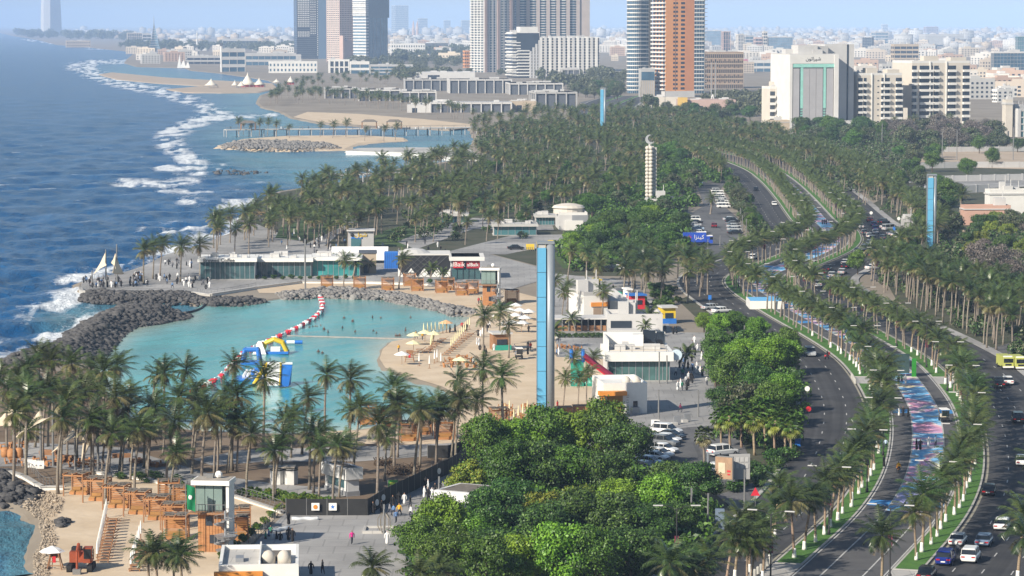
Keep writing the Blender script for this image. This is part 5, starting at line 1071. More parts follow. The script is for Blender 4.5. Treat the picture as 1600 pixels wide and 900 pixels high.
# ---- far landmarks -----------------------------------------------------------
p = G(79, 54.5); t = thing('unfinished_supertall', 'huge hazy tapering tower shaft on the far left horizon', 'tower', p); s_ = 1 / PM(54.5)
for k, (a0, mm) in enumerate(((20, w_grey), (140, w_lgrey), (260, w_grey))):
    b = MB(); c = Vector((math.cos(R(a0)), math.sin(R(a0)), 0)); n_ = Vector((-c.y, c.x, 0)); vs = []
    for z, r in ((0, 17 * s_), (150, 15.5 * s_), (290, 13.5 * s_)):
        for q, wq in ((0, 8), (r, 6)):
            for sg in (-1, 1): vs.append(c * q + n_ * sg * wq * s_ * .9 + Vector((0, 0, z)))
    fs = []
    for i in range(2):
        o = i * 4; fs += [(o, o + 2, o + 6, o + 4), (o + 1, o + 5, o + 7, o + 3), (o + 2, o + 3, o + 7, o + 6), (o, o + 4, o + 5, o + 1)]
    fs.append((8, 10, 11, 9)); b.add(vs, fs); b.build('wing', mm, t)
p = G(241, 83); pm = PM(83); t = thing('pointed_glass_tower', 'pointed glass sail tower on the far shore', 'tower', p, R(20))
hh = 50 / pm; b = MB(); n = 10
for sgn in (-1, 1):
    vs = [];
    for i in range(n + 1):
        z = i / n; r = (1 - z) ** 1.25 * 9.5 / pm + .2; vs += [(sgn * r, -r * .6, z * hh), (0, -r * .15 - .3, z * hh), (sgn * r * .4, r, z * hh)]
    b.add(vs, [f for i in range(n) for f in ((3 * i, 3 * i + 1, 3 * i + 4, 3 * i + 3), (3 * i + 1, 3 * i + 2, 3 * i + 5, 3 * i + 4), (3 * i + 2, 3 * i, 3 * i + 3, 3 * i + 5))])
b.build('sail_shell', g_sky, t); b = MB(); b.tube([(0, -.5, 0), (0, -.3, hh), (0, 0, hh + 8 / pm)], [1.2, .7, .15], 6); b.build('mast', w_steel, t)
b = MB()
for i in range(1, 12): r = (1 - i / 13) ** 1.25 * 9.6 / pm; b.box((0, -.2, hh * i / 13), (r * 2, r * 1.2, .5))
b.build('floor_ribs', w_white, t)['kind'] = 'stuff'
p = G(308, 79); t = thing('mosque', 'white mosque with tall minaret on the far shore', 'mosque', p); pm = PM(79)
b = MB(); b.lathe([(1.4 / pm * 1.2, 0), (1.2 / pm, 14 / pm), (1.9 / pm, 15 / pm), (1.9 / pm, 16 / pm), (.9 / pm, 16.5 / pm), (.8 / pm, 24 / pm), (1.3 / pm, 24.5 / pm), (.1, 30 / pm)], 10); b.build('minaret', w_white, t)
b = MB(); b.box((6 / pm, 6, 0), (18 / pm, 20, 4.5 / pm)); b.build('prayer_hall', w_white, t); b = MB(); b.ball((7 / pm, 6, 4.5 / pm), 4.5 / pm, 12, 8); b.build('dome', w_lgrey, t)
p = G(286, 106); t = thing('sail_monument', 'white curved monument on the far point', 'monument', p); pm = PM(106)
for k, (dx, hh, ln) in enumerate(((-6, 22, 3), (0, 13, 5), (7, 10, 4))):
    b = MB(); b.add([(dx / pm - ln / pm, -2, 0), (dx / pm + ln / pm, -2, 0), (dx / pm + 1 / pm, 0, hh / pm), (dx / pm - ln / pm, 3, 0), (dx / pm + ln / pm, 3, 0)], [(0, 1, 2), (1, 4, 2), (4, 3, 2), (3, 0, 2)]); b.build('sail', w_white, t)
p = G(346, 113); t = thing('mast', 'tall grey mast before the glass seafront office', 'mast', p); b = MB(); b.tube([(0, 0, 0), (0, 0, 45 / PM(113))], [1.1, .9], 8); b.build('pole', w_white, t); b = MB(); b.box((0, 0, 41 / PM(113)), (3.5, 3.5, 5 / PM(113))); b.build('head', w_dark, t)
for i, x in enumerate((646, 652)):
    p = G(x, 60); t = thing('minaret_tower', ('left' if i == 0 else 'right') + ' of two pale pink pointed towers between the high towers', 'tower', p); k = 1 / PM(60); b = MB(); b.lathe([(2.3 * k, 0), (2.2 * k, 16 * k), (1.6 * k, 18 * k), (1.5 * k, 22 * k), (.1, 28 * k)], 8); b.build('shaft', w_pink, t); b = MB(); b.lathe([(2.7 * k, 15.2 * k), (2.7 * k, 16 * k)], 8); b.build('gallery', w_cream, t)
def tents(x, yb, wpx, hpx, lab, red=False):
    pm = PM(yb); t = thing('tent', lab, 'tent', G(x, yb)); b = MB(); n = 10; w_ = wpx / pm / 2; vs = [];
    prof = [(w_, 0.3), (w_ * .62, hpx * .22 / pm), (w_ * .3, hpx * .5 / pm), (w_ * .1, hpx * .66 / pm), (.15, hpx * .85 / pm)]
    b.lathe([(r, z + 2) for r, z in prof], n); b.build('canopy', mat('tent_cloth', (0.70, 0.64, 0.54), .8, .06), t, smooth=True); b = MB()
    for i in range(n): a = 6.283 * i / n; b.tube([(math.cos(a) * w_ * .97, math.sin(a) * w_ * .97, 0), (math.cos(a) * w_ * .97, math.sin(a) * w_ * .97, 2.4)], .15, 5)
    b.build('poles', w_steel, t)['kind'] = 'stuff'
    if red: b = MB(); b.box((0, 0, 0), (w_ * 1.5, w_ * 1.2, 2.2)); b.build('red_side_wall', wallm('tent_red', (0.40, 0.07, 0.07)), t)
for x, yb, wpx, hpx, lab, rd in ((330, 137, 22, 13, 'tan peaked tent, leftmost on the far spit', 0), (367, 137, 12, 10, 'small tan peaked tent in the cluster on the far spit', 0), (387, 136, 26, 23, 'tallest tan peaked tent on the far spit', 1), (377, 138, 14, 10, 'low tan tent before the tallest one', 0), (405, 136, 20, 13, 'tan peaked tent with red side wall on the spit', 1), (454, 132, 15, 12, 'tan peaked tent among the far palms', 1), (432, 132, 14, 7, 'flat white tent near the far palms', 0)): tents(x, yb, wpx, hpx, lab, rd)
# ---- shopping centre: low terraces under construction -------------------------
def low(nm, lab, x0, x1, yb, yt, st='frame', wm=w_lgrey, fl=1, depth=30, phi=3):
    t = Bld(nm, lab, x0, x0, x1, yb, yt, phi); t.a = depth; fh = t.h / fl
    if st == 'frame': t.core(w_dark, 'interior', ins=1.2); t.bands(fl, min(1.2, fh * .3), wm); t.piers(max(3, int(t.b / 7)), 3, .8, wm); 
    else: t.core(wm, 'walls', ins=0); t.block('doorway', g_dark, t.b * .2, t.b * .4, -.1, .5, 0, t.h * .6)
    b = MB(); r_ = random.Random(int(x0))
    for i in range(5): b.box((r_.uniform(.05, .9) * t.b, r_.uniform(.1, .9) * depth, t.h), (r_.uniform(2, 8), r_.uniform(2, 8), r_.uniform(.5, 1.6)))
    t.part('roof_equipment', b, w_lgrey, 'stuff'); return t
low('gallery_hall', 'long white roofed hall behind the shopping centre terraces', 650, 742, 124, 113, 'plain', w_lgrey, 1, 60, 3)
low('shopping_terrace', 'grey open terrace building at the left of the shopping centre', 507, 560, 154, 138, 'frame', w_grey, 1, 40, 4); low('shopping_terrace', 'grey shop terrace in the middle of the shopping centre', 560, 626, 158, 140, 'frame', w_lgrey, 1, 40, 3); low('shopping_terrace', 'grey shop terrace with white columns', 626, 682, 160, 143, 'frame', w_lgrey, 1, 35, 3)
low('shopping_terrace', 'dark glazed shop block behind the terraces', 632, 702, 142, 124, 'frame', w_grey, 1, 40, 3); low('shopping_terrace', 'long pale colonnade at the right of the shopping centre', 702, 800, 146, 124, 'frame', w_lgrey, 1, 40, 4); low('shopping_terrace', 'nearest grey colonnade above the far beach', 672, 800, 176, 160, 'frame', w_lgrey, 1, 34, 2); low('shopping_terrace', 'low white shed beside the nearest colonnade', 636, 675, 176, 164, 'plain', w_lgrey, 1, 20, 2)
low('shopping_terrace', 'pale beige block below the ribbed apartments', 800, 838, 174, 158, 'plain', w_tan, 1, 30, 3); low('shopping_terrace', 'blue glazed curved front of the shopping centre', 836, 902, 170, 144, 'frame', w_grey, 1, 40, 6); low('shopping_terrace', 'white barrel roofed hall of the shopping centre', 796, 880, 148, 130, 'frame', w_lgrey, 1, 50, 4); low('shopping_terrace', 'grey two storey block below the ribbed apartments', 878, 906, 132, 108, 'frame', w_grey, 2, 18, 5)
# fun fair
t = low('funfair_hall', 'low yellow and pink fairground hall below the orange tower', 1064, 1150, 180, 156, 'plain', wallm('fair_pink', (0.46, 0.33, 0.29)), 1, 30, 3); t.block('yellow_drum', w_yel, -2, 4, -3, 3, 0, 12); t.block('yellow_fence', w_yel, 0, t.b * .55, -14, -13.4, 0, 3)
t = low('funfair_hall', 'white low hall beside the fairground', 1008, 1062, 168, 152, 'plain', w_cream, 1, 20, 3)
t = thing('swing_ride', 'tall white A-framed swing ride at the fairground', 'ride', G(1114, 176)); pm = PM(176); m_ride = mat('ride_white', (0.62, 0.60, 0.58), .5, .05)
for i, (dx, dy) in enumerate(((-10, 0), (-3, 8), (6, 0), (11, 6))): b = MB(); b.tube([(dx / pm, dy, 0), (0, 3, 28 / pm)], [.5, .4], 6); b.build('leg', m_ride, t)
for dx in (-2.2, 4): b = MB(); b.tube([(dx / pm, 3, 24 / pm), (dx / pm * 1.05, 3, 78 / pm)], [.4, .3], 6); b.build('mast', w_steel, t)
b = MB(); b.box((-18 / pm, -4, 1), (34 / pm, 1.5, 2.4)); b.build('platform', w_yel, t)
# ---- city of low houses -------------------------------------------------------
CT = []
for k in range(7):
    r_ = random.Random(k + 50); b = MB(); sx, sy, h = r_.uniform(12, 26), r_.uniform(12, 20), r_.choice([5, 8, 9, 12, 14]); b.cur = 0; b.box((0, 0, 0), (sx, sy, h)); b.box((r_.uniform(-.2, .2) * sx, 0, h), (sx * .35, sy * .4, 2.8)); b.box((0, -sy / 2 + .2, h), (sx, .4, 1.0)); b.box((-sx / 2 + .2, 0, h), (.4, sy - .8, 1.0)); b.box((sx / 2 - .2, 0, h), (.4, sy - .8, 1)); b.cur = 1
    for z in np.arange(1.2, h - 1.4, 3.2):
        for i in range(int(sx / 4)): b.box((-sx / 2 + 2.2 + 4 * i, -sy / 2, z), (1.8, .2, 1.5))
        for i in range(int(sy / 5)): b.box((-sx / 2, -sy / 2 + 2.5 + 5 * i, z), (.2, 1.6, 1.5))
    CT.append(b)
cw = mat('city_house_wall', (0.60, 0.57, 0.53), .85, .1, .02, obj_color=True)
CM = [b.mesh('city_house', [cw, g_dark]) for b in CT]
spots = []
for z, n, mind in (([(1110, 112), (1240, 118), (1240, 92), (1100, 90)], 26, 22), ([(1345, 150), (1600, 160), (1600, 110), (1345, 108)], 46, 24), ([(1100, 92), (1600, 112), (1600, 62), (1100, 66)], 190, 30), ([(936, 112), (980, 112), (980, 60), (936, 62)], 26, 26), ([(608, 92), (735, 100), (735, 62), (608, 66)], 40, 30), ([(400, 92), (470, 92), (470, 72), (400, 74)], 16, 30), ([(180, 100), (345, 100), (345, 78), (200, 82)], 18, 30)):
    spots += scatter(z, n, mind)
spots.sort(key=lambda p: p.y)
tints = [((1, .98, .95), 'white'), ((.95, .86, .74), 'cream'), ((.82, .74, .66), 'sand coloured'), ((.8, .82, .84), 'pale grey'), ((1.05, 1.05, 1.05), 'bright white'), ((.8, .6, .5), 'pinkish')]
cnt = {}
for i, p in enumerate(spots[:290]):
    c, nm = tints[int(rng.integers(len(tints)))]; px_ = project(p)[0]; where = 'behind the balcony apartments' if px_ > 1345 else ('behind the orange tower' if px_ > 1000 else ('between the high towers' if px_ > 480 else 'along the far shore'))
    o = obj('city_house', CM[int(rng.integers(7))], None, p, rng.uniform(-.3, .3), (rng.uniform(.8, 1.5), rng.uniform(.8, 1.3), rng.uniform(.8, 1.25))); o.color = (*c, 1)
    cnt[(nm, where)] = cnt.get((nm, where), 0) + 1
    tag(o, '%s nearest %s flat roofed house %s' % (ordn(cnt[(nm, where)] - 1), nm, where), 'house', 'low houses of the hazy city')
far = spots[290:]
for z, n, mind in (([(1040, 72), (1640, 80), (1640, 46), (1040, 46)], 1100, 35), ([(560, 76), (1040, 72), (1040, 46), (560, 47)], 800, 40), ([(130, 66), (560, 78), (560, 49), (100, 50)], 330, 45)): far += scatter(z, n, mind)
parts = []
for b in CT:
    v = np.array([tuple(q) for q in b.v]); f = np.array([q for q, m_ in zip(b.f, b.m)]); parts.append((v, f))
for j, (nm, mm) in enumerate((('white', w_lgrey), ('sand coloured', w_tan), ('grey', w_grey))):
    sel = far[j::3]; o = obj('distant_houses', merge_instances('distant_houses', parts, [(int(rng.integers(7)), p.x, p.y, 0, rng.uniform(-.4, .4), rng.uniform(.9, 2.0), rng.uniform(.9, 1.6), rng.choice([.7, 1, 1.2, 1.6, 2.6], p=[.3, .35, .2, .1, .05])) for p in sel], mm)); stuff(o, 'mass of %s houses fading into the haze' % nm, 'houses')
# ---- boundary walls on the right ------------------------------------------------
def wall(name, pts, h, m, lab, th=.35, pil=6.0):
    P = [G(*p) for p in pts]; t = thing(name, lab, 'wall', P[0]); b = MB()
    pb = MB()
    for a, c in zip(P, P[1:]):
        d = c - a; L_ = d.length; an = math.atan2(d.y, d.x); mid = (a + c) / 2 - P[0]; b.box((mid.x, mid.y, 0), (L_, th, h), an); n = max(1, int(L_ / pil))
        for i in range(n + 1): q = a + d * (i / n) - P[0]; pb.box((q.x, q.y, 0), (.55, .55, h + .15), an)
    b.build('panel_run', m, t); o = pb.build('pillars', m, t); o['kind'] = 'stuff'; return t
wall('boundary_wall', [(1420, 238), (1640, 236)], 2.4, w_grey, 'long wall behind the bare tan lot'); wall('boundary_wall', [(1405, 264), (1520, 262), (1640, 262)], 2.6, w_grey, 'long grey wall along the front of the tan lot'); wall('boundary_wall', [(1400, 286), (1640, 280)], 2.4, w_lgrey, 'pale grey wall behind the white villa'); wall('boundary_wall', [(1405, 306), (1545, 300)], 2.8, w_lgrey, 'pale wall beside the right pylon'); wall('boundary_wall', [(1506, 372), (1640, 366)], 2.2, w_tan, 'tan wall below the pink villa')

# ================================================================== LANDMARKS AND SEAFRONT BUILDINGS
def BX(root, name, m, *boxes, kind=None):
    b = MB()
    for x, y, z, sx, sy, sz in boxes: b.box((x, y, z), (sx, sy, sz))
    o = b.build(name, m, root)
    if kind: o['kind'] = kind
    return o
def TB(root, name, m, *tubes, n=6):
    b = MB()
    for pts, r in tubes: b.tube(pts, r, n)
    return b.build(name, m, root)
m_wood = mat('orange_wood', (0.33, 0.145, 0.055), .7, scale=1.2, col2=(0.47, 0.225, 0.09), stretch=(1, 1, 6)); m_wood2 = mat('brown_wood', (0.24, 0.115, 0.055), .75, scale=1.2, col2=(0.34, 0.18, 0.09)); m_thatch = mat('grey_thatch', (0.16, 0.14, 0.12), .95, .3, 2.0)
m_bluet = mat('pylon_blue', srgb(98, 168, 205), .45, .05, .8); m_silver = mat('pylon_silver', (0.27, 0.30, 0.33), .4, .05, .5, metal=.2); m_cush = mat('cushion_cream', (0.62, 0.55, 0.45), .85, .08)
m_sail = mat('sail_cloth', (0.66, 0.56, 0.42), .8, .06); m_ylw = mat('umbrella_yellow', (0.74, 0.68, 0.42), .8, .1); m_umw = mat('umbrella_white', (0.78, 0.77, 0.75), .8, .05); m_umo = mat('umbrella_peach', (0.72, 0.42, 0.22), .8, .08)
m_fence = mat('black_fence', (0.022, 0.022, 0.022), .7, .3, .5); m_pole = mat('grey_pole', (0.22, 0.22, 0.22), .5, .1, metal=.3); m_glass = mat('cafe_glass', (0.045, 0.10, 0.11), .08, .4, .25, spec=.7); m_orange = mat('orange_panel', (0.66, 0.25, 0.04), .6, .1)
m_teal = mat('teal_plastic', (0.03, 0.30, 0.22), .45, .1); m_vblue = mat('inflatable_blue', (0.03, 0.17, 0.55), .35, .08); m_vyel = mat('inflatable_yellow', (0.72, 0.50, 0.03), .35, .08); m_vwhite = mat('inflatable_white', (0.76, 0.77, 0.78), .35, .04); m_vred = mat('inflatable_red', (0.60, 0.03, 0.05), .35, .08)
# ---- blue pylons --------------------------------------------------------------
def pylon(x0, xm, x1, yb, h, lab, rz=0):
    pm = PM(yb); t = thing('blue_pylon', lab, 'pylon', G(xm, yb), rz); wb = (xm - x0) / pm; ws = (x1 - xm) / pm; n = 7
    for i in range(n):
        z = 1.2 + (h - 2) * i / n; BX(t, 'blue_panel', m_bluet, (-wb / 2, 0, z + .05), ) if False else BX(t, 'blue_panel', m_bluet, (-wb / 2, 0, z + .04, wb - .14, 1.5, (h - 2) / n - .08))
    BX(t, 'core', m_conc, (-wb / 2, .05, 0, wb - .3, 1.3, h - .3)); BX(t, 'edge_trim', m_silver, (-wb + .04, -.02, 0, .09, 1.58, h)); BX(t, 'cap', m_silver, (-wb / 2 + ws / 2, 0, h - .25, wb + ws, 1.6, .4))
    b = MB(); b.lathe([(ws * .56, 0), (ws * .56, h)], 14, (ws * .48, -.1, 0)); b.build('silver_column', m_silver, t, smooth=True); BX(t, 'rear_panel', m_bluet, (ws * .5, .6, 0, ws, .5, h - .3)); BX(t, 'plinth', m_conc, (0, 0, 0, wb + ws + .5, 2.2, 1.0)); return t
pylon(838, 853.5, 866, 668, 28.6, 'tall blue panelled pylon with silver column beside the beach, nearest of three'); pylon(937.5, 943, 946.5, 218, 27.5, 'farthest blue pylon among the palms left of the glass tower')
pylon(1447, 1457, 1462, 402, 22, 'blue pylon right of the boulevard with pale frame')
# ---- crescent column -----------------------------------------------------------
yb = 326; pm = PM(yb); t = thing('crescent_column', 'column of stacked pale spheres topped by a silver crescent', 'monument', G(1015, yb)); m_sph = mat('sphere_stone', (0.56, 0.52, 0.45), .5, .1, .8)
b = MB(); b.ball((0, 0, 0), .74, 10, 7); sm = b.mesh('sphere', m_sph, True); H = HT(yb, 225); lv = 17
for k in range(lv):
    for dx, dy in ((-.85, -.3), (.35, -.75), (.95, .5), (-.4, .8)): obj('sphere', sm, t, (dx, dy, .9 + (H - 1) * k / lv))
TB(t, 'core_post', m_conc, ([(0, 0, 0), (0, 0, H)], .5)); BX(t, 'side_slab', m_conc, (1.9, .6, 0, .8, .8, H * .95))
b = MB(); n = 26; vs = []
for sy in (-.22, .22):
    for i in range(n + 1):
        a = R(50) + R(262) * i / n + R(20); w_ = math.sin(math.pi * i / n); ro = 1.55; ri = ro - .95 * w_ - .02; vs += [(ro * math.cos(a), sy, ro * math.sin(a)), (ri * math.cos(a), sy, ri * math.sin(a))]
m1 = 2 * (n + 1); fs = []
for i in range(n):
    o = 2 * i; fs += [(o, o + 1, o + 3, o + 2), (m1 + o, m1 + o + 2, m1 + o + 3, m1 + o + 1), (o, o + 2, m1 + o + 2, m1 + o), (o + 1, m1 + o + 1, m1 + o + 3, o + 3)]
b.add(vs, fs); cres = b.build('crescent', mat('crescent_silver', (0.62, 0.63, 0.64), .3, .05, metal=.5), t); cres.location = (0, 0, H + 1.6)
def hall(nm, lab, x0, x1, yb, yt, depth, wm, cat='building', phi=3, front=None, roofm=None):
    t = Bld(nm, lab, x0, x0, x1, yb, yt, phi, cat=cat); t.a = depth; return t
t = hall('pavilion', 'pale stepped pavilion at the foot of the crescent column', 1012, 1052, 334, 313, 9, w_lgrey); t.core(w_lgrey, 'walls', ins=0); t.block('dark_end', w_dark, t.b - 1.6, t.b + .4, -.5, 6, 0, t.h + 1); t.bands(4, .25, w_white, name='louvres', ins=-.4); t.roof(w_lgrey, 1, .5)
t = hall('round_hall', 'white round roofed hall in the palm grove', 874, 918, 360, 336, 18, w_white); t.core(w_lgrey, 'walls', ins=0); b = MB(); b.lathe([(4.6, 0), (4.6, 1.6), (5.1, 1.7), (4.4, 2.4), (2.2, 2.9), (.2, 3.1)], 18, (t.b * .4, 9, t.h)); t.part('round_roof', b, w_cream); t.block('white_wall', w_white, t.b * .2, t.b * .85, -.6, 0, 0, 3); t.block('grey_flank', w_steel, t.b * .45, t.b * 1.02, -.4, 2, 0, t.h); t.roof(w_white, 0, .8)
# ---- seafront cafes ------------------------------------------------------------
def cafe(lab, x0, x1, yb, yt, depth=12, panes=10, phi=2, fascia=m_white, glass=m_glass, fh=.9, text=None, tw=8):
    t = hall('glass_cafe', lab, x0, x1, yb, yt, depth, w_white, 'cafe', phi); t.block('interior', w_dark, .8, t.b - .8, 1.5, depth - .5, 0, t.h - fh); pw = t.b / panes
    pb = MB(); pb.box((0, 0, .15), (pw - .14, .08, t.h - fh - .2)); pmh = pb.mesh('pane', glass)
    for i in range(panes): obj('pane', pmh, t.root, (pw * (i + .5), .3, 0))
    b = MB()
    for i in range(panes + 1): b.box((pw * i, .3, 0), (.12, .16, t.h - fh))
    t.part('mullions', b, w_steel); t.block('side_wall', w_lgrey, -.1, .25, .4, depth, 0, t.h - fh); t.block('side_wall', w_lgrey, t.b - .25, t.b + .1, .4, depth, 0, t.h - fh); t.block('roof_slab', fascia, -.6, t.b + .6, -1.0, depth + .3, t.h - fh, t.h); t.block('floor_slab', m_pave2, -.4, t.b + .4, -.8, depth, 0.02, .14)
    if text: sign(text, tw, m_black, t.root, (t.b * .35, -1.05, t.h - fh / 2))
    r_ = random.Random(int(x0)); b = MB()
    for i in range(6): b.box((r_.uniform(.1, .9) * t.b, r_.uniform(2, depth - 2), t.h), (r_.uniform(1, 2.4), r_.uniform(1, 2), r_.uniform(.5, 1.1)))
    t.part('roof_equipment', b, w_lgrey, 'stuff'); b = MB()
    for i in range(int(t.b / 2) + 1): b.tube([(min(t.b, 2 * i), -.6, t.h), (min(t.b, 2 * i), -.6, t.h + 1)], .04, 4)
    b.box((t.b / 2, -.6, t.h + 1), (t.b, .06, .06)); t.part('roof_railing', b, m_pole); return t
cafe('long seafront glass cafe with white lettered fascia by the point palms', 313, 398, 437, 403, 11, 11, 2, text='Brewed Coffee', tw=7.5)
cafe('glass cafe in the middle of the seafront row', 400, 486, 433, 403, 11, 10, 1); cafe('teal glass cafe left of the white marquee', 488, 562, 432, 401, 11, 9, 1, glass=mat('teal_glass', (0.04, 0.22, 0.22), .1, .4, .2, spec=.7))
t = hall('tan_kiosk', 'tan blank walled block between teal cafe and marquee', 562, 588, 428, 396, 8, w_tan); t.core(w_tan, 'walls', ins=0); t.block('coping', w_dark, -.2, t.b + .2, -.2, 8.2, t.h, t.h + .3); t.block('door', w_dark, 1, 2, -.1, .3, 0, 2.1)
def gable(lab, x0, x1, yb, yt, depth, m, nm='marquee'):
    pm = PM(yb); w_ = (x1 - x0) / pm; h = HT(yb, yt); t = thing(nm, lab, 'tent', G(x0, yb)); hw = h * .6
    b = MB(); b.add([(0, 0, hw), (w_, 0, hw), (w_, depth, hw), (0, depth, hw), (0, depth / 2, h), (w_, depth / 2, h)], [(0, 1, 5, 4), (2, 3, 4, 5), (0, 4, 3), (1, 2, 5)]); b.build('roof_cloth', m, t)
    BX(t, 'side_cloth', m, (w_ / 2, .05, hw * .35, w_, .06, hw * .64)); BX(t, 'posts', m_pole, *[(w_ * i / 4, 0, 0, .14, .14, hw) for i in range(5)]); return t
gable('white gabled marquee behind the teal cafe', 517, 606, 412, 387, 9, m_umw)
t = thing('container_stack', 'bright blue container block beside the marquee', 'container', G(601, 420)); BX(t, 'container', m_vblue, (1.6, 2, 0, 3.4, 4, 4.2)); BX(t, 'container', mat('container_blue', (0.04, 0.12, 0.42), .5), (5.0, 2.4, 0, 2.8, 4, 3.6)); BX(t, 'ribs', mat('container_blue', (0.04, 0.12, 0.42), .5), *[(.1 + .55 * i, -.04, .1, .12, .1, 3.9) for i in range(6)], kind='stuff')
t = hall('yellow_sign_kiosk', 'grey kiosk with yellow Arabic sign on the palm plaza', 544, 584, 388, 361, 6, w_grey, 'kiosk'); t.core(w_grey, 'walls', ins=0); t.block('shop_window', g_teal, .8, t.b * .5, -.15, .3, .4, t.h * .55); t.block('canopy', w_lgrey, -.4, t.b + .3, -.8, 6.3, t.h, t.h + .35); sign(AR['shul'], 3.4, m_yellow, t.root, (t.b * .5, -.2, t.h * .78)); t.block('blue_band', m_vblue, .8, t.b * .55, -.2, .1, t.h * .57, t.h * .64)
b = MB(); b.ball((1.1, -.1, t.h * .78), .5, 10, 6); t.part('logo_disc', b, m_black)
# black lattice cafe
t = hall('lattice_cafe', 'black lattice fronted cafe with white diamonds below', 622, 704, 433, 399, 12, m_black, 'cafe', 2); t.core(m_black, 'walls', ins=0); n = 4; dw = t.b / n; m_lat = mat('lattice_grey', (0.10, 0.10, 0.10), .5)
for i in range(n + 1):
    b = MB(); x = dw * i; hh = t.h * .42; l, r_ = max(0, x - dw * .5), min(t.b, x + dw * .5); zl = 0; b.add([(l, -.12, 0), (r_, -.12, 0), (x, -.12, hh)] if 0 < i < n else ([(0, -.12, 0), (dw * .5, -.12, 0), (0, -.12, hh)] if i == 0 else [(t.b - dw * .5, -.12, 0), (t.b, -.12, 0), (t.b, -.12, hh)]), [(0, 1, 2)]); t.part('white_diamond', b, m_white)
b = MB()
for i in range(-6, 14):
    for sg in (1, -1):
        x0_ = t.b * i / 8; x1_ = x0_ + sg * t.h * 1.1
        if 0 <= x0_ <= t.b and 0 <= x1_ <= t.b: b.tube([(x0_, -.16, 0), (x1_, -.16, t.h)], .05, 4)
t.part('lattice', b, m_lat, 'stuff'); t.block('roof_edge', w_white, 0, t.b, .5, 12.2, t.h, t.h + .3); b = MB(); b.lathe([(4, 0), (2.4, .8), (.2, 1.1)], 14, (4, 6, t.h + .3)); t.part('roof_dome', b, w_lgrey)
t = hall('chicken_shop', 'restaurant with bright red sign panels and white flat roof', 704, 752, 437, 401, 12, m_black, 'shop', 2); t.core(w_dark, 'walls', ins=.3); t.block('roof_slab', w_white, -.3, t.b + .8, -1, 12, t.h - .9, t.h); t.block('red_sign', m_red, .6, t.b * .42, -.5, .2, t.h * .52, t.h * .84); t.block('red_sign', mat('red_dark', (0.33, 0.02, 0.03), .5), t.b * .52, t.b * .95, -.3, .4, t.h * .5, t.h * .82)
sign('alBaik', 3.6, m_white, t.root, (t.b * .23, -.56, t.h * .68)); sign('alBaik', 2.8, m_umw, t.root, (t.b * .73, -.36, t.h * .66))
for i in range(5): t.block('shop_pane', m_glass, t.b * (.05 + .19 * i), t.b * (.05 + .19 * i) + t.b * .16, .1, .45, 0.1, t.h * .48)
for lab, x0, x1, yb, yt in (('low glass pavilion with pale roof in the palm grove', 772, 838, 368, 350), ('small glass pavilion under the grove palms', 690, 730, 348, 334), ('teal glass pavilion left of the round hall', 838, 866, 352, 336)): cafe(lab, x0, x1, yb, yt, 9, 6, 2, m_conc, g_teal, .7)
for i, (x, y) in enumerate(((838, 388), (848, 394), (856, 386), (822, 392))): gable('%s small yellow canopy from the left behind the near pylon' % ORD[i], x, x + 13, y, y - 10, 4, m_yellow, 'canopy')
# seafront terrace edge wall and railing
def railing(pts, lab, h=1.1, m=m_pole, curved=False, every=1.6, z=0.07, posts_out=0.0, cat='railing'):
    P = [G(*p) for p in pts]; Q = smooth_path(P, 6) if len(P) > 2 else P; t = thing('railing', lab, cat, Q[0]); b = MB(); pb = MB(); o = Q[0]
    for f in (1.0, .62, .3): b.tube([(q.x - o.x, q.y - o.y, z + h * f) for q in Q], .035 if f == 1 else .018, 4)
    R_ = interp_poly([(q.x, q.y) for q in Q], every)
    for q in R_: pb.tube([(q.x - o.x, q.y - o.y, z), (q.x - o.x + posts_out * .5, q.y - o.y, z + h * .5), (q.x - o.x, q.y - o.y, z + h)], .035, 4)
    b.build('rails', m, t); k = pb.build('posts', m, t); k['kind'] = 'stuff'; return t
def sea_wall(pts, h, m, lab, th=.5, z0=-.9):
    P = [G(*p) for p in pts]; t = thing('retaining_wall', lab, 'wall', P[0]); b = MB(); c = MB(); o = P[0]
    for a, e in zip(P, P[1:]):
        d = e - a; an = math.atan2(d.y, d.x); mid = (a + e) / 2 - o; b.box((mid.x, mid.y, z0), (d.length + .02, th, h - z0), an); c.box((mid.x, mid.y, h), (d.length + .3, th + .25, .15), an)
    b.build('wall_face', m, t); c.build('coping', m_pave2, t); return t
sea_wall([(125, 452), (128, 457), (200, 460), (300, 459), (330, 463)], .35, m_conc, 'pale retaining wall of the seafront point', .6); sea_wall([(330, 463), (400, 452), (470, 443), (560, 443), (660, 446), (742, 452)], .5, m_white, 'long white wall between cafe row and sand'); sea_wall([(-60, 742), (10, 740), (36, 748), (66, 766), (100, 766)], .45, m_white, 'white curved terrace wall above the cove boulders'); sea_wall([(150, 741), (230, 752), (300, 768), (360, 776), (441, 803)], .3, m_white, 'white wall behind the wooden cabanas', .4, 0)
railing([(126, 450), (130, 456), (200, 459), (300, 458), (330, 461), (400, 450)], 'thin railing round the seafront point', every=2.2); railing([(128, 441), (200, 425), (226, 416)], 'thin railing on the seaward side of the point', every=2.4); railing([(118, 737), (180, 744), (240, 752), (300, 766), (350, 774), (400, 785), (440, 801)], 'curved metal railing behind the wooden cabanas', 1.2, posts_out=.5, every=2.0, z=.3); railing([(28, 735), (50, 742), (68, 762), (100, 762)], 'metal railing round the white terrace', every=1.5, z=.4); railing([(441, 801), (425, 818), (400, 846), (385, 862)], 'dark railing on the plaza stairs', every=1.6)
railing([(384, 336), (392, 330), (412, 326), (430, 330)], 'railing round the round viewing platform', every=2)
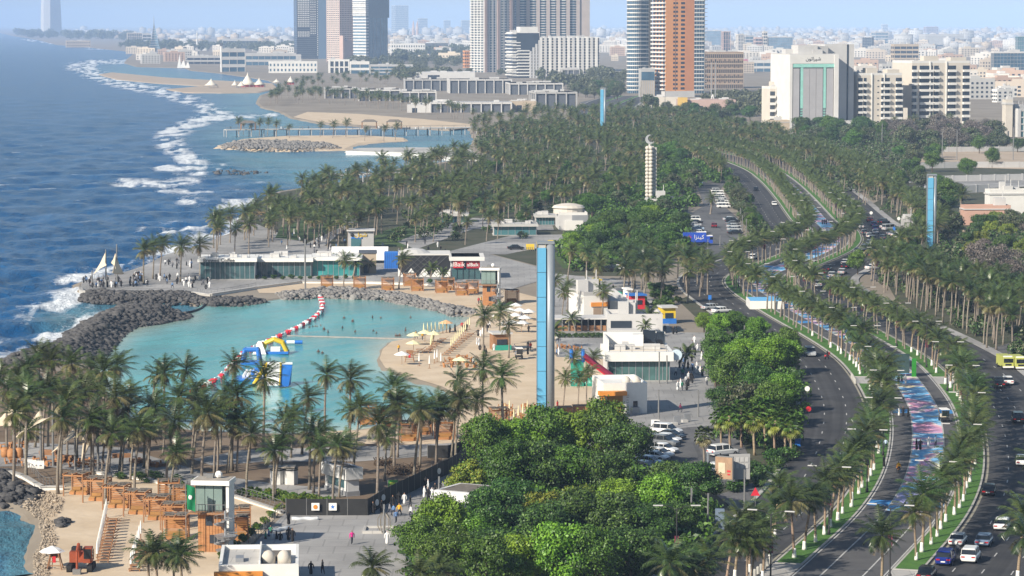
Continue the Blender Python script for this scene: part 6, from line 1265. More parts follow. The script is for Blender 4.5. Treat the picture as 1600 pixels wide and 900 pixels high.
t = thing('viewing_platform', 'round tan viewing platform over the surf', 'platform', G(404, 340)); b = MB(); b.lathe([(4.2, -1), (4.4, 1.4), (4.7, 1.5), (4.7, 1.8)], 20, (0, 2, 0)); b.build('drum', mat('platform_tan', (0.42, 0.29, 0.15), .8), t)
# ---- sail shades ----------------------------------------------------------------
def sail(lab, base, tips, pole_h):
    o = G(*base); t = thing('fabric_sail', lab, 'sail shade', o)
    for k, tri in enumerate(tips):
        A, B_, C = (Vector(q) for q in tri); n = 8; vs, fs, ix = [], [], {}
        for i in range(n + 1):
            for j in range(n + 1 - i):
                u, v_ = i / n, j / n; w_ = 1 - u - v_; p = A * w_ + B_ * u + C * v_; cen = (A + B_ + C) / 3; sag = 1 - .35 * (1 - max(u, v_, w_)) * 1.5 if min(u, v_, w_) < 1e-6 else 1; p = cen + (p - cen) * (sag if min(u, v_, w_) < 1e-6 else .9 + .1 * max(u, v_, w_)); p.z -= .5 * u * v_ * 4; ix[i, j] = len(vs); vs.append(p)
        for i in range(n):
            for j in range(n - i):
                fs.append((ix[i, j], ix[i + 1, j], ix[i, j + 1]))
                if i + j < n - 1: fs.append((ix[i + 1, j], ix[i + 1, j + 1], ix[i, j + 1]))
        b = MB(); b.add(vs, fs); so = b.build('sail_cloth', m_sail, t, smooth=True); md = so.modifiers.new('thickness', 'SOLIDIFY'); md.thickness = .05
    for k, (x, y, h) in enumerate(pole_h): b = MB(); b.tube([(x, y, 0), (x, y, h)], [.2, .13], 8); b.build('mast', m_pole, t)
    return t
s_ = 1 / PM(448)
sail('tan pair of sail shades on tall poles at the tip of the seafront point', (170, 449), [((-24 * s_, 0, 3.0), (-6 * s_, 2, 8.2), (0, -3, 5.5)), ((2 * s_, 2, 5.6), (11 * s_, 0, 8.0), (13 * s_, -2, 4.5)), ((11 * s_, 0, 8.0), (22 * s_, 2, 3.0), (8 * s_, -3, 3.6))], [(-6 * s_, 2, 8.8), (13 * s_, 0, 10.2), (-26 * s_, 0, 4)])
s_ = 1 / PM(700)
sail('large cream sail shade over the left palm terrace', (62, 726), [((-31 * s_, -4, 4.2), (2 * s_, 0, 7.8), (24 * s_, -2, 7.2))], [(2 * s_, 0, 8.2), (24 * s_, -2, 7.6), (-31 * s_, -4, 4.6)]); sail('cream twin sail shade right of the large one', (120, 737), [((-33 * s_, -3, 3.0), (-2 * s_, 0, 6.2), (8 * s_, -3, 5.6)), ((8 * s_, 0, 6.0), (32 * s_, 0, 6.2), (13 * s_, -4, 2.0))], [(-2 * s_, 0, 6.6), (32 * s_, 0, 6.6)]); sail('tan sail shade cut by the left picture edge', (8, 690), [((-30 * s_, 0, 2), (12 * s_, 1, 5.6), (28 * s_, 0, 2.2))], [(12 * s_, 1, 6), (28 * s_, 0, 2.6)])
# ---- wooden cabanas --------------------------------------------------------------
def make_cabana():
    t = obj('beach_cabana', None); W, D_, H = 2.7, 2.9, 2.75
    b = MB(); b.box((0, 0, 0), (.14, .14, H)); pmh = b.mesh('post', m_wood2)
    for x in (-W / 2, W / 2):
        for y in (-D_ / 2, D_ / 2): obj('post', pmh, t, (x, y, 0))
    b = MB(); b.box((0, 0, 0), (W + .1, .14, .16)); bmh = b.mesh('beam', m_wood)
    for y in (-D_ / 2 - .02, D_ / 2 + .02): obj('beam', bmh, t, (0, y, H))
    b = MB(); b.box((0, 0, 0), (.14, D_ + .3, .15)); bmh = b.mesh('rafter', m_wood)
    for x in (-W / 2, 0, W / 2): obj('rafter', bmh, t, (x, 0, H + .16))
    b = MB(); r_ = random.Random(3)
    for i in range(26): b.box((r_.uniform(-W * .46, W * .46), r_.uniform(.0, D_ * .5), H + .3), (r_.uniform(.3, 1.0), r_.uniform(.1, .3), .06), r_.uniform(-.4, .4))
    b.box((0, D_ * .22, H + .18), (W, D_ * .58, .08)); obj('thatch_roof', b.mesh('thatch_roof', m_thatch), t)
    b = MB(); b.box((0, 0, 0), (.05, D_ * .55, .15)); sl = b.mesh('slat', m_wood); 
    for i in range(11): obj('slat', sl, t, (W / 2 + .06, D_ * .22, .25 + .22 * i))
    b = MB(); b.box((0, 0, 0), (W, .05, .15)); sl = b.mesh('slat', m_wood)
    for i in range(11): obj('slat', sl, t, (0, D_ / 2 + .1, .25 + .22 * i))
    b = MB(); b.box((0, .7, 0), (W * .9, 1.1, .42)); obj('bench', b.mesh('bench', m_wood), t); b = MB(); b.box((0, .7, .42), (W * .82, 1.0, .16)); b.box((0, 1.15, .58), (W * .82, .2, .35)); obj('cushion', b.mesh('cushion', mat('cushion_ochre', (0.34, 0.18, 0.06), .85)), t)
    return t
cab = make_cabana(); tag(cab, 'orange wooden beach cabana', 'cabana', 'wooden beach cabanas'); first = True
def cabana(px, py, rz, lab, s=1.0):
    global first
    if first: cab.location = G(px, py); cab.rotation_euler = (0, 0, rz); cab['label'] = lab; first = False
    else: copy_tree(cab, G(px, py), rz, s, lab, 'wooden beach cabanas')
for i, (x, y) in enumerate([(121, 774), (152, 784), (183, 795), (215, 805), (246, 814), (272, 826), (275, 845)]): cabana(x, y, -.25 + .04 * i, '%s orange wooden cabana from the left in the near beach front row' % ORD[i], 1.05)
for x, y, lb in ((264, 786, 'orange wooden cabana in the rear row left of the lifeguard tower'), (288, 796, 'orange wooden cabana half hidden behind the lifeguard flag'), (374, 830, 'orange wooden cabana directly right of the lifeguard tower'), (370, 846, 'orange wooden cabana in front right of the lifeguard tower')): cabana(x, y, .1, lb)
for i, x in enumerate((511, 562, 606, 652, 690, 700, 722, 738)): cabana(x, 451 + [0, 1, 3, 4, 7, 3, 11, 8][i], .1, '%s wooden cabana from the left on the far lagoon shore' % ORD[i], 1.0)
for x, y, lb in ((640, 447, 'wooden cabana behind the fourth on the lagoon shore'), (800, 474, 'wooden cabana right of the far lifeguard tower'), (575, 664, 'thatched cabana left among the lagoon palms'), (610, 668, 'wooden cabana between the lagoon palms'), (640, 690, 'orange wooden cabana at the park edge'), (695, 688, 'orange wooden cabana beside the white beach wall'), (660, 680, 'brown wooden cabana behind the park edge'), (780, 668, 'orange wooden cabana left of the near pylon')): cabana(x, y, .15, lb)
# ---- lifeguard towers ---------------------------------------------------------------
def lifeguard(px, py, s, lab, stair=True):
    t = thing('lifeguard_tower', lab, 'lifeguard tower', G(px, py), -.12); t.scale = (s, s, s)
    o = BX(t, 'wooden_base', m_wood, (0, 0, 0, 3.0, 2.6, 4.6)); 
    for i in range(9): BX(t, 'cladding_board', m_wood, (-1.4 + .35 * i, -1.33, 0, .31, .06, 4.55))
    BX(t, 'base_window', g_dark, (.5, -1.38, 1.1, 1.3, .1, 1.0), (-.2, -1.38, 3.2, .8, .1, 1.1)); BX(t, 'deck', m_wood2, (-.2, -.3, 4.62, 4.6, 3.8, .2)); BX(t, 'end_wall', m_white, (2.0, .1, 0, .35, 3.0, 8.5)); BX(t, 'roof_slab', m_white, (0, .1, 8.0, 4.6, 3.6, .55)); BX(t, 'roof_top', mat('roof_tan', (0.36, 0.32, 0.27), .9), (0, .1, 8.56, 4.2, 3.2, .03))
    for i in range(3): BX(t, 'pane', mat('tower_glass', (0.20, 0.27, 0.25), .1, .1, spec=.7), (-1.3 + 1.05 * i, -1.0, 4.85, .98, .07, 3.1))
    BX(t, 'cabin_wall', mat('tower_glass', (0.20, 0.27, 0.25), .1, .1), (-1.86, .2, 4.85, .08, 2.4, 3.1), (0, 1.4, 4.85, 3.8, .08, 3.1)); b = MB()
    for i in range(12): b.tube([(-2.45 + .4 * i, -2.15, 4.8), (-2.45 + .4 * i, -2.15, 5.8)], .03, 4)
    b.tube([(-2.45, -2.15, 5.8), (2, -2.15, 5.8)], .04, 5); b.build('deck_railing', m_pole, t); b = MB(); b.ball((.6, .4, 9.0), .45, 8, 6); b.build('roof_lamp', m_umw, t); b = MB(); b.box((-.4, .3, 8.6), (.8, .6, .5)); b.build('roof_unit', m_pole, t)
    if stair:
        b = MB(); rl = MB(); pts = []
        for i in range(24):
            a = i * .52; z = 4.5 * i / 24; b.box((2.0 + .75 * math.cos(a), -2.6 + .75 * math.sin(a), z + .1), (1.2, .42, .07), a); pts.append((2.0 + 1.35 * math.cos(a), -2.6 + 1.35 * math.sin(a), z + 1.1)); rl.tube([(pts[-1][0], pts[-1][1], z + .1), pts[-1]], .02, 3)
        st = b.build('spiral_stair', w_steel, t); rl.tube(pts, .04, 4); k = rl.build('stair_railing', m_pole, t); TB(t, 'stair_post', w_steel, ([(2.0, -2.6, 0), (2.0, -2.6, 5.2)], .16), n=8); b = MB(); b.lathe([(.3, 0), (1.0, .25), (1.4, .7)], 12, (2.1, -2.6, 1.6)); b.lathe([(.3, 0), (1.0, .25), (1.3, .6)], 12, (2.1, -2.6, -.0)); b.build('stair_soffit', w_steel, t)
    return t
lifeguard(334, 860, 1.0, 'near lifeguard tower with white cabin, wooden base and spiral stair'); lifeguard(766, 477, .98, 'far lifeguard tower with white cabin at the lagoon corner')
t = thing('flag', 'green flag with white emblem on a pole beside the near lifeguard tower', 'flag', G(291, 868)); TB(t, 'pole', m_pole, ([(0, 0, 0), (0, 0, 8.6)], .05)); b = MB(); n = 8; vs = []
for i in range(n + 1):
    for j in range(5): vs.append((.05 + 1.05 * j / 4 * (1 - .1 * i / n) + .12 * i / n, .15 * math.sin(j * 1.6 + i * .5), 8.4 - 2.9 * i / n - .35 * j / 4))
b.add(vs, [(5 * i + j, 5 * i + j + 1, 5 * i + j + 6, 5 * i + j + 5) for i in range(n) for j in range(4)]); b.build('cloth', m_green, t, smooth=True); b = MB(); b.ball((.55, -.1, 6.9), .22, 8, 6, sq=(1, .25, 1.3)); b.build('emblem', m_umw, t)
# ---- white restroom blocks with orange portals -------------------------------------------
t = Bld('restroom_block', 'white block with orange fascia and roof tanks at the lower picture edge', 340, 342, 468, 930, 889, 4); t.a = 12.5; t.core(m_white, 'walls', ins=0); t.block('orange_fascia', m_orange, -.5, t.b * .55, -.7, -.02, t.h - .9, t.h - .2); t.roof(m_white, 0, .5); t.block('roof_floor', m_pave2, .4, t.b * .5, .4, 12.1, t.h + .005, t.h + .05); t.block('tank_room', m_white, t.b * .5, t.b * .52, .4, 12.1, t.h, t.h + .9); t.block('roof_hatch', w_steel, t.b * .2, t.b * .3, 4, 6, t.h + .05, t.h + .5)
for i in range(2): b = MB(); b.lathe([(.75, 0), (.75, .9), (.5, 1.3), (.15, 1.5)], 12, (t.b * .62 + 1.7 * i, 3.2, t.h)); t.part('water_tank', b, w_cream, smooth=True)
t.block('roof_clutter', m_thatch, t.b * .55, t.b * .9, 4.5, 7.5, t.h, t.h + .7)
t = Bld('restroom_block', 'white block with orange portal and dark script on its flank beside the promenade', 943, 943, 1012, 648, 604, 8); t.a = 11; t.core(m_white, 'walls', ins=0); t.roof(m_white, 0, .6); t.block('orange_portal', m_orange, -.9, t.b * .5, -1.6, .2, t.h * .72, t.h * .86); t.block('portal_recess', mat('recess_ochre', (0.36, 0.20, 0.05), .8), t.b * .08, t.b * .44, -.08, .4, 0, t.h * .7); t.block('portal_side', m_orange, -.5, -.02, -1.4, .3, 0, t.h * .72)
for i in range(2): b = MB(); b.lathe([(.7, 0), (.7, .7), (.4, 1.1), (.1, 1.2)], 12, (t.b * .62 + 1.6 * i, 4, t.h)); t.part('water_tank', b, w_cream, smooth=True)
t.block('door', g_dark, t.b * .68, t.b * .78, -.08, .3, 0, 2.1); t.block('service_unit', w_steel, t.b * .62, t.b * .8, -1.0, -.1, 0, 1.2); b = MB()
for i in range(8): b.tube([(t.b * .52, -.15, .3 + .4 * i), (t.b * .58, -.15, .3 + .4 * i)], .03, 4)
t.part('ladder', b, m_pole); b = MB(); r_ = random.Random(4); [b.tube([(t.b + .03, 1.6 + r_.uniform(-.5, .5) + .3 * k, .3 + .3 * k), (t.b + .03, 1.6 + r_.uniform(-.5, .5) + .3 * k, .6 + .3 * k)], .07, 4) for k in range(10) for _ in range(3)]; t.part('flank_script', b, m_wood2, 'stuff')
# ---- main glass cafe and terrace ------------------------------------------------------------
t = cafe('two storey glass cafe with white roof deck beside the promenade', 951, 1047, 596, 549, 13, 9, 2, glass=mat('cafe_glass_green', (0.07, 0.15, 0.145), .06, .4, .25, spec=.8), fh=1.6)
t.block('deck_wall', m_white, -.2, t.b + .2, 11.5, 12, t.h, t.h + 2.2); t.block('deck_wall', m_white, -.2, .1, 1, 11.5, t.h, t.h + 2.0); t.block('deck_floor', w_cream, .2, t.b - .2, 1, 11.4, t.h + .01, t.h + .12); t.block('dark_screen', g_dark, t.b * .62, t.b * .72, 8, 8.3, t.h + .12, t.h + 3.0); t.block('dark_screen', g_dark, t.b * .73, t.b * .85, 10.6, 10.9, t.h + .12, t.h + 2.6); t.block('dark_screen', g_dark, t.b * .87, t.b, 10.6, 10.9, t.h + .12, t.h + 2.4); t.block('roof_box', m_white, t.b * .45, t.b * .62, 7, 10, t.h + .12, t.h + 2.2)
b = MB(); b.lathe([(.95, 0), (.95, .25)], 18, (0, 0, 0)); o = t.part('round_sign', b, mat('sign_pale_blue', (0.55, 0.66, 0.74), .5)); o.rotation_euler = (math.pi / 2, 0, 0); o.location = (t.b + 1.2, 0.2, t.h - .6)
t = Bld('beach_bar', 'long dark beach bar with pale roof edge on the sand', 866, 867, 950, 518, 497, 2, cat='bar'); t.a = 7; t.block('roof_slab', w_lgrey, 0, t.b, 0, 7, t.h - .3, t.h); t.block('counter', m_wood2, .3, t.b - .3, .5, 1.2, 0, 1.1); b = MB()
for i in range(9): b.box((t.b * i / 8 * .98 + .2, .3, 0), (.2, .2, t.h - .3))
t.part('posts', b, m_pole); t.block('back_wall', w_dark, 0, t.b, 6.6, 7, 0, t.h - .3)
t = Bld('terrace_bar', 'pale terrace block with black glazed front above the glass cafe', 950, 951, 1036, 522, 496, 2, cat='bar'); t.a = 10; t.core(w_lgrey, 'walls', ins=0); t.block('black_front', g_dark, .4, t.b * .42, -.15, .3, t.h * .2, t.h * .8); t.block('ledge', w_lgrey, -.2, t.b * .9, -3.5, 0, 0, 1.2); t.roof(w_lgrey, 3, .7)
t = Bld('orange_trim_pavilion', 'white pavilion with orange trim left of the red kiosk', 904, 912, 950, 500, 462, 14); t.a = 12; t.core(w_white, 'walls', ins=0); t.block('orange_trim', m_orange, t.b * .3, t.b, -.3, .1, t.h * .55, t.h * .72); t.block('recess', w_brown, t.b * .4, t.b * .8, -.1, .3, 0, t.h * .5); t.roof(w_grey, 2, .8)
t = Bld('grey_tent_pavilion', 'grey tented pavilion behind the terrace bar', 952, 953, 986, 498, 470, 8); t.a = 8; t.core(w_grey, 'walls', ins=0); b = MB(); b.add([(0, 0, t.h), (t.b, 0, t.h), (t.b, 8, t.h), (0, 8, t.h), (t.b * .3, 4, t.h + 2.4)], [(0, 1, 4), (1, 2, 4), (2, 3, 4), (3, 0, 4)]); t.part('tent_roof', b, w_lgrey)
def kiosk(lab, x0, x1, yb, yt, m1, m2, m3):
    t = Bld('food_kiosk', lab, x0, x0 + 1, x1, yb, yt, 12, cat='kiosk'); t.a = 3.6; t.core(m1, 'walls', ins=0); t.block('counter_band', m2, -.15, t.b + .1, -.3, .1, 0, t.h * .33); t.block('serving_window', g_dark, t.b * .2, t.b * .8, -.12, .3, t.h * .36, t.h * .68); t.block('roof', m3, -.3, t.b + .3, -.6, 3.9, t.h, t.h + .3); return t
kiosk('yellow kiosk with blue counter beside the promenade', 1034, 1056, 506, 481, m_vyel, m_vblue, w_lgrey); kiosk('red double deck kiosk with blue roof', 984, 1008, 484, 462, m_red, m_red, m_vblue); kiosk('orange and white kiosk tower left of the red kiosk', 979, 986, 478, 453, m_umw, m_orange, m_umw); kiosk('dark teal kiosk box behind the orange and white tower', 970, 977, 466, 455, m_teal, m_teal, w_dark)
kiosk('yellow mascot coloured kiosk by the lawn', 932, 938, 449, 438, m_vyel, m_vyel, m_vyel); kiosk('black ticket booth beside the yellow kiosk', 924, 932, 450, 442, m_black, m_black, m_black); kiosk('green water kiosk on wooden legs above the spit beach', 770, 798, 548, 522, m_wood2, m_teal, w_lgrey)
for i, (x, y, w_) in enumerate(((866, 665, 10), (876, 664, 19), (897, 662, 31))):
    t = thing('brown_container', '%s brown storage box from the near pylon' % ORD[i], 'container', G(x, y), .1, 'brown storage boxes'); BX(t, 'shell', mat('container_brown', (0.33, 0.15, 0.075), .8, .15), (w_ / 20, 1.2, 0, w_ / 10.2, 2.4, 2.6)); BX(t, 'lid', m_wood2, (w_ / 20, 1.2, 2.6, w_ / 10 + .1, 2.5, .12))
# inflatable slide
t = thing('inflatable_slide', 'red and teal inflatable slide beside the beach', 'slide', G(912, 604)); b = MB(); b.add([(0, 0, 5.0), (0, 2.4, 5.0), (6.2, 2.4, .3), (6.2, 0, .3)], [(3, 2, 1, 0)]); o = b.build('slide_bed', m_vred, t); o.modifiers.new('thickness', 'SOLIDIFY').thickness = .3
TB(t, 'side_tube', mat('slide_maroon', (0.25, 0.02, 0.05), .4), ([(0, -.1, 5.3), (6.3, -.1, .6)], .35), ([(0, 2.5, 5.3), (6.3, 2.5, .6)], .35), n=8); BX(t, 'tower_body', m_teal, (-1.1, 1.2, 0, 2.2, 2.8, 4.4)); b = MB()
for x, y in ((-2.1, 0), (-.1, 0), (-2.1, 2.4), (-.1, 2.4)): b.tube([(x, y, 4.2), (x, y, 6.2)], .3, 8); 
b.build('corner_tubes', m_vblue, t); b = MB(); b.ball((2, 1.2, .6), 1.3, 10, 6, sq=(2.2, 1.3, .8)); b.build('landing_cushion', m_teal, t)
# ---- plaza: fence, gatehouses, sculpture -----------------------------------------------------
def fence_run(pts, h, lab, m=m_fence):
    P = [G(*p) for p in pts]; t = thing('screen_fence', lab, 'fence', P[0]); o = P[0]; pb = MB()
    for a, e in zip(P, P[1:]):
        d = e - a; an = math.atan2(d.y, d.x); n = max(1, int(d.length / 2.4))
        for i in range(n):
            q = a + d * ((i + .5) / n) - o; b = MB(); b.box((0, 0, .06), (d.length / n - .06, .06, h)); obj('panel', b.mesh('panel', m), t, q, an)
        for i in range(n + 1): q = a + d * (i / n) - o; pb.tube([(q.x, q.y, 0), (q.x, q.y, h + .2)], .05, 5)
    k = pb.build('posts', m_pole, t); k['kind'] = 'stuff'; return t
fr = fence_run([(447, 806), (575, 806), (600, 790), (692, 745), (700, 742), (775, 694)], 2.1, 'black screen fence with white square signs along the plaza'); fence_run([(668, 716), (700, 716), (775, 692)], 1.8, 'black screen fence at the back of the palm park')
for x, y, lab in ((493, 806.6, 'orange pink round logo'), (520, 806.6, 'blue star outline')):
    q = G(x, y) - fr.location; o = BX(fr, 'sign_board', m_umw, (q.x, q.y - .08, .75, 1.0, .05, .95)); o['label'] = 'white square sign with ' + lab
    b = MB()
    if 'round' in lab: b.lathe([(.28, 0), (.28, .03)], 14); k = b.build('logo', m_orange, o); k.location = (q.x, q.y - .12, 1.2); k.rotation_euler = (math.pi / 2, 0, 0)
    else: b.add([(math.cos(R(90 + 36 * i)) * (.3 if i % 2 == 0 else .13), 0, math.sin(R(90 + 36 * i)) * (.3 if i % 2 == 0 else .13)) for i in range(10)], [tuple(range(10))]); k = b.build('logo', m_vblue, o); k.location = (q.x, q.y - .12, 1.2)
for x, y in ((588, 800), (598, 792), (685, 750)):
    q = G(x, y) - fr.location; b = MB(); b.lathe([(.42, 0), (.42, .04)], 14); k = b.build('round_sign', m_umw, fr); k.location = (q.x + .1, q.y - .15, 1.25); k.rotation_euler = (math.pi / 2, 0, R(35)); k.scale = (.7, 1, 1)
t = thing('map_sign', 'green information sign board at the fence corner', 'sign', G(614, 776)); BX(t, 'board', mat('sign_green', (0.05, 0.22, 0.04), .5, .15), (0, 0, .3, 1.25, .12, 1.9)); BX(t, 'frame', m_pole, (-.66, 0, 0, .08, .16, 2.25), (.66, 0, 0, .08, .16, 2.25)); BX(t, 'text_line', m_yellow, *[(-.05, -.08, 1.8 - .22 * i, .7 - .1 * (i % 2), .02, .06) for i in range(3)], kind='stuff')
def gatehouse(lab, x0, xm, x1, yb, yt, glazed):
    t = Bld('gatehouse', lab, x0, xm, x1, yb, yt, 30 if x1 - xm < xm - x0 else 62, cat='kiosk'); wt = mat('gate_white', (0.60, 0.60, 0.60), .7, .06); t.core(wt, 'walls', ins=.15, z1=t.h * .6); t.block('roof_box', wt, -.25, t.b + .25, -.25, t.a + .25, t.h * .6, t.h); t.block('roof_recess', m_thatch, .3, t.b - .3, .3, t.a - .3, t.h + .005, t.h + .03); t.block('plinth', w_steel, .05, t.b - .05, .05, t.a - .05, 0, .7)
    for i in range(3): t.block('pane', g_teal if glazed else g_dark, -.02 + .13, .12 + .13, t.a * (.15 + .25 * i), t.a * (.15 + .25 * i) + t.a * .22, t.h * .28, t.h * .56)
    return t
gatehouse('white gatehouse kiosk with teal windows behind the fence', 501, 542, 563, 777, 731, True); gatehouse('white guard box with open roof half hidden by garden trees', 721, 748, 784, 812, 770, False)
t = thing('utility_cabinets', 'pair of white hexagonal utility huts in the palm park', 'hut', G(443, 757)); 
for dx in (-.85, 1.0): b = MB(); b.lathe([(.95, 0), (.95, 2.3)], 6, (dx, 0, 0)); b.build('hut_body', w_white, t); b = MB(); b.lathe([(1.0, 1.95), (1.0, 2.1)], 6, (dx, 0, 0)); b.lathe([(1.0, 2.2), (1.0, 2.33)], 6, (dx, 0, 0)); b.build('dark_stripe', m_black, t)
BX(t, 'flat_roof', mat('roof_tan', (0.36, 0.32, 0.27), .9), (-.2, .2, 2.35, 3.6, 2.4, .14))
t = thing('wire_sculpture', 'globe shaped metal rib sculpture over a square basin on the plaza', 'sculpture', G(600, 834)); 
for i in range(9):
    a = 6.283 * i / 9; b = MB(); b.tube([(math.cos(a) * .35, math.sin(a) * .35, 0), (math.cos(a) * .8, math.sin(a) * .8, 1.0), (math.cos(a) * .78, math.sin(a) * .78, 1.9), (math.cos(a) * .3, math.sin(a) * .3, 2.6)], .035, 5); b.build('rib', mat('sculpture_bronze', (0.30, 0.25, 0.18), .4, metal=.6), t)
BX(t, 'basin', m_pave2, (-.6, -.2, 0, 4.0, .35, .4), (-.6, 3.4, 0, 4.0, .35, .4), (-2.45, 1.6, 0, .35, 3.3, .4), (1.25, 1.6, 0, .35, 3.3, .4)); BX(t, 'basin_water', m_pave, (-.6, 1.6, .05, 3.4, 3.3, .1))
m_bench = mat('bench_white', (0.60, 0.62, 0.64), .4, .05)
def wave_bench(px, py, rz, lab):
    t = thing('wave_bench', lab, 'bench', G(px, py), rz); b = MB(); n = 14; vs = []
    for i in range(n + 1):
        x = -1.7 + 3.4 * i / n; w_ = .34 - .1 * math.cos(i / n * 6.28 * 2); vs += [(x, -w_, 0), (x, w_, 0), (x, w_ * .9, .42 + .05 * math.sin(i)), (x, -w_ * .9, .42 + .05 * math.cos(i))]
    b.add(vs, [(4 * i + k, 4 * i + (k + 1) % 4, 4 * i + 4 + (k + 1) % 4, 4 * i + 4 + k) for i in range(n) for k in range(4)] + [(3, 2, 1, 0), tuple(4 * n + k for k in range(4))]); b.build('seat', m_bench, t, smooth=True); BX(t, 'foot', m_pole, (-1.0, 0, 0, .2, .4, .1), (1.0, 0, 0, .2, .4, .1))
wave_bench(477, 813, .05, 'white wave shaped bench before the black fence'); wave_bench(438, 830, 1.0, 'white wave shaped bench beside the plaza railing')
for i, (x, y, r_) in enumerate([(1056, 664, 0), (1072, 660, 0)]): t = thing('concrete_bench', ('left' if i == 0 else 'right') + ' grey concrete block seat above the parking lot', 'seat', G(x, y), .3); BX(t, 'back_slab', w_steel, (.3, .3, 0, 1.1, .25, 1.3)); BX(t, 'seat_block', m_conc, (-.3, -.2, 0, .9, .8, .45))
t = thing('info_stand', 'white information stand with dark screen above the parking lot', 'sign', G(1024, 672)); BX(t, 'stand', m_umw, (0, 0, 0, 1.3, .35, 1.6)); BX(t, 'screen', g_dark, (.2, -.19, .5, .8, .05, .95))
# billboard: two boards in a V
t = thing('billboard', 'tan advertising billboard with ribbed grey rear wing beside the fan palms', 'billboard', G(1122, 768)); BX(t, 'leg', m_pole, (-1.2, .4, 0, .25, .25, 4)); BX(t, 'leg', m_pole, (2.6, 1.2, 0, .25, .25, 4)); 
def rotbox(root, name, m, c, size, rz): b = MB(); b.box((0, 0, 0), size); o = b.build(name, m, root); o.location = c; o.rotation_euler = (0, 0, rz); return o
fb = rotbox(t, 'front_board', m_pole, (.8, -.2, 1.6), (2.7, .2, 3.2), -.55); rotbox(t, 'poster', mat('poster_tan', (0.34, 0.22, 0.14), .5, .25, .7), (.72, -.32, 1.75), (2.5, .04, 2.9), -.55); rotbox(t, 'poster_figure', mat('poster_cream', (0.58, 0.50, 0.36), .5, .2), (.45, -.2, 2.5), (1.0, .05, 1.4), -.55); rotbox(t, 'poster_text', m_red, (1.35, -.76, 2.7), (.5, .05, .25), -.55); rotbox(t, 'poster_text', m_red, (1.35, -.76, 2.3), (.4, .05, .18), -.55)
rotbox(t, 'rear_board', w_grey, (2.9, .9, 1.5), (2.8, .2, 3.4), .15)
for i in range(4):
    for k in range(2): rotbox(t, 'rear_panel', w_lgrey, (2.0 + .62 * i, .66 + .09 * i, 3.0 + .85 * k), (.45, .08, .6), .15)
BX(t, 'service_frame', m_silver, (-1.4, .3, 1.0, .2, .9, 4.2), (-.6, .3, 5.0, 1.6, .7, .15))
t = thing('monolith_sign', 'blue grey monolith block with low step behind the garden', 'sign', G(1122, 828)); BX(t, 'slab', mat('slate_blue', (0.16, 0.21, 0.28), .6), (.2, 0, 0, 1.1, .8, 2.6)); BX(t, 'step', w_steel, (-.7, -.1, 0, .8, 1.0, .9))
# ---- lamps, poles and signs -------------------------------------------------------------------
def make_lamp():
    t = obj('street_lamp', None); b = MB(); b.lathe([(.2, 0), (.2, .5), (.1, .6), (.085, 5), (.065, 8.0)], 8); obj('pole', b.mesh('pole', m_fence, True), t); b = MB(); b.box((0, 0, 3.6), (.5, .04, 1.3)); obj('banner', b.mesh('banner', mat('banner_maroon', (0.16, 0.03, 0.05), .7, .2)), t)
    for sg in (-1, 1):
        b = MB(); b.tube([(0, 0, 7.8), (sg * .9, 0, 8.25), (sg * 1.7, 0, 8.35)], .05, 5); a = obj('arm', b.mesh('arm', m_fence), t); b = MB(); b.box((sg * 2.1, 0, 8.3), (1.1, .28, .1)); obj('lamp_head', b.mesh('lamp_head', w_lgrey), a)
    return t
lamp = make_lamp(); tag(lamp, 'double armed black street lamp', 'street lamp', 'double armed street lamps'); fl = True
def put_lamp(p, rz, lab):
    global fl
    if fl: lamp.location = p; lamp.rotation_euler = (0, 0, rz); lamp['label'] = lab; fl = False
    else: copy_tree(lamp, p, rz, 1.0, lab, 'double armed street lamps')
for i, v in enumerate(range(6, 640, 34)):
    q, a = road_pt(v + 2, -HP - .75, .28); put_lamp(q, a + math.pi / 2, '%s nearest double armed street lamp in the left verge' % ORD[i]); q, a = road_pt(v + 10, HP + .75, .28); put_lamp(q, a + math.pi / 2, '%s nearest double armed street lamp in the right verge' % ORD[i])
put_lamp(G(1057, 905), 0, 'double armed street lamp above the tree tops at the bottom centre'); put_lamp(G(1370, 440), .3, 'pale tall lamp standing in traffic on the right carriageway')
pole_b = MB(); pole_b.lathe([(.14, 0), (.12, 3), (.1, 6.2)], 8); pole_b.box((0, 0, 5.2), (.22, .22, 1.0)); pole_m = pole_b.mesh('light_column', m_pole)
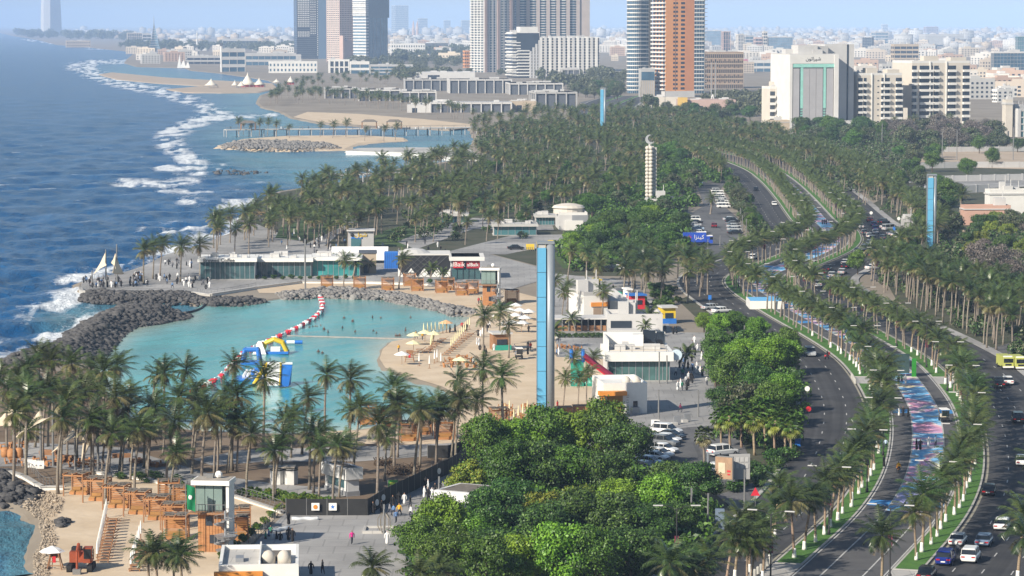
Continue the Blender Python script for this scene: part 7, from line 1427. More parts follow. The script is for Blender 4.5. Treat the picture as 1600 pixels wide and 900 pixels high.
for i, (x, y, h) in enumerate([(1029, 672, 1), (1011, 590, .8), (1163, 810, 1), (1080, 842, 1), (1106, 842, .9), (686, 805, .8), (477, 452, 1.9), (1115, 555, .8), (1122, 560, .8), (1163, 533, .5), (1136, 645, .7), (1091, 652, .7), (1106, 395, .6), (1051, 390, .7), (1026, 395, .6), (998, 398, .5), (1125, 385, .5), (1166, 372, .9), (1160, 362, .8), (1157, 350, .8), (1472, 254, 2.2), (1495, 250, 2.2), (1583, 250, 2.4), (1378, 232, 2), (840, 505, .6), (1000, 182, 3.2), (1039, 182, 3.2), (899, 140, 3), (600, 835, .6), (1030, 600, .9), (1042, 600, .8)]):
    o = obj('light_column', pole_m, None, G(x, y), 0, (1 if h < 1.5 else 1.6, 1 if h < 1.5 else 1.6, h)); tag(o, 'slim grey light column %s' % (['beside the white parked SUV', 'in front of the glass cafe', 'behind the garden trees', 'at the small garden court', 'beside the round sign', 'beside the guard box', 'tall on the lagoon north shore', 'left of two by the clipped trees', 'right of two by the clipped trees', 'before the bright clipped tree', 'among the clipped trees', 'beside the promenade walkers', 'right of the blue truck', 'left of the blue truck', 'behind the silver parked car', 'in the thicket left of the truck', 'below the blue truck', 'nearest beside the dark parked cars', 'middle one beside the dark parked cars', 'farthest beside the dark parked cars', 'left one before the tan lot', 'middle one before the tan lot', 'right one before the tan lot', 'before the grey hotel', 'beside the near pylon', 'left of the fairground', 'before the orange tower', 'beside the ribbed apartments', 'beside the wire sculpture', 'left before the glass cafe door', 'right before the glass cafe door'][i]), 'light pole', 'slim grey light columns')
def round_sign(x, y, h, m, lab, tri=False, d=.42, rect=False):
    t = thing('road_sign', lab, 'road sign', G(x, y)); TB(t, 'post', m_pole, ([(0, 0, 0), (0, 0, h)], .045)); b = MB()
    if tri: b.add([(-.6, -.06, h - .3), (.6, -.06, h - .3), (0, -.06, h + .8), (-.6, 0, h - .3), (.6, 0, h - .3), (0, 0, h + .8)], [(0, 1, 2), (5, 4, 3), (0, 3, 4, 1), (1, 4, 5, 2), (2, 5, 3, 0)])
    elif rect: b.box((0, -.06, h - .6), (.7, .06, 1.0))
    else: b.lathe([(d, 0), (d, .05)], 16)
    o = b.build('disc' if not (tri or rect) else 'plate', m, t)
    if not (tri or rect): o.location = (0, -.03, h); o.rotation_euler = (math.pi / 2, 0, 0)
for a in ((1261, 640, 3.4, m_umw, 'white round sign at the head of the island', False, .42), (1263, 665, 2.6, m_red, 'red round sign below the white one at the island', False, .42), (1097, 848, 1.7, m_umw, 'white round sign in the garden court', False, .4), (1180, 800, 2.4, m_vred, 'pink triangular warning sign by the side street', True), (1090, 418, 1.6, m_vred, 'red triangular sign left of the slip road', True), (1102, 418, 2.0, m_vblue, 'blue rectangular sign at the slip road', False, .4, True), (1109, 478, 2.0, m_vblue, 'blue sign beside the promenade bend', False, .4, True), (1361, 345, 2.5, m_umw, 'white round sign beside the far lay-by', False, .5), (1404, 358, 3.2, m_umw, 'white round sign on a post by the shelter', False, .5), (1397, 368, 2.2, m_vblue, 'blue square sign by the lay-by', False, .4, True)): round_sign(*a)
t = thing('litter_bin', 'blue box bin beside the side street bed', 'bin', G(1246, 699)); BX(t, 'bin_body', m_vblue, (0, 0, .1, .8, .6, 1.1)); BX(t, 'bin_lid', m_bluep, (0, 0, 1.2, .85, .65, .1))
# bollards at the crossings
bo = MB(); bo.lathe([(.22, 0), (.2, .75), (.12, .85)], 8); bom = bo.mesh('bollard', m_kerb)
k = 0
for j, (a, b_) in enumerate(crossings[:2]):
    for side, of in (('left', -HP - VW - .3), ('right', HP + VW + .3)):
        for v in np.arange(a, b_, 1.7): q, _ = road_pt(v, of, .2); o = obj('bollard', bom, None, q); tag(o, '%s pale stone bollard at the %s edge of the %s promenade crossing' % (ordn(int((v - a) / 1.7 + .5)), side, ('near', 'middle')[j]), 'bollard', 'bollards, %s edge of %s crossing' % (side, ('near', 'middle')[j]))
t = thing('promenade_gate', 'dark arch with bright green end panel over the art promenade', 'gate', road_pt(207, 0, .18)[0], road_pt(207, 0)[1] - math.pi / 2); BX(t, 'post', w_dark, (-2.6, 0, 0, .5, .5, 3)); BX(t, 'arch_panel', mat('arch_dark', (0.03, 0.06, 0.06), .6, .3), (-.4, 0, .6, 3.6, .4, 3.4)); BX(t, 'green_panel', mat('arch_green', (0.02, 0.2, 0.02), .5), (2.2, -.1, 0, .75, .5, 3.2)); BX(t, 'stepped_end', mat('arch_dark2', (0.03, 0.05, 0.05), .6), (-2.6, 0, 0, 1.4, .5, 1.6))
t = thing('exhibit_box', 'white walled exhibit platform with painted top beside the promenade bend', 'platform', G(1172, 484)); pm = PM(482)
BX(t, 'white_wall', m_white, (3.6, 0, 0, 7.4, .2, 1.9)); BX(t, 'white_wall', m_white, (.0, 5, 0, .2, 10, 1.9)); BX(t, 'painted_top', ma, (3.7, 5.1, 1.7, 7.2, 9.9, .15))
# ---- piers in the bay ----------------------------------------------------------------------------
def pier(pts, w_, lab, roofed=(), h=1.2, m=m_conc, zc=1.2):
    P = [G(p[0], p[1], 0) for p in pts]; t = thing('pier', lab, 'pier', P[0]); o = P[0]; b = MB(); lg = MB(); rl = MB()
    for a, e in zip(P, P[1:]):
        d = e - a; an = math.atan2(d.y, d.x); mid = (a + e) / 2 - o; b.box((mid.x, mid.y, zc), (d.length, w_, .5), an); n = max(2, int(d.length / 6)); nx = Vector((-d.y, d.x, 0)).normalized()
        for i in range(n + 1):
            q = a + d * (i / n) - o
            for sg in (-1, 1): lg.tube([(q.x + nx.x * sg * w_ * .4, q.y + nx.y * sg * w_ * .4, -2.5), (q.x + nx.x * sg * w_ * .4, q.y + nx.y * sg * w_ * .4, zc)], .28, 6)
            rl.box((q.x + nx.x * -w_ * .48, q.y + nx.y * -w_ * .48, zc + .5), (.2, .2, 1.1))
        for sg in (-1, 1): rl.box((mid.x + nx.x * sg * w_ * .48, mid.y + nx.y * sg * w_ * .48, zc + 1.5), (d.length, .08, .1), an)
    b.build('deck', m, t); k = lg.build('piles', w_grey, t); k['kind'] = 'stuff'; k = rl.build('railing', m_pole, t); k['kind'] = 'stuff'
    for x, y in roofed:
        q = G(x, y) - o; r_ = obj('shelter', None, t, q + Vector((0, 0, zc - 1.2))); b = MB(); b.add([(-4.6, -3.2, 5.2), (4.6, -3.2, 5.2), (4.6, 3.2, 5.2), (-4.6, 3.2, 5.2), (-2.4, 0, 6.6), (2.4, 0, 6.6)], [(0, 1, 5, 4), (1, 2, 5), (2, 3, 4, 5), (3, 0, 4)]); b.build('shelter_roof', m_thatch, r_); b = MB()
        for dx in (-4, 4):
            for dy in (-2.6, 2.6): b.box((dx, dy, 1.2), (.35, .35, 4.2))
        b.build('shelter_posts', m_wood2, r_)
    return t
pier([(352, 212), (430, 211), (560, 210), (670, 209), (742, 208)], 7, 'long pier with thatched shelters across the bay', ((388, 212), (577, 210), (616, 210)), zc=3.0); pier([(508, 284), (560, 284), (660, 280)], 8, 'short pier with walkers before the palm grove', (), 1.2, m_pave2, 2.6)
for i, pts in enumerate(([(541, 239), (640, 242), (700, 248), (752, 253)],)): sea_wall(pts, 1.0, m_white, 'white face of the breakwater walk behind the grove', .6)
# ---- lagoon: buoy line, float line, boom -------------------------------------------------------------
bl = [(300, 616), (320, 606), (345, 592), (372, 564), (386, 550), (405, 542), (425, 533), (445, 524), (470, 512), (490, 500), (503, 488), (504, 478), (500, 466)]
BP = interp_poly([tuple(G(*p, -.3)[:2]) for p in bl], 1.75); bu = MB(); bu.ball((0, 0, .35), .62, 8, 6, sq=(1, .8, .8)); bu.box((0, 0, .55), (1.5, .35, .35)); bmr, bmw = bu.mesh('buoy', m_vred), bu.mesh('buoy', m_vwhite)
for i, q in enumerate(BP): o = obj('buoy', bmr if (i // 2) % 2 == 0 else bmw, None, (q.x, q.y, -.32), rng.uniform(0, 3.1), (.78, .78, .85)); tag(o, '%s %s float from the near end of the curved buoy line' % (ordn(i), 'red' if (i // 2) % 2 == 0 else 'white'), 'buoy', 'floats of the curved buoy line')
fl_ = MB(); a, e = G(446, 525, -.3), G(640, 530, -.3)
for i in range(46): q = a.lerp(e, (i + .5) / 46); fl_.box((q.x - a.x, q.y - a.y, -.05), ((e - a).length / 50, .22, .22))
t = fl_.build('float_line', mat('float_grey', (0.42, 0.36, 0.33), .6), None, a); tag(t, 'thin straight float line from buoys to sand spit', 'float line')
bo_ = MB(); BPt = smooth_path([G(*p, -.2) for p in [(288, 489), (300, 487), (314, 482), (322, 474)]], 6); o = BPt[0]; bo_.tube([q - o for q in BPt], .28, 7); t = bo_.build('floating_boom', m_black, None, o, smooth=True); tag(t, 'black floating boom pipe closing the lagoon mouth', 'boom')
# inflatable water park
def tubes(root, name, m, *ps, r=.35): return TB(root, name, m, *[(p, r) for p in ps], n=8)
W0 = -.25
t = thing('inflatable_frame_tower', 'blue inflatable tower frame with yellow side panel on the lagoon', 'inflatable', G(393, 568, W0)); L_ = 2.0
for x, y in ((-1.4, -1), (1.4, -1), (-1.4, 1.4), (1.4, 1.4)): tubes(t, 'leg_tube', m_vblue, [(x * 1.15, y * 1.15, 0), (x * .85, y * .85, 2.6)])
tubes(t, 'top_frame', m_vblue, [(-1.2, -.8, 2.6), (1.2, -.8, 2.6), (1.2, 1.2, 2.6), (-1.2, 1.2, 2.6), (-1.2, -.8, 2.6)]); BX(t, 'side_panel', m_vyel, (1.45, .1, .5, .1, 1.4, 1.7)); BX(t, 'roof_panel', mat('inflatable_sky', (0.25, 0.45, 0.68), .4), (0, .2, 2.7, 2.0, 1.6, .2)); BX(t, 'base_raft', m_vblue, (0, 0, 0, 3.4, 3.2, .45))
t = thing('inflatable_arch', 'yellow inflatable arch with white climbing pyramid on the lagoon', 'inflatable', G(428, 552, W0)); tubes(t, 'arch_tube', m_vyel, [(-2.2, 0, .2), (-1.6, 0, 1.9), (0, 0, 2.6), (1.6, 0, 2.0), (2.4, 0, .3)], [(-2.2, 1.4, .2), (-1.6, 1.4, 1.9), (0, 1.4, 2.6), (1.6, 1.4, 2.0), (2.4, 1.4, .3)], r=.4); b = MB(); b.box((-2.6, -.8, 0), (2.6, 2.4, 2.4), taper=.25); b.build('climbing_pyramid', m_vwhite, t); BX(t, 'base_raft', m_vblue, (-.4, .3, -.05, 6.4, 3.0, .45)); BX(t, 'steps', m_vwhite, *[(.3, .2, .4 + .3 * i, 1.8, 1.4 - .3 * i, .25) for i in range(3)])
t = thing('inflatable_beam', 'blue and white inflatable beam floating right of the arch', 'inflatable', G(455, 537, W0)); tubes(t, 'beam_end', m_vblue, [(-2.0, 0, .3), (-.9, 0, .3)], [(.7, 0, .3), (2.2, 0, .3)], r=.36); tubes(t, 'beam_middle', m_vwhite, [(-.9, 0, .3), (.7, 0, .3)], r=.35)
t = thing('inflatable_slide', 'large white and blue inflatable slide with yellow frame on the lagoon', 'inflatable', G(430, 602, W0)); b = MB(); b.add([(-1.4, -2.2, 0), (.8, -2.2, 0), (.8, 1.2, 3.5), (-1.4, 1.2, 3.5)], [(0, 1, 2, 3)]); o = b.build('slide_bed', m_vwhite, t); o.modifiers.new('thickness', 'SOLIDIFY').thickness = -.35
b = MB(); b.add([(.8, -2.2, 0), (2.4, -1.6, 0), (2.6, 1.4, 0), (.8, 1.4, 0), (.8, 1.2, 3.6), (2.9, 1.4, 3.4)], [(0, 1, 5, 4), (1, 2, 5), (2, 3, 4, 5), (0, 4, 3)]); b.build('flank', m_vblue, t); tubes(t, 'edge_tube', m_vyel, [(.85, -2.2, .2), (.85, 1.2, 3.7)], [(-1.5, -2.2, .2), (-1.5, 1.2, 3.7)], r=.22); tubes(t, 'yellow_frame', m_vyel, [(-1.6, 1.1, 3.4), (-3.6, -.6, .3), (-1.7, -1.4, .3)], r=.36); BX(t, 'top_rail', m_vwhite, (.7, 1.3, 3.5, 4.4, .4, .35))
t = thing('inflatable_roller', 'blue ring roller and striped ramp left of the large slide', 'inflatable', G(402, 592, W0)); b = MB(); n = 16
for i in range(n): a = 6.283 * i / n; a2 = 6.283 * (i + 1) / n; b.tube([(.75 * math.cos(a), -1.0, 1.1 + .75 * math.sin(a)), (.75 * math.cos(a2), -1.0, 1.1 + .75 * math.sin(a2))], .34, 7)
b.build('ring', m_vblue, t); tubes(t, 'roller_bars', m_vwhite, *[[(-2.4 + .7 * i, -.2, .5), (-2.0 + .7 * i, 2.4, 1.2)] for i in range(6)], r=.28); BX(t, 'base_raft', m_vblue, (-1.0, .4, -.05, 5.6, 3.6, .4)); BX(t, 'white_ramp', m_vwhite, (-.8, -2.2, .05, 3.4, 1.8, .35)); tubes(t, 'front_tube', m_vblue, [(-3.4, -3.2, .2), (1.2, -3.2, .2)], r=.3)
# ---- beach umbrellas and loungers -----------------------------------------------------------------------
def open_umb(px, py, m, lab, r=1.5, h=2.5):
    t = thing('parasol', lab, 'parasol', G(px, py)); TB(t, 'pole', m_wood2, ([(0, 0, 0), (0, 0, h)], .045)); b = MB(); b.lathe([(r, h - .55), (r * .62, h - .22), (r * .25, h - .02), (.04, h + .12)], 8); o = b.build('canopy', m, t); BX(t, 'foot', m_kerb, (0, 0, 0, .5, .5, .12))
for a in ((664, 536, m_ylw, 'pale yellow open parasol at the back of the spit beach'), (697, 520, m_umo, 'peach open parasol at the back of the spit beach'), (647, 540, m_ylw, 'left pale yellow open parasol in the middle of the spit beach'), (678, 538, m_ylw, 'right pale yellow open parasol in the middle of the spit beach'), (646, 553, m_ylw, 'pale yellow open parasol over tables on the spit beach'), (628, 571, m_umw, 'white open parasol nearest the spit water edge'), (719, 580, m_ylw, 'cream open parasol behind the front palms'), (82, 888, m_umw, 'white open parasol over the wooden lifeguard chair')): open_umb(*a)
for i, (x, y) in enumerate(((806, 492), (812, 500), (820, 512), (805, 508), (797, 500), (826, 502), (815, 520), (800, 520))): open_umb(x, y, m_umw, '%s white parasol from the far lifeguard tower' % ORD[i])
cu = MB(); cu.cur = 0; cu.lathe([(.15, .9), (.13, 1.6), (.06, 2.3), (.02, 2.5)], 8); cu.cur = 1; cu.tube([(0, 0, 0), (0, 0, .95)], .05, 5); cu.box((0, 0, 0), (.5, .5, .1)); cum = {'yellow': cu.mesh('closed_parasol', [m_ylw, m_wood2]), 'white': cu.mesh('closed_parasol', [m_umw, m_wood2])}
def closed(px, py, c, lab, grp): o = obj('closed_parasol', cum[c], None, G(px, py), rng.uniform(0, 1)); tag(o, lab, 'parasol', grp)
for nm, pts, c in (('left yellow row on the spit', [(673 + 1.2 * i, 546 - 3.0 * i) for i in range(5)], 'yellow'), ('right yellow row on the spit', [(705 + 3.2 * i, 547 - 3.6 * i) for i in range(10)], 'yellow'), ('back yellow row on the spit', [(662 + 6 * i, 524 - .6 * i) for i in range(7)], 'yellow'), ('white row at the front of the spit', [(655, 572), (671, 576), (679, 568), (683, 566), (689, 572)], 'white'), ('white row on the near cove sand', [(152 + 1.1 * i, 877 - 5.2 * i) for i in range(14)], 'white'), ('second white row on the near cove sand', [(205 + 2.5 * i, 893 - 8 * i) for i in range(7)], 'white'), ('yellow row by the near pylon', [(775 + 7 * i, 662 - 4 * (i % 4)) for i in range(8)], 'yellow')):
    for i, (x, y) in enumerate(pts): closed(x, y, c, '%s closed %s parasol in the %s' % (ORD[i], c, nm), 'closed parasols, ' + nm)
lg = MB(); lg.cur = 0; lg.box((0, .3, .28), (.7, 1.3, .08)); lg.add([(-.35, -.35, .36), (.35, -.35, .36), (.35, -.95, .8), (-.35, -.95, .8)], [(0, 1, 2, 3), (3, 2, 1, 0)]); lg.cur = 1
for x in (-.3, .3):
    for y in (-.3, .85): lg.box((x, y, 0), (.07, .07, .3))
lgm = lg.mesh('sun_lounger', [m_wood2, m_wood])
for nm, pts, rz in (('left spit row', [(667 + 3.4 * i, 552 - 2.6 * i) for i in range(9)], 1.6), ('right spit row', [(698 + 3.6 * i, 556 - 3.0 * i) for i in range(12)], 1.6), ('spit edge row', [(640 + 6 * i, 560 - 4 * i) for i in range(4)], 1.6), ('near cove row', [(165 + 1.0 * i, 879 - 4.6 * i) for i in range(15)], 1.6), ('second near cove row', [(214 + 2 * i, 893 - 6 * i) for i in range(8)], 1.6), ('row by the near pylon', [(772 + 9 * i, 672 - 3 * (i % 3)) for i in range(7)], .6)):
    for i, (x, y) in enumerate(pts): o = obj('sun_lounger', lgm, None, G(x, y), rz + rng.uniform(-.1, .1)); tag(o, '%s wooden sun lounger from the front in the %s' % (ORD[i], nm), 'sun lounger', 'sun loungers, ' + nm)
def chair(px, py, lab):
    t = thing('lifeguard_chair', lab, 'lifeguard chair', G(px, py)); TB(t, 'leg', m_wood2, ([(-.85, -.6, 0), (-.45, -.3, 1.9)], .07)); TB(t, 'leg', m_wood2, ([(.85, -.6, 0), (.45, -.3, 1.9)], .07)); TB(t, 'leg', m_wood2, ([(-.85, .7, 0), (-.45, .3, 1.9)], .07)); TB(t, 'leg', m_wood2, ([(.85, .7, 0), (.45, .3, 1.9)], .07)); BX(t, 'seat', m_wood2, (0, 0, 1.4, 1.2, .8, .1)); BX(t, 'backrest', m_wood2, (0, .38, 1.5, 1.2, .08, .7)); BX(t, 'rungs', m_wood2, (0, -.5, .5, 1.5, .08, .08), (0, -.42, .95, 1.2, .08, .08)); BX(t, 'red_float', m_red, (0, -.48, .9, .35, .15, .7))
chair(86, 890, 'wooden lifeguard chair with red float below the white parasol'); chair(640, 566, 'red brown lifeguard chair on the spit edge')
tb = MB(); tb.box((0, 0, .7), (1.1, 1.1, .06)); tb.box((0, 0, 0), (.1, .1, .7)); 
for a in range(4): x, y = math.cos(a * 1.57) * .95, math.sin(a * 1.57) * .95; tb.box((x, y, .42), (.42, .42, .05)); tb.box((x * 1.2, y * 1.2, .45), (.1 if a % 2 == 0 else .42, .42 if a % 2 == 0 else .1, .45)); tb.box((x, y, 0), (.3, .3, .42), taper=1)
tbm = tb.mesh('table_set', m_wood)
for nm, pts in (('on the spit beach beside the rows', [(704, 566), (712, 570), (722, 562), (730, 566), (700, 574), (736, 574)]), ('on the left palm terrace', [(20, 725), (45, 728), (62, 724), (80, 728), (95, 724), (120, 730), (135, 726), (150, 730), (215, 726), (240, 730), (30, 700), (8, 702)]), ('under the palms by the beach bar', [(880, 545), (900, 548), (800, 650), (815, 655), (790, 640), (825, 640)])):
    for i, (x, y) in enumerate(pts): o = obj('table_set', tbm, None, G(x, y), rng.uniform(0, 1.5), 1.0); tag(o, '%s wooden table with chairs %s' % (ORD[i], nm), 'table', 'wooden table sets ' + nm)
# white deck chairs and stored timber on the left terrace
for i, (x, y) in enumerate([(41, 730), (47, 731), (53, 732), (59, 733), (65, 733)]): t = thing('white_armchair', '%s white armchair from the left on the terrace rim' % ORD[i], 'armchair', G(x, y), .1, 'white armchairs on the terrace rim'); BX(t, 'seat', m_umw, (0, 0, .1, .7, .7, .35)); BX(t, 'backrest', m_umw, (0, .3, .45, .7, .12, .7)); BX(t, 'armrest', m_umw, (-.32, 0, .45, .1, .6, .2), (.32, 0, .45, .1, .6, .2))
for i, (x, y, n) in enumerate([(100, 722, 6), (140, 728, 5), (75, 712, 5), (220, 724, 4), (250, 730, 3), (190, 716, 4)]):
    t = thing('timber_stack', ['tall', 'wide', 'low', 'flat', 'small', 'loose'][i] + ' stack of brown boards on the palm terrace', 'timber stack', G(x, y), rng.uniform(-.3, .3)); b = MB(); b.box((0, 0, 0), (2.6, .35, .14)); bm_ = b.mesh('board', m_wood2)
    for k in range(n):
        for j in range(2): obj('board', bm_, t, (rng.uniform(-.1, .1), .42 * j, .17 * k), rng.uniform(-.06, .06))
for i, (x, y) in enumerate([(8, 715), (18, 717), (30, 716)]): t = MB(); t.lathe([(.5, 0), (.65, .5), (.6, 1.2), (.4, 1.5)], 12); o = t.build('clay_urn', m_wood, None, G(x, y), smooth=True); tag(o, '%s orange clay urn from the left on the far left terrace' % ORD[i], 'urn', 'clay urns on the terrace')
for i, (x, y) in enumerate([(620, 742), (640, 738), (600, 728)]): o = thing('brush_heap', ['dark heap of cut branches beside the fence', 'tangled heap of dry palm leaves beside the fence', 'low heap of cut leaves in the palm park'][i], 'heap', G(x, y)); b = MB(); r_ = random.Random(i); [b.tube([(r_.uniform(-1.5, 1.5), r_.uniform(-1, 1), r_.uniform(0, .5)), (r_.uniform(-1.5, 1.5), r_.uniform(-1, 1), r_.uniform(.3, 1.4))], .07, 4) for _ in range(60)]; q = b.build('branches', m_bark, o); q['kind'] = 'stuff'

# ================================================================== VEHICLES
m_car = mat('car_paint', (0.95, 0.95, 0.95), .22, .02, .3, obj_color=True, spec=.6); m_cgl = mat('car_glass', (0.012, 0.016, 0.02), .06, .1, spec=.8); m_tyre = mat('tyre', (0.015, 0.015, 0.016), .8, .1); m_rim = mat('wheel_rim', (0.30, 0.31, 0.32), .3, .1, metal=.7); m_tail = mat('tail_lamp', (0.40, 0.01, 0.015), .3, .1); m_head = mat('head_lamp', (0.70, 0.72, 0.74), .15, .05)
def loft(b, st, mi=None):
    """st: stations (x, [(y, z), ...]) with equal rings, mirrored across y"""
    n = len(st[0][1]) * 2; vs = []
    for x, ring in st: vs += [(x, -y, z) for y, z in ring] + [(x, y, z) for y, z in ring[::-1]]
    fs = [(i * n + j, i * n + (j + 1) % n, (i + 1) * n + (j + 1) % n, (i + 1) * n + j) for i in range(len(st) - 1) for j in range(n)]
    fs += [tuple(range(n))[::-1], tuple((len(st) - 1) * n + j for j in range(n))]; b.add(vs, fs, mi)
CARS = {'sedan': (4.7, .9, 1.42, .92, (-1.75, -.95, .55, 1.35)), 'suv': (4.8, .95, 1.76, 1.06, (-2.25, -1.95, .5, 1.25)), 'pickup': (5.2, .95, 1.75, 1.08, (-.5, -.3, .75, 1.45)), 'van': (5.0, .95, 2.0, 1.1, (-2.4, -2.3, 1.2, 2.0))}
CARP = {}
for kind, (L_, W, H, belt, (c0, c1, c2, c3)) in CARS.items():
    h = L_ / 2; b = MB(); hood = belt - .06; tail = belt + (.02 if kind != 'sedan' else 0.0)
    def ring(w, zb, zt): return [(w * .86, zb), (w, zb + .2), (w, zt - .18), (w * .88, zt)]
    loft(b, [(-h, ring(W * .9, .38, tail - .12)), (-h + .12, ring(W * .97, .28, tail)), (-h * .5, ring(W, .24, belt)), (h * .35, ring(W, .24, belt)), (h - .35, ring(W * .95, .26, hood - .1)), (h, ring(W * .82, .36, hood - .3))]); body = b.mesh('body', m_car, False)
    b = MB(); k = W * .80; loft(b, [(c0, [(W * .9, belt - .03), (W * .86, belt)]), (c1, [(W * .9, belt - .03), (k, H - .07)]), (c2, [(W * .9, belt - .03), (k, H - .07)]), (c3, [(W * .9, belt - .05), (W * .84, belt - .02)])]); glass = b.mesh('windows', m_cgl)
    b = MB(); loft(b, [(c1 - .12, [(k * .96, H - .14), (k * .8, H - .08)]), (c1 + .1, [(k + .02, H - .1), (k * .9, H)]), (c2 - .1, [(k + .02, H - .1), (k * .9, H)]), (c2 + .15, [(k * .96, H - .16), (k * .8, H - .12)])])
    for x in (c1 + .02, (c1 + c2) / 2, c2 - .02):
        for sg in (-1, 1): b.tube([(x, sg * W * .9, belt), (x, sg * (k + .01), H - .08)], .045, 4)
    if kind == 'pickup': b.box((-1.6, .86, belt - .05), (2.0, .1, .1)); b.box((-1.6, -.86, belt - .05), (2.0, .1, .1))
    roof = b.mesh('roof', m_car); b = MB(); b.cur = 0; b.tube([(0, -.11, 0), (0, .11, 0)], .33, 12); b.cur = 1; b.tube([(0, -.125, 0), (0, .125, 0)], .2, 8); wheel = b.mesh('wheel', [m_tyre, m_rim])
    b = MB(); b.box((0, 0, 0), (.1, .42, .16)); tl, hl = b.mesh('tail_light', m_tail), b.mesh('headlight', m_head); b = MB(); b.box((0, 0, 0), (.05, .5, .13)); npl = b.mesh('number_plate', m_umw)
    t = obj('template', None); obj('body', body, t); obj('windows', glass, t); obj('roof', roof, t)
    for x in (-h * .6, h * .62):
        for sg in (-1, 1): obj('wheel', wheel, t, (x, sg * (W - .1), .33))
    for sg in (-1, 1): obj('tail_light', tl, t, (-h + .03, sg * W * .62, belt - .32)); obj('headlight', hl, t, (h - .1, sg * W * .55, hood - .42))
    obj('number_plate', npl, t, (-h - .02, 0, .52)); CARP[kind] = t
    b = MB()
    for src, mi in ((body, 0), (roof, 0), (glass, 1)): b.add([v.co[:] for v in src.vertices], [tuple(p.vertices) for p in src.polygons], mi)
    for x in (-h * .6, h * .62):
        for sg in (-1, 1): b.tube([(x, sg * (W - .21), .33), (x, sg * (W + .01), .33)], .33, 8, 2)
    for sg in (-1, 1): b.box((-h + .03, sg * W * .62, belt - .32), (.1, .42, .16), 0, 3)
    CARP[kind + '_far'] = b.mesh('car', [m_car, m_cgl, m_tyre, m_tail])
CC = {'white': (.78, .78, .77), 'silver': (.42, .44, .46), 'grey': (.16, .17, .18), 'black': (.015, .016, .018), 'blue': (.012, .03, .20), 'slate blue': (.16, .22, .32), 'red': (.40, .02, .03), 'maroon': (.16, .02, .03), 'pale blue': (.36, .46, .58)}
used_t = set(); seen_lab = {}
def car(px, py, kind, col, where, rz=None, v=None, off=None, flip=False, group='cars on the boulevard', near=False):
    p = G(px, py, .12)
    if rz is None:                                    # along the boulevard
        i = min(range(0, NS, 1), key=lambda k: (CP[k] - p.to_2d()).length_squared); rz = math.atan2(TN[i].y, TN[i].x) + (math.pi if flip else 0)
    lab = '%s %s %s' % (col, {'suv': 'SUV', 'sedan': 'saloon car', 'pickup': 'pickup truck', 'van': 'van'}[kind], where); n = seen_lab.get(lab, 0); seen_lab[lab] = n + 1
    if n: lab = '%s %s' % (ordn(n), lab)
    if near: o = copy_tree(CARP[kind], p, rz, 1.0, None, group, CC[col]); o.name = 'parked_car' if 'park' in where else 'car'
    else: o = obj('car', CARP[kind + '_far'], None, p, rz); o.color = (*CC[col], 1); o['group'] = group
    tag(o, lab, 'car'); return o
S, U, K, V_ = 'sedan', 'suv', 'pickup', 'van'
for a in ((1478, 880, U, 'blue', 'with red lamps beside the near bollards'), (1517, 876, U, 'white', 'with roof rails low on the right carriageway'), (1497, 850, S, 'white', 'beside the walking man on the right carriageway'), (1538, 851, S, 'slate blue', 'half behind the right edge palm'), (1566, 826, S, 'white', 'behind the right edge palm'), (1545, 772, S, 'black', 'flying a green flag on the right carriageway'), (1597, 726, S, 'white', 'cut by the right picture edge'), (1590, 660, U, 'black', 'near the right edge above the white cut car'), (1448, 903, S, 'black', 'cut by the bottom edge near the bollards')): car(*a, near=True)
for a in ((1560, 605, K, 'black', 'beside the yellow trucks'), (1574, 600, S, 'white', 'in front of the yellow trucks')): car(*a, near=True)
car(1266, 556, U, 'silver', 'alone on the left carriageway', flip=True, near=True)
for a in ((1181, 298, S, 'black', 'on the far left carriageway bend'), (1210, 321, S, 'white', 'hugging the kerb of the far left carriageway'), (1183, 342, S, 'white', 'sideways at the parking exit'), (1176, 405, S, 'white', 'behind palms on the left carriageway')): car(*a, flip=True)
for x, y, k, c in ((1272, 425, S, 'white'), (1281, 437, K, 'grey'), (1286, 429, S, 'red'), (1293, 424, U, 'black'), (1277, 448, U, 'white'), (1321, 413, S, 'white'), (1321, 419, S, 'black'), (1316, 428, S, 'silver'), (1311, 435, S, 'black'), (1309, 440, S, 'grey'), (1309, 447, S, 'white'), (1340, 395, S, 'white'), (1351, 391, U, 'silver'), (1359, 384, K, 'white'), (1363, 377, U, 'black'), (1358, 371, S, 'white'), (1368, 365, S, 'white'), (1367, 359, S, 'blue'), (1365, 353, S, 'blue'), (1359, 346, S, 'maroon'), (1379, 374, S, 'grey'), (1369, 395, U, 'silver'), (1378, 401, S, 'white'), (1357, 401, S, 'black'), (1300, 433, S, 'silver'), (1296, 443, S, 'white'), (1333, 404, S, 'grey'), (1290, 440, S, 'blue'), (1350, 366, S, 'grey'), (1345, 356, S, 'white')): car(x, y, k, c, 'in the queue on the far right carriageway bend')
for x, y, k, c in ((1391, 400, S, 'black'), (1390, 360, V_, 'silver'), (1386, 357, S, 'white'), (1381, 350, U, 'black'), (1397, 368, S, 'silver'), (1403, 370, S, 'white'), (1407, 372, S, 'white'), (1375, 413, S, 'white'), (1379, 419, U, 'black'), (1365, 421, S, 'white')): car(x, y, k, c, 'parked in the lay-by beside the far right carriageway', rz=.7 + rng.uniform(-.2, .2), group='cars parked in the lay-by')
for x, y, k, c in ((1121, 301, U, 'white'), (1122, 305, U, 'white'), (1123.5, 308.5, S, 'white'), (1126, 312, S, 'silver'), (1128, 316, S, 'white'), (1129, 320, U, 'white'), (1131, 325, U, 'white')): car(x, y, k, c, 'side-on in the white row of the upper parking lot', rz=.1, group='cars in the upper parking lot')
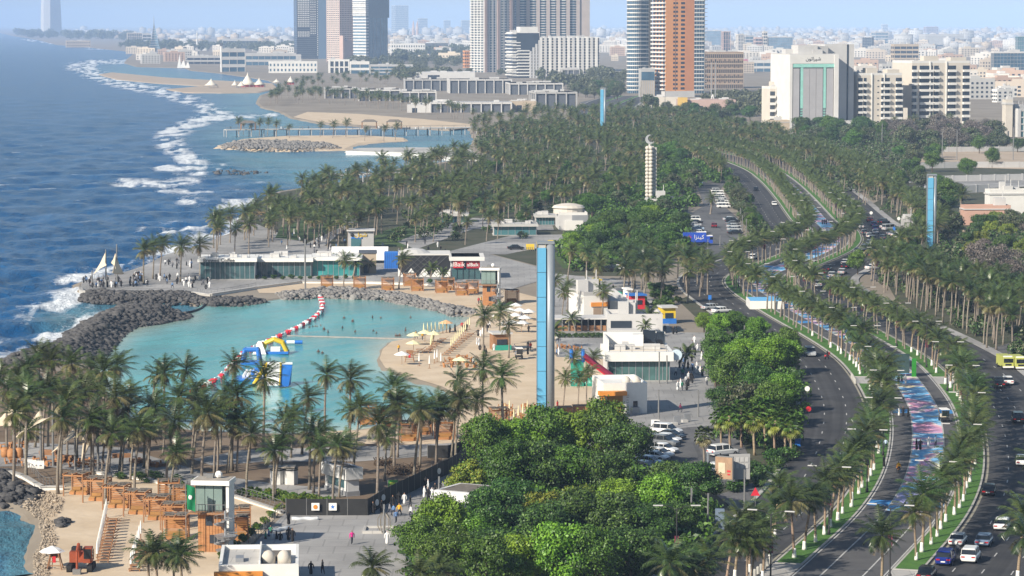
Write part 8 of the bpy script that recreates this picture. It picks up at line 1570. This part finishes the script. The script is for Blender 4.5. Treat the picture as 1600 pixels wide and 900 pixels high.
for x, y, k, c in ((1141, 345, S, 'silver'), (1145, 348, U, 'black'), (1146, 352, S, 'grey'), (1147, 356, S, 'silver'), (1148, 361, S, 'silver'), (1149, 366, S, 'black')): car(x, y, k, c, 'in the right row opposite the blue truck', rz=.1, group='cars in the upper parking lot')
for x, y, k, c in ((1083, 346, U, 'white'), (1086, 350, S, 'black'), (1084, 354, S, 'silver'), (1088, 360, S, 'pale blue'), (1091, 366, S, 'white')): car(x, y, k, c, 'in the left row behind the blue truck', rz=3.2, group='cars in the upper parking lot')
for a in ((1116, 355, S, 'maroon', 'driving up the upper parking aisle', 1.5), (1087, 282, S, 'slate blue', 'under trees at the far end of the parking', 3.2), (1089, 288, S, 'slate blue', 'under trees at the far end of the parking', 3.2), (1110, 275, S, 'black', 'at the top of the upper parking lot', .1), (1122, 276, S, 'silver', 'at the top of the upper parking lot', .1), (1059, 391, S, 'silver', 'parked alone below the blue truck', 3.2), (950, 424, U, 'black', 'behind palms left of the lawn kiosks', 3.2), (962, 422, S, 'white', 'behind palms left of the lawn kiosks', 3.2), (975, 420, S, 'grey', 'behind palms left of the lawn kiosks', .1), (806, 390, S, 'black', 'left of the near pylon top', .1), (1112, 484, S, 'silver', 'parked at the promenade bend', .5), (1128, 489, S, 'white', 'parked at the promenade bend', .5)): car(*a[:5], rz=a[5], group='cars off the boulevard')
for x, y, k, c in ((1042, 679, U, 'white'), (1047, 686, S, 'black'), (1041, 691, S, 'white'), (1036, 697, U, 'grey'), (1035, 707, S, 'white'), (1028, 714, S, 'white'), (1021, 719, S, 'white'), (1012, 727, S, 'pale blue'), (1004, 735, S, 'white')): car(x, y, k, c, 'parked in the slanting row beside the garden trees', rz=-.5, group='cars parked beside the garden', near=True)
car(1130, 712, U, 'white', 'parked behind the billboard', rz=.6, near=True); car(1118, 738, S, 'white', 'parked left of the billboard', rz=.9, near=True)
for k in CARS:
    t = CARP[k]
    for c in list(t.children): bpy.data.objects.remove(c)
    bpy.data.objects.remove(t)
# blue box truck with lettering
t = thing('box_truck', 'blue box truck with red starburst and white Arabic lettering in the upper parking', 'truck', G(1090, 383, .1)); pm = PM(383); bw = 36 / pm
BX(t, 'cargo_box', m_bluep, (-.9, 0, .9, bw, 2.4, 2.6)); BX(t, 'cab', m_bluep, (bw / 2, 0, .6, 1.9, 2.2, 2.0)); BX(t, 'cab_window', m_cgl, (bw / 2 + .55, 0, 1.6, .9, 2.24, .8)); BX(t, 'cab_roof', m_umw, (bw / 2, 0, 2.6, 1.8, 2.1, .2)); b = MB(); b.tube([(0, -.15, 0), (0, .15, 0)], .45, 10); wm_ = b.mesh('wheel', m_tyre)
for x in (-bw * .42, -bw * .28, bw * .45):
    for y in (-1.0, 1.0): obj('wheel', wm_, t, (x, y, .45))
BX(t, 'chassis', m_black, (-.3, 0, .55, bw + 2, 1.6, .3)); sign(AR['kinza'], bw * .42, m_white, t, (bw * .06, -1.23, 2.25)); b = MB()
for i in range(9): a = R(40 * i); b.add([(math.cos(a - .25) * .25, 0, math.sin(a - .25) * .25), (math.cos(a + .25) * .25, 0, math.sin(a + .25) * .25), (math.cos(a) * .95, 0, math.sin(a) * .95)], [(0, 1, 2)])
b.lathe([(.35, -.01), (.35, .01)], 10); o = b.build('starburst', m_red, t); o.location = (-bw * .37, -1.24, 2.2)
def ytruck(px, py, lab):
    t = thing('yellow_truck', lab, 'truck', G(px, py, .12), 0.06); my = mat('truck_yellow', (0.46, 0.48, 0.12), .4, .08); BX(t, 'cab', my, (0, 0, .6, 2.4, 1.9, 2.2)); BX(t, 'windscreen', m_cgl, (0, -.97, 1.6, 2.1, .08, .9)); BX(t, 'body', my, (0, 3.6, .6, 2.4, 5.0, 2.3)); BX(t, 'roof_bar', m_umw, (0, -.2, 2.8, 2.0, .4, .25)); BX(t, 'bumper', m_umw, (0, -1.0, .45, 2.4, .2, .35)); BX(t, 'grille', m_black, (0, -.98, .95, 1.4, .06, .4)); b = MB(); b.tube([(-.16, 0, 0), (.16, 0, 0)], .48, 10); w_ = b.mesh('wheel', m_tyre); t.scale = (.8,) * 3
    for x in (-1.1, 1.1):
        for y in (.1, 4.8): obj('wheel', w_, t, (x, y, .48))
ytruck(1574, 577, 'left of two yellow service trucks in the side yard'); ytruck(1594, 578, 'right of two yellow service trucks in the side yard')
def cart(px, py, rz, lab):
    t = thing('golf_cart', lab, 'golf cart', G(px, py, .2), rz); BX(t, 'chassis', m_black, (0, 0, .3, 1.2, 2.3, .35)); BX(t, 'seat', m_cush, (0, .1, .65, 1.1, .5, .5)); BX(t, 'roof', m_umw, (0, 0, 1.9, 1.3, 2.1, .1)); BX(t, 'posts', m_pole, *[(x, y, .6, .06, .06, 1.3) for x in (-.58, .58) for y in (-.95, .95)]); BX(t, 'windshield', m_cgl, (0, -1.0, .9, 1.1, .05, .9)); b = MB(); b.tube([(-.1, 0, 0), (.1, 0, 0)], .25, 8); w_ = b.mesh('wheel', m_tyre)
    for x in (-.55, .55):
        for y in (-.8, .8): obj('wheel', w_, t, (x, y, .25))
cart(1475, 658, .1, 'golf cart with white roof on the promenade asphalt'); cart(811, 560, .1, 'small beach buggy cart left of the near pylon')
def scooter(px, py, rz, m, lab):
    t = thing('motorcycle', lab, 'motorcycle', G(px, py, .15), rz); b = MB(); b.tube([(-.05, 0, 0), (.05, 0, 0)], .3, 10); w_ = b.mesh('wheel', m_tyre); obj('wheel', w_, t, (0, -.65, .3)); obj('wheel', w_, t, (0, .65, .3)); BX(t, 'body', m, (0, .1, .45, .35, 1.1, .35)); BX(t, 'rear_box', m, (0, -.7, .75, .5, .45, .45)); TB(t, 'handlebar', m_black, ([(-.35, .5, 1.0), (.35, .5, 1.0)], .04), ([(0, .65, .3), (0, .5, 1.0)], .05))
    return t
scooter(1404, 738, -.2, m_orange, 'orange delivery scooter riding up the promenade'); scooter(1292, 561, 2.6, m_red, 'red delivery scooter on the left carriageway')
# excavator
t = thing('excavator', 'orange tracked excavator on the near cove sand', 'excavator', G(127, 891)); mo = mat('digger_orange', (0.30, 0.065, 0.025), .5, .25)
for x in (-1.15, 1.15): b = MB(); b.tube([(x - .28, -1.4, .42), (x + .28, -1.4, .42)], .42, 10); b.tube([(x - .28, 1.4, .42), (x + .28, 1.4, .42)], .42, 10); b.box((x, 0, 0.02), (.56, 2.8, .82)); b.build('track', m_tyre, t)
BX(t, 'house', mo, (0, .5, 1.0, 2.5, 2.2, 1.2)); BX(t, 'cab', mo, (.85, -.3, 1.0, .95, 1.3, 1.75)); BX(t, 'cab_glass', m_cgl, (.85, -.97, 1.5, .8, .06, 1.1), (1.34, -.3, 1.5, .05, 1.0, 1.1)); BX(t, 'engine_cover', m_black, (-.6, .9, 2.2, 1.1, 1.2, .35)); b = MB(); b.tube([(-.1, -.4, 1.6), (-.1, -1.2, 3.2), (-.1, -2.4, 2.6)], [.22, .2, .16], 6); b.build('boom', mo, t); b = MB(); b.tube([(-.1, -2.4, 2.6), (-.1, -2.6, .6)], .14, 6); b.build('stick', mo, t); BX(t, 'bucket', m_pole, (-.1, -2.7, .05, .9, .7, .6))
# ================================================================== PEOPLE
def skin_body(name, verts, edges, rad, mats, pick):
    me = bpy.data.meshes.new(name); me.from_pydata(verts, edges, []); o = obj(name, me); md = o.modifiers.new('s', 'SKIN'); sv = me.skin_vertices[0].data
    for i, r in enumerate(rad): sv[i].radius = r if hasattr(r, '__len__') else (r, r)
    sv[0].use_root = True; s2 = o.modifiers.new('d', 'SUBSURF'); s2.levels = 1; bpy.context.view_layer.update()
    m2 = bpy.data.meshes.new_from_object(o.evaluated_get(bpy.context.evaluated_depsgraph_get())); bpy.data.objects.remove(o); m2.materials.clear()
    for m in mats: m2.materials.append(m)
    for p in m2.polygons: p.material_index = pick(p.center); p.use_smooth = True
    return m2
m_cloth = mat('garment', (0.95, 0.95, 0.95), .85, .06, 3, obj_color=True); m_skin = mat('skin', (0.36, 0.20, 0.12), .6, .08); m_hair = mat('dark_hair', (0.015, 0.012, 0.01), .7, .1); m_trs = mat('trousers_dark', (0.03, 0.035, 0.05), .85, .1); m_scarf = mat('head_cloth', (0.62, 0.52, 0.50), .85, .15)
def person_mesh(robe, step=.16, arm=.12, sit=False):
    if robe:
        V = [(0, 0, .92), (0, .02, .5), (0, .03, .07), (0, 0, 1.15), (0, 0, 1.36), (0, 0, 1.47), (0, -.02, 1.58), (0, -.01, 1.70)]; E = [(0, 1), (1, 2), (0, 3), (3, 4), (4, 5), (5, 6), (6, 7)]; rad = [(.19, .16), (.22, .20), (.25, .24), (.17, .13), (.20, .12), (.075, .075), (.10, .115), (.06, .07)]
    else:
        V = [(0, 0, .95), (-.1, -step, .5), (-.1, -step * .6, .09), (0, 0, 1.15), (0, 0, 1.36), (0, 0, 1.47), (0, -.02, 1.58), (0, -.01, 1.70), (.1, step, .5), (.1, step * 1.5, .1)]; E = [(0, 1), (1, 2), (0, 3), (3, 4), (4, 5), (5, 6), (6, 7), (0, 8), (8, 9)]; rad = [(.16, .12), .075, .05, (.155, .115), (.19, .11), .06, (.085, .1), .06, .075, .05]
    for sg in (-1, 1):
        i = len(V); V += [(sg * .24, 0, 1.32), (sg * .29, sg * arm * .5, 1.07), (sg * .29, -.05 + sg * arm, .84), (sg * .285, -.08 + sg * arm, .73)]; E += [(4, i), (i, i + 1), (i + 1, i + 2), (i + 2, i + 3)]; rad += [.07, .055 if not robe else .07, .04 if not robe else .06, .03]
    return V, E, rad
def mk(robe, head, top=None, **k):
    V, E, rad = person_mesh(robe, **k)
    def pick(c):
        if c.z > 1.49: return 1 if (c.y < -.045 and c.z < 1.66) else 2
        if c.z < .78 and abs(c.x) > .24 and c.z > .6: return 1
        if not robe and c.z < .93 and abs(c.x) < .24: return 3 if c.z > .1 else 2
        return 0
    return skin_body('person', V, E, rad, [m_cloth, m_skin, head, m_trs], pick)
PM_ = {'thobe': mk(True, m_scarf), 'abaya': mk(True, m_cloth), 'man': mk(False, m_hair), 'walk': mk(False, m_hair, step=.26, arm=.2)}
GC = {'white': (.72, .72, .72), 'black': (.012, .012, .014), 'pink': (.62, .03, .25), 'blue': (.12, .22, .42), 'yellow': (.70, .38, .03), 'green': (.04, .22, .14), 'red': (.45, .04, .04), 'grey': (.2, .2, .22), 'pale blue': (.42, .52, .66), 'maroon': (.16, .03, .07), 'tan': (.42, .3, .2)}
GT = {'t': ('thobe', 'white', 'in white robe'), 'a': ('abaya', 'black', 'in black robe')}
pl_n = {}
def person(px, py, code, where, s=1.0, z=.07, sit=False):
    kind, col, look = GT[code] if code in GT else ('walk' if rng.random() < .6 else 'man', code, 'in %s top and dark trousers' % code)
    p = G(px, py, z); n = pl_n.get((look, where), 0); pl_n[(look, where)] = n + 1
    o = obj('person', PM_[kind], None, p - Vector((0, 0, .55 if sit else 0)), rng.uniform(0, 6.28), s * rng.uniform(.94, 1.06)); o.color = (*GC[col], 1)
    tag(o, '%s%sperson %s %s' % ('' if n == 0 else ordn(n) + ' ', 'seated ' if sit else '', look, where), 'person', 'people ' + where); return o
for x, y, c in ((550, 851, 'pink'), (605, 852, 't'), (504, 898, 'black'), (583, 804, 'a'), (596, 802, 'a'), (609, 806, 'grey'), (615, 807, 'blue'), (619, 818, 'blue'), (624, 807, 'yellow'), (614, 793, 'a'), (623, 788, 'a'), (632, 789, 't'), (641, 795, 'black'), (642, 809, 'white'), (451, 821, 'a'), (457, 848, 'a'), (451, 846, 'a'), (486, 899, 'a')): person(x, y, c, 'on the grey plaza beside the black fence')
for x, y, c in ((663, 779, 't'), (669, 782, 'a'), (675, 782, 't'), (669, 769, 't'), (665, 763, 'a'), (680, 773, 'a'), (687, 772, 'a'), (691, 784, 'green')): person(x, y, c, 'walking up between fence and garden trees')
for x, y, c in ((415, 842, 'green'), (420, 838, 'blue'), (426, 842, 't'), (432, 842, 'a'), (438, 844, 'a'), (423, 833, 'green')): person(x, y, c, 'grouped at the plaza stair railing', .9, sit=True)
for x, y, c in ((1039, 520, 'black'), (1052, 523, 'a'), (1057, 522, 'a'), (1079, 552, 'a'), (1084, 551, 'black'), (1090, 550, 't'), (1096, 553, 'a'), (1107, 547, 'a'), (1111, 548, 'a'), (1057, 566, 'blue'), (1062, 576, 'a'), (1069, 573, 'blue'), (1075, 577, 'a'), (1081, 566, 'a'), (1082, 581, 'blue'), (1088, 584, 't'), (1094, 586, 't'), (1056, 588, 'white'), (1067, 590, 'green'), (1076, 596, 't'), (1080, 596, 'a'), (1059, 611, 't'), (1066, 611, 'green'), (1073, 611, 'a'), (1063, 645, 'maroon'), (1085, 537, 't'), (1072, 560, 'a')): person(x, y, c, 'walking the promenade right of the glass cafe')
for x, y, c in ((871, 536, 'white'), (874, 534, 'black'), (870, 558, 'blue'), (873, 556, 't'), (826, 520, 'a'), (929, 639, 't'), (871, 642, 'red'), (804, 552, 'grey'), (829, 548, 'red'), (884, 464, 'white'), (892, 463, 'black'), (958, 456, 'a'), (747, 526, 'a'), (751, 527, 't'), (765, 513, 'white'), (623, 551, 'yellow'), (740, 572, 'white'), (650, 530, 'yellow'), (660, 532, 'yellow'), (710, 452, 'white'), (716, 455, 'blue'), (748, 476, 'red'), (752, 475, 'yellow'), (703, 521, 'a'), (711, 519, 'a'), (722, 516, 'red'), (728, 518, 'a')): person(x, y, c, 'on the lagoon beach and its bars')
for x, y, c in ((1404, 601, 'a'), (1409, 600, 'green'), (1415, 600, 't'), (1405, 651, 't'), (1411, 652, 'a'), (1419, 652, 'a'), (1432, 704, 'a'), (1438, 704, 'a'), (1451, 700, 't'), (1462, 698, 'pale blue'), (1384, 702, 'pale blue'), (1381, 730, 'a'), (1181, 438, 'a'), (1184, 438, 'a'), (1188, 438, 'a'), (1285, 351, 'a'), (1288, 351, 'a'), (1291, 351, 'a')): person(x, y, c, 'strolling on the art promenade', z=.2)
person(1496, 868, 'grey', 'crossing the right carriageway between cars'); person(1404, 738, 'yellow', 'riding the orange scooter', .9, .75); person(1293, 560, 'black', 'riding the red scooter', .9, .5); person(1021, 738, 'blue', 'behind the slanting parked cars')
codes = ['a', 'a', 't', 't', 'blue', 'grey', 'a', 'white', 'black']
def crowd(n, x0, x1, f, where, sit=.0, jy=2.5, z=.07):
    for i in range(n): x = rng.uniform(x0, x1); person(x, f(x) + rng.uniform(-jy, jy), codes[int(rng.integers(len(codes)))], where, 1, z, rng.random() < sit)
crowd(52, 130, 218, lambda x: 446 - (x - 130) * .03, 'crowded at the tip of the seafront point', jy=6); crowd(20, 212, 224, lambda x: 437, 'gathered by the first point palm', jy=5); crowd(30, 228, 330, lambda x: 444, 'on the point beside the glass cafe', .3, 8); crowd(14, 258, 300, lambda x: 417, 'at the seaward rail behind point palms', .2, 4)
crowd(34, 440, 545, lambda x: 376, 'picnicking on the seafront lawn', .6, 14); crowd(22, 480, 700, lambda x: 390, 'strolling the plaza behind the cafe row', .1, 8); crowd(16, 512, 640, lambda x: 270, 'standing along the short pier', 0, 1.0, 3.1); crowd(22, 360, 700, lambda x: 202, 'standing along the long pier', 0, .6, 3.5)
crowd(26, 745, 832, lambda x: 528, 'on the sand beside the near pylon', .3, 36); crowd(14, 1058, 1106, lambda x: 575, 'in the throng beside the glass cafe', 0, 32)
SWM = [(550, 190), (728, 187), (780, 188), (966, 185), (605, 212), (333, 250), (355, 245), (370, 243), (382, 245), (405, 240), (425, 262), (540, 247), (450, 280), (620, 275), (733, 272), (753, 284), (935, 266), (875, 303), (885, 303), (897, 303), (390, 405), (415, 412), (297, 237), (88, 450)]
for i, (x, y) in enumerate(SWM): o = obj('person', PM_['man'], None, G(400 + x / 4, 450 + y / 4, -.35) - Vector((0, 0, rng.uniform(.95, 1.3))), rng.uniform(0, 6.28)); o.color = (.10, .06, .05, 1); tag(o, '%s bather standing in the turquoise lagoon water' % ordn(i), 'person', 'bathers in the lagoon')

# ================================================================== haze over the whole coast
hb = MB(); hb.box((0, 30500, -12), (68000, 64000, 332))
haze = hb.build('haze', []); 
hm = bpy.data.materials.new('haze'); hm.use_nodes = True; t = hm.node_tree; t.nodes.clear()
ho = t.nodes.new('ShaderNodeOutputMaterial'); pv = t.nodes.new('ShaderNodeVolumePrincipled')
pv.inputs['Color'].default_value = (0.48, 0.67, 1.0, 1); pv.inputs['Density'].default_value = 0.72e-4; pv.inputs['Anisotropy'].default_value = -0.3
t.links.new(pv.outputs[0], ho.inputs['Volume'])
haze.data.materials.append(hm); stuff(haze, 'thin blue haze lying over the city and coast', 'haze')
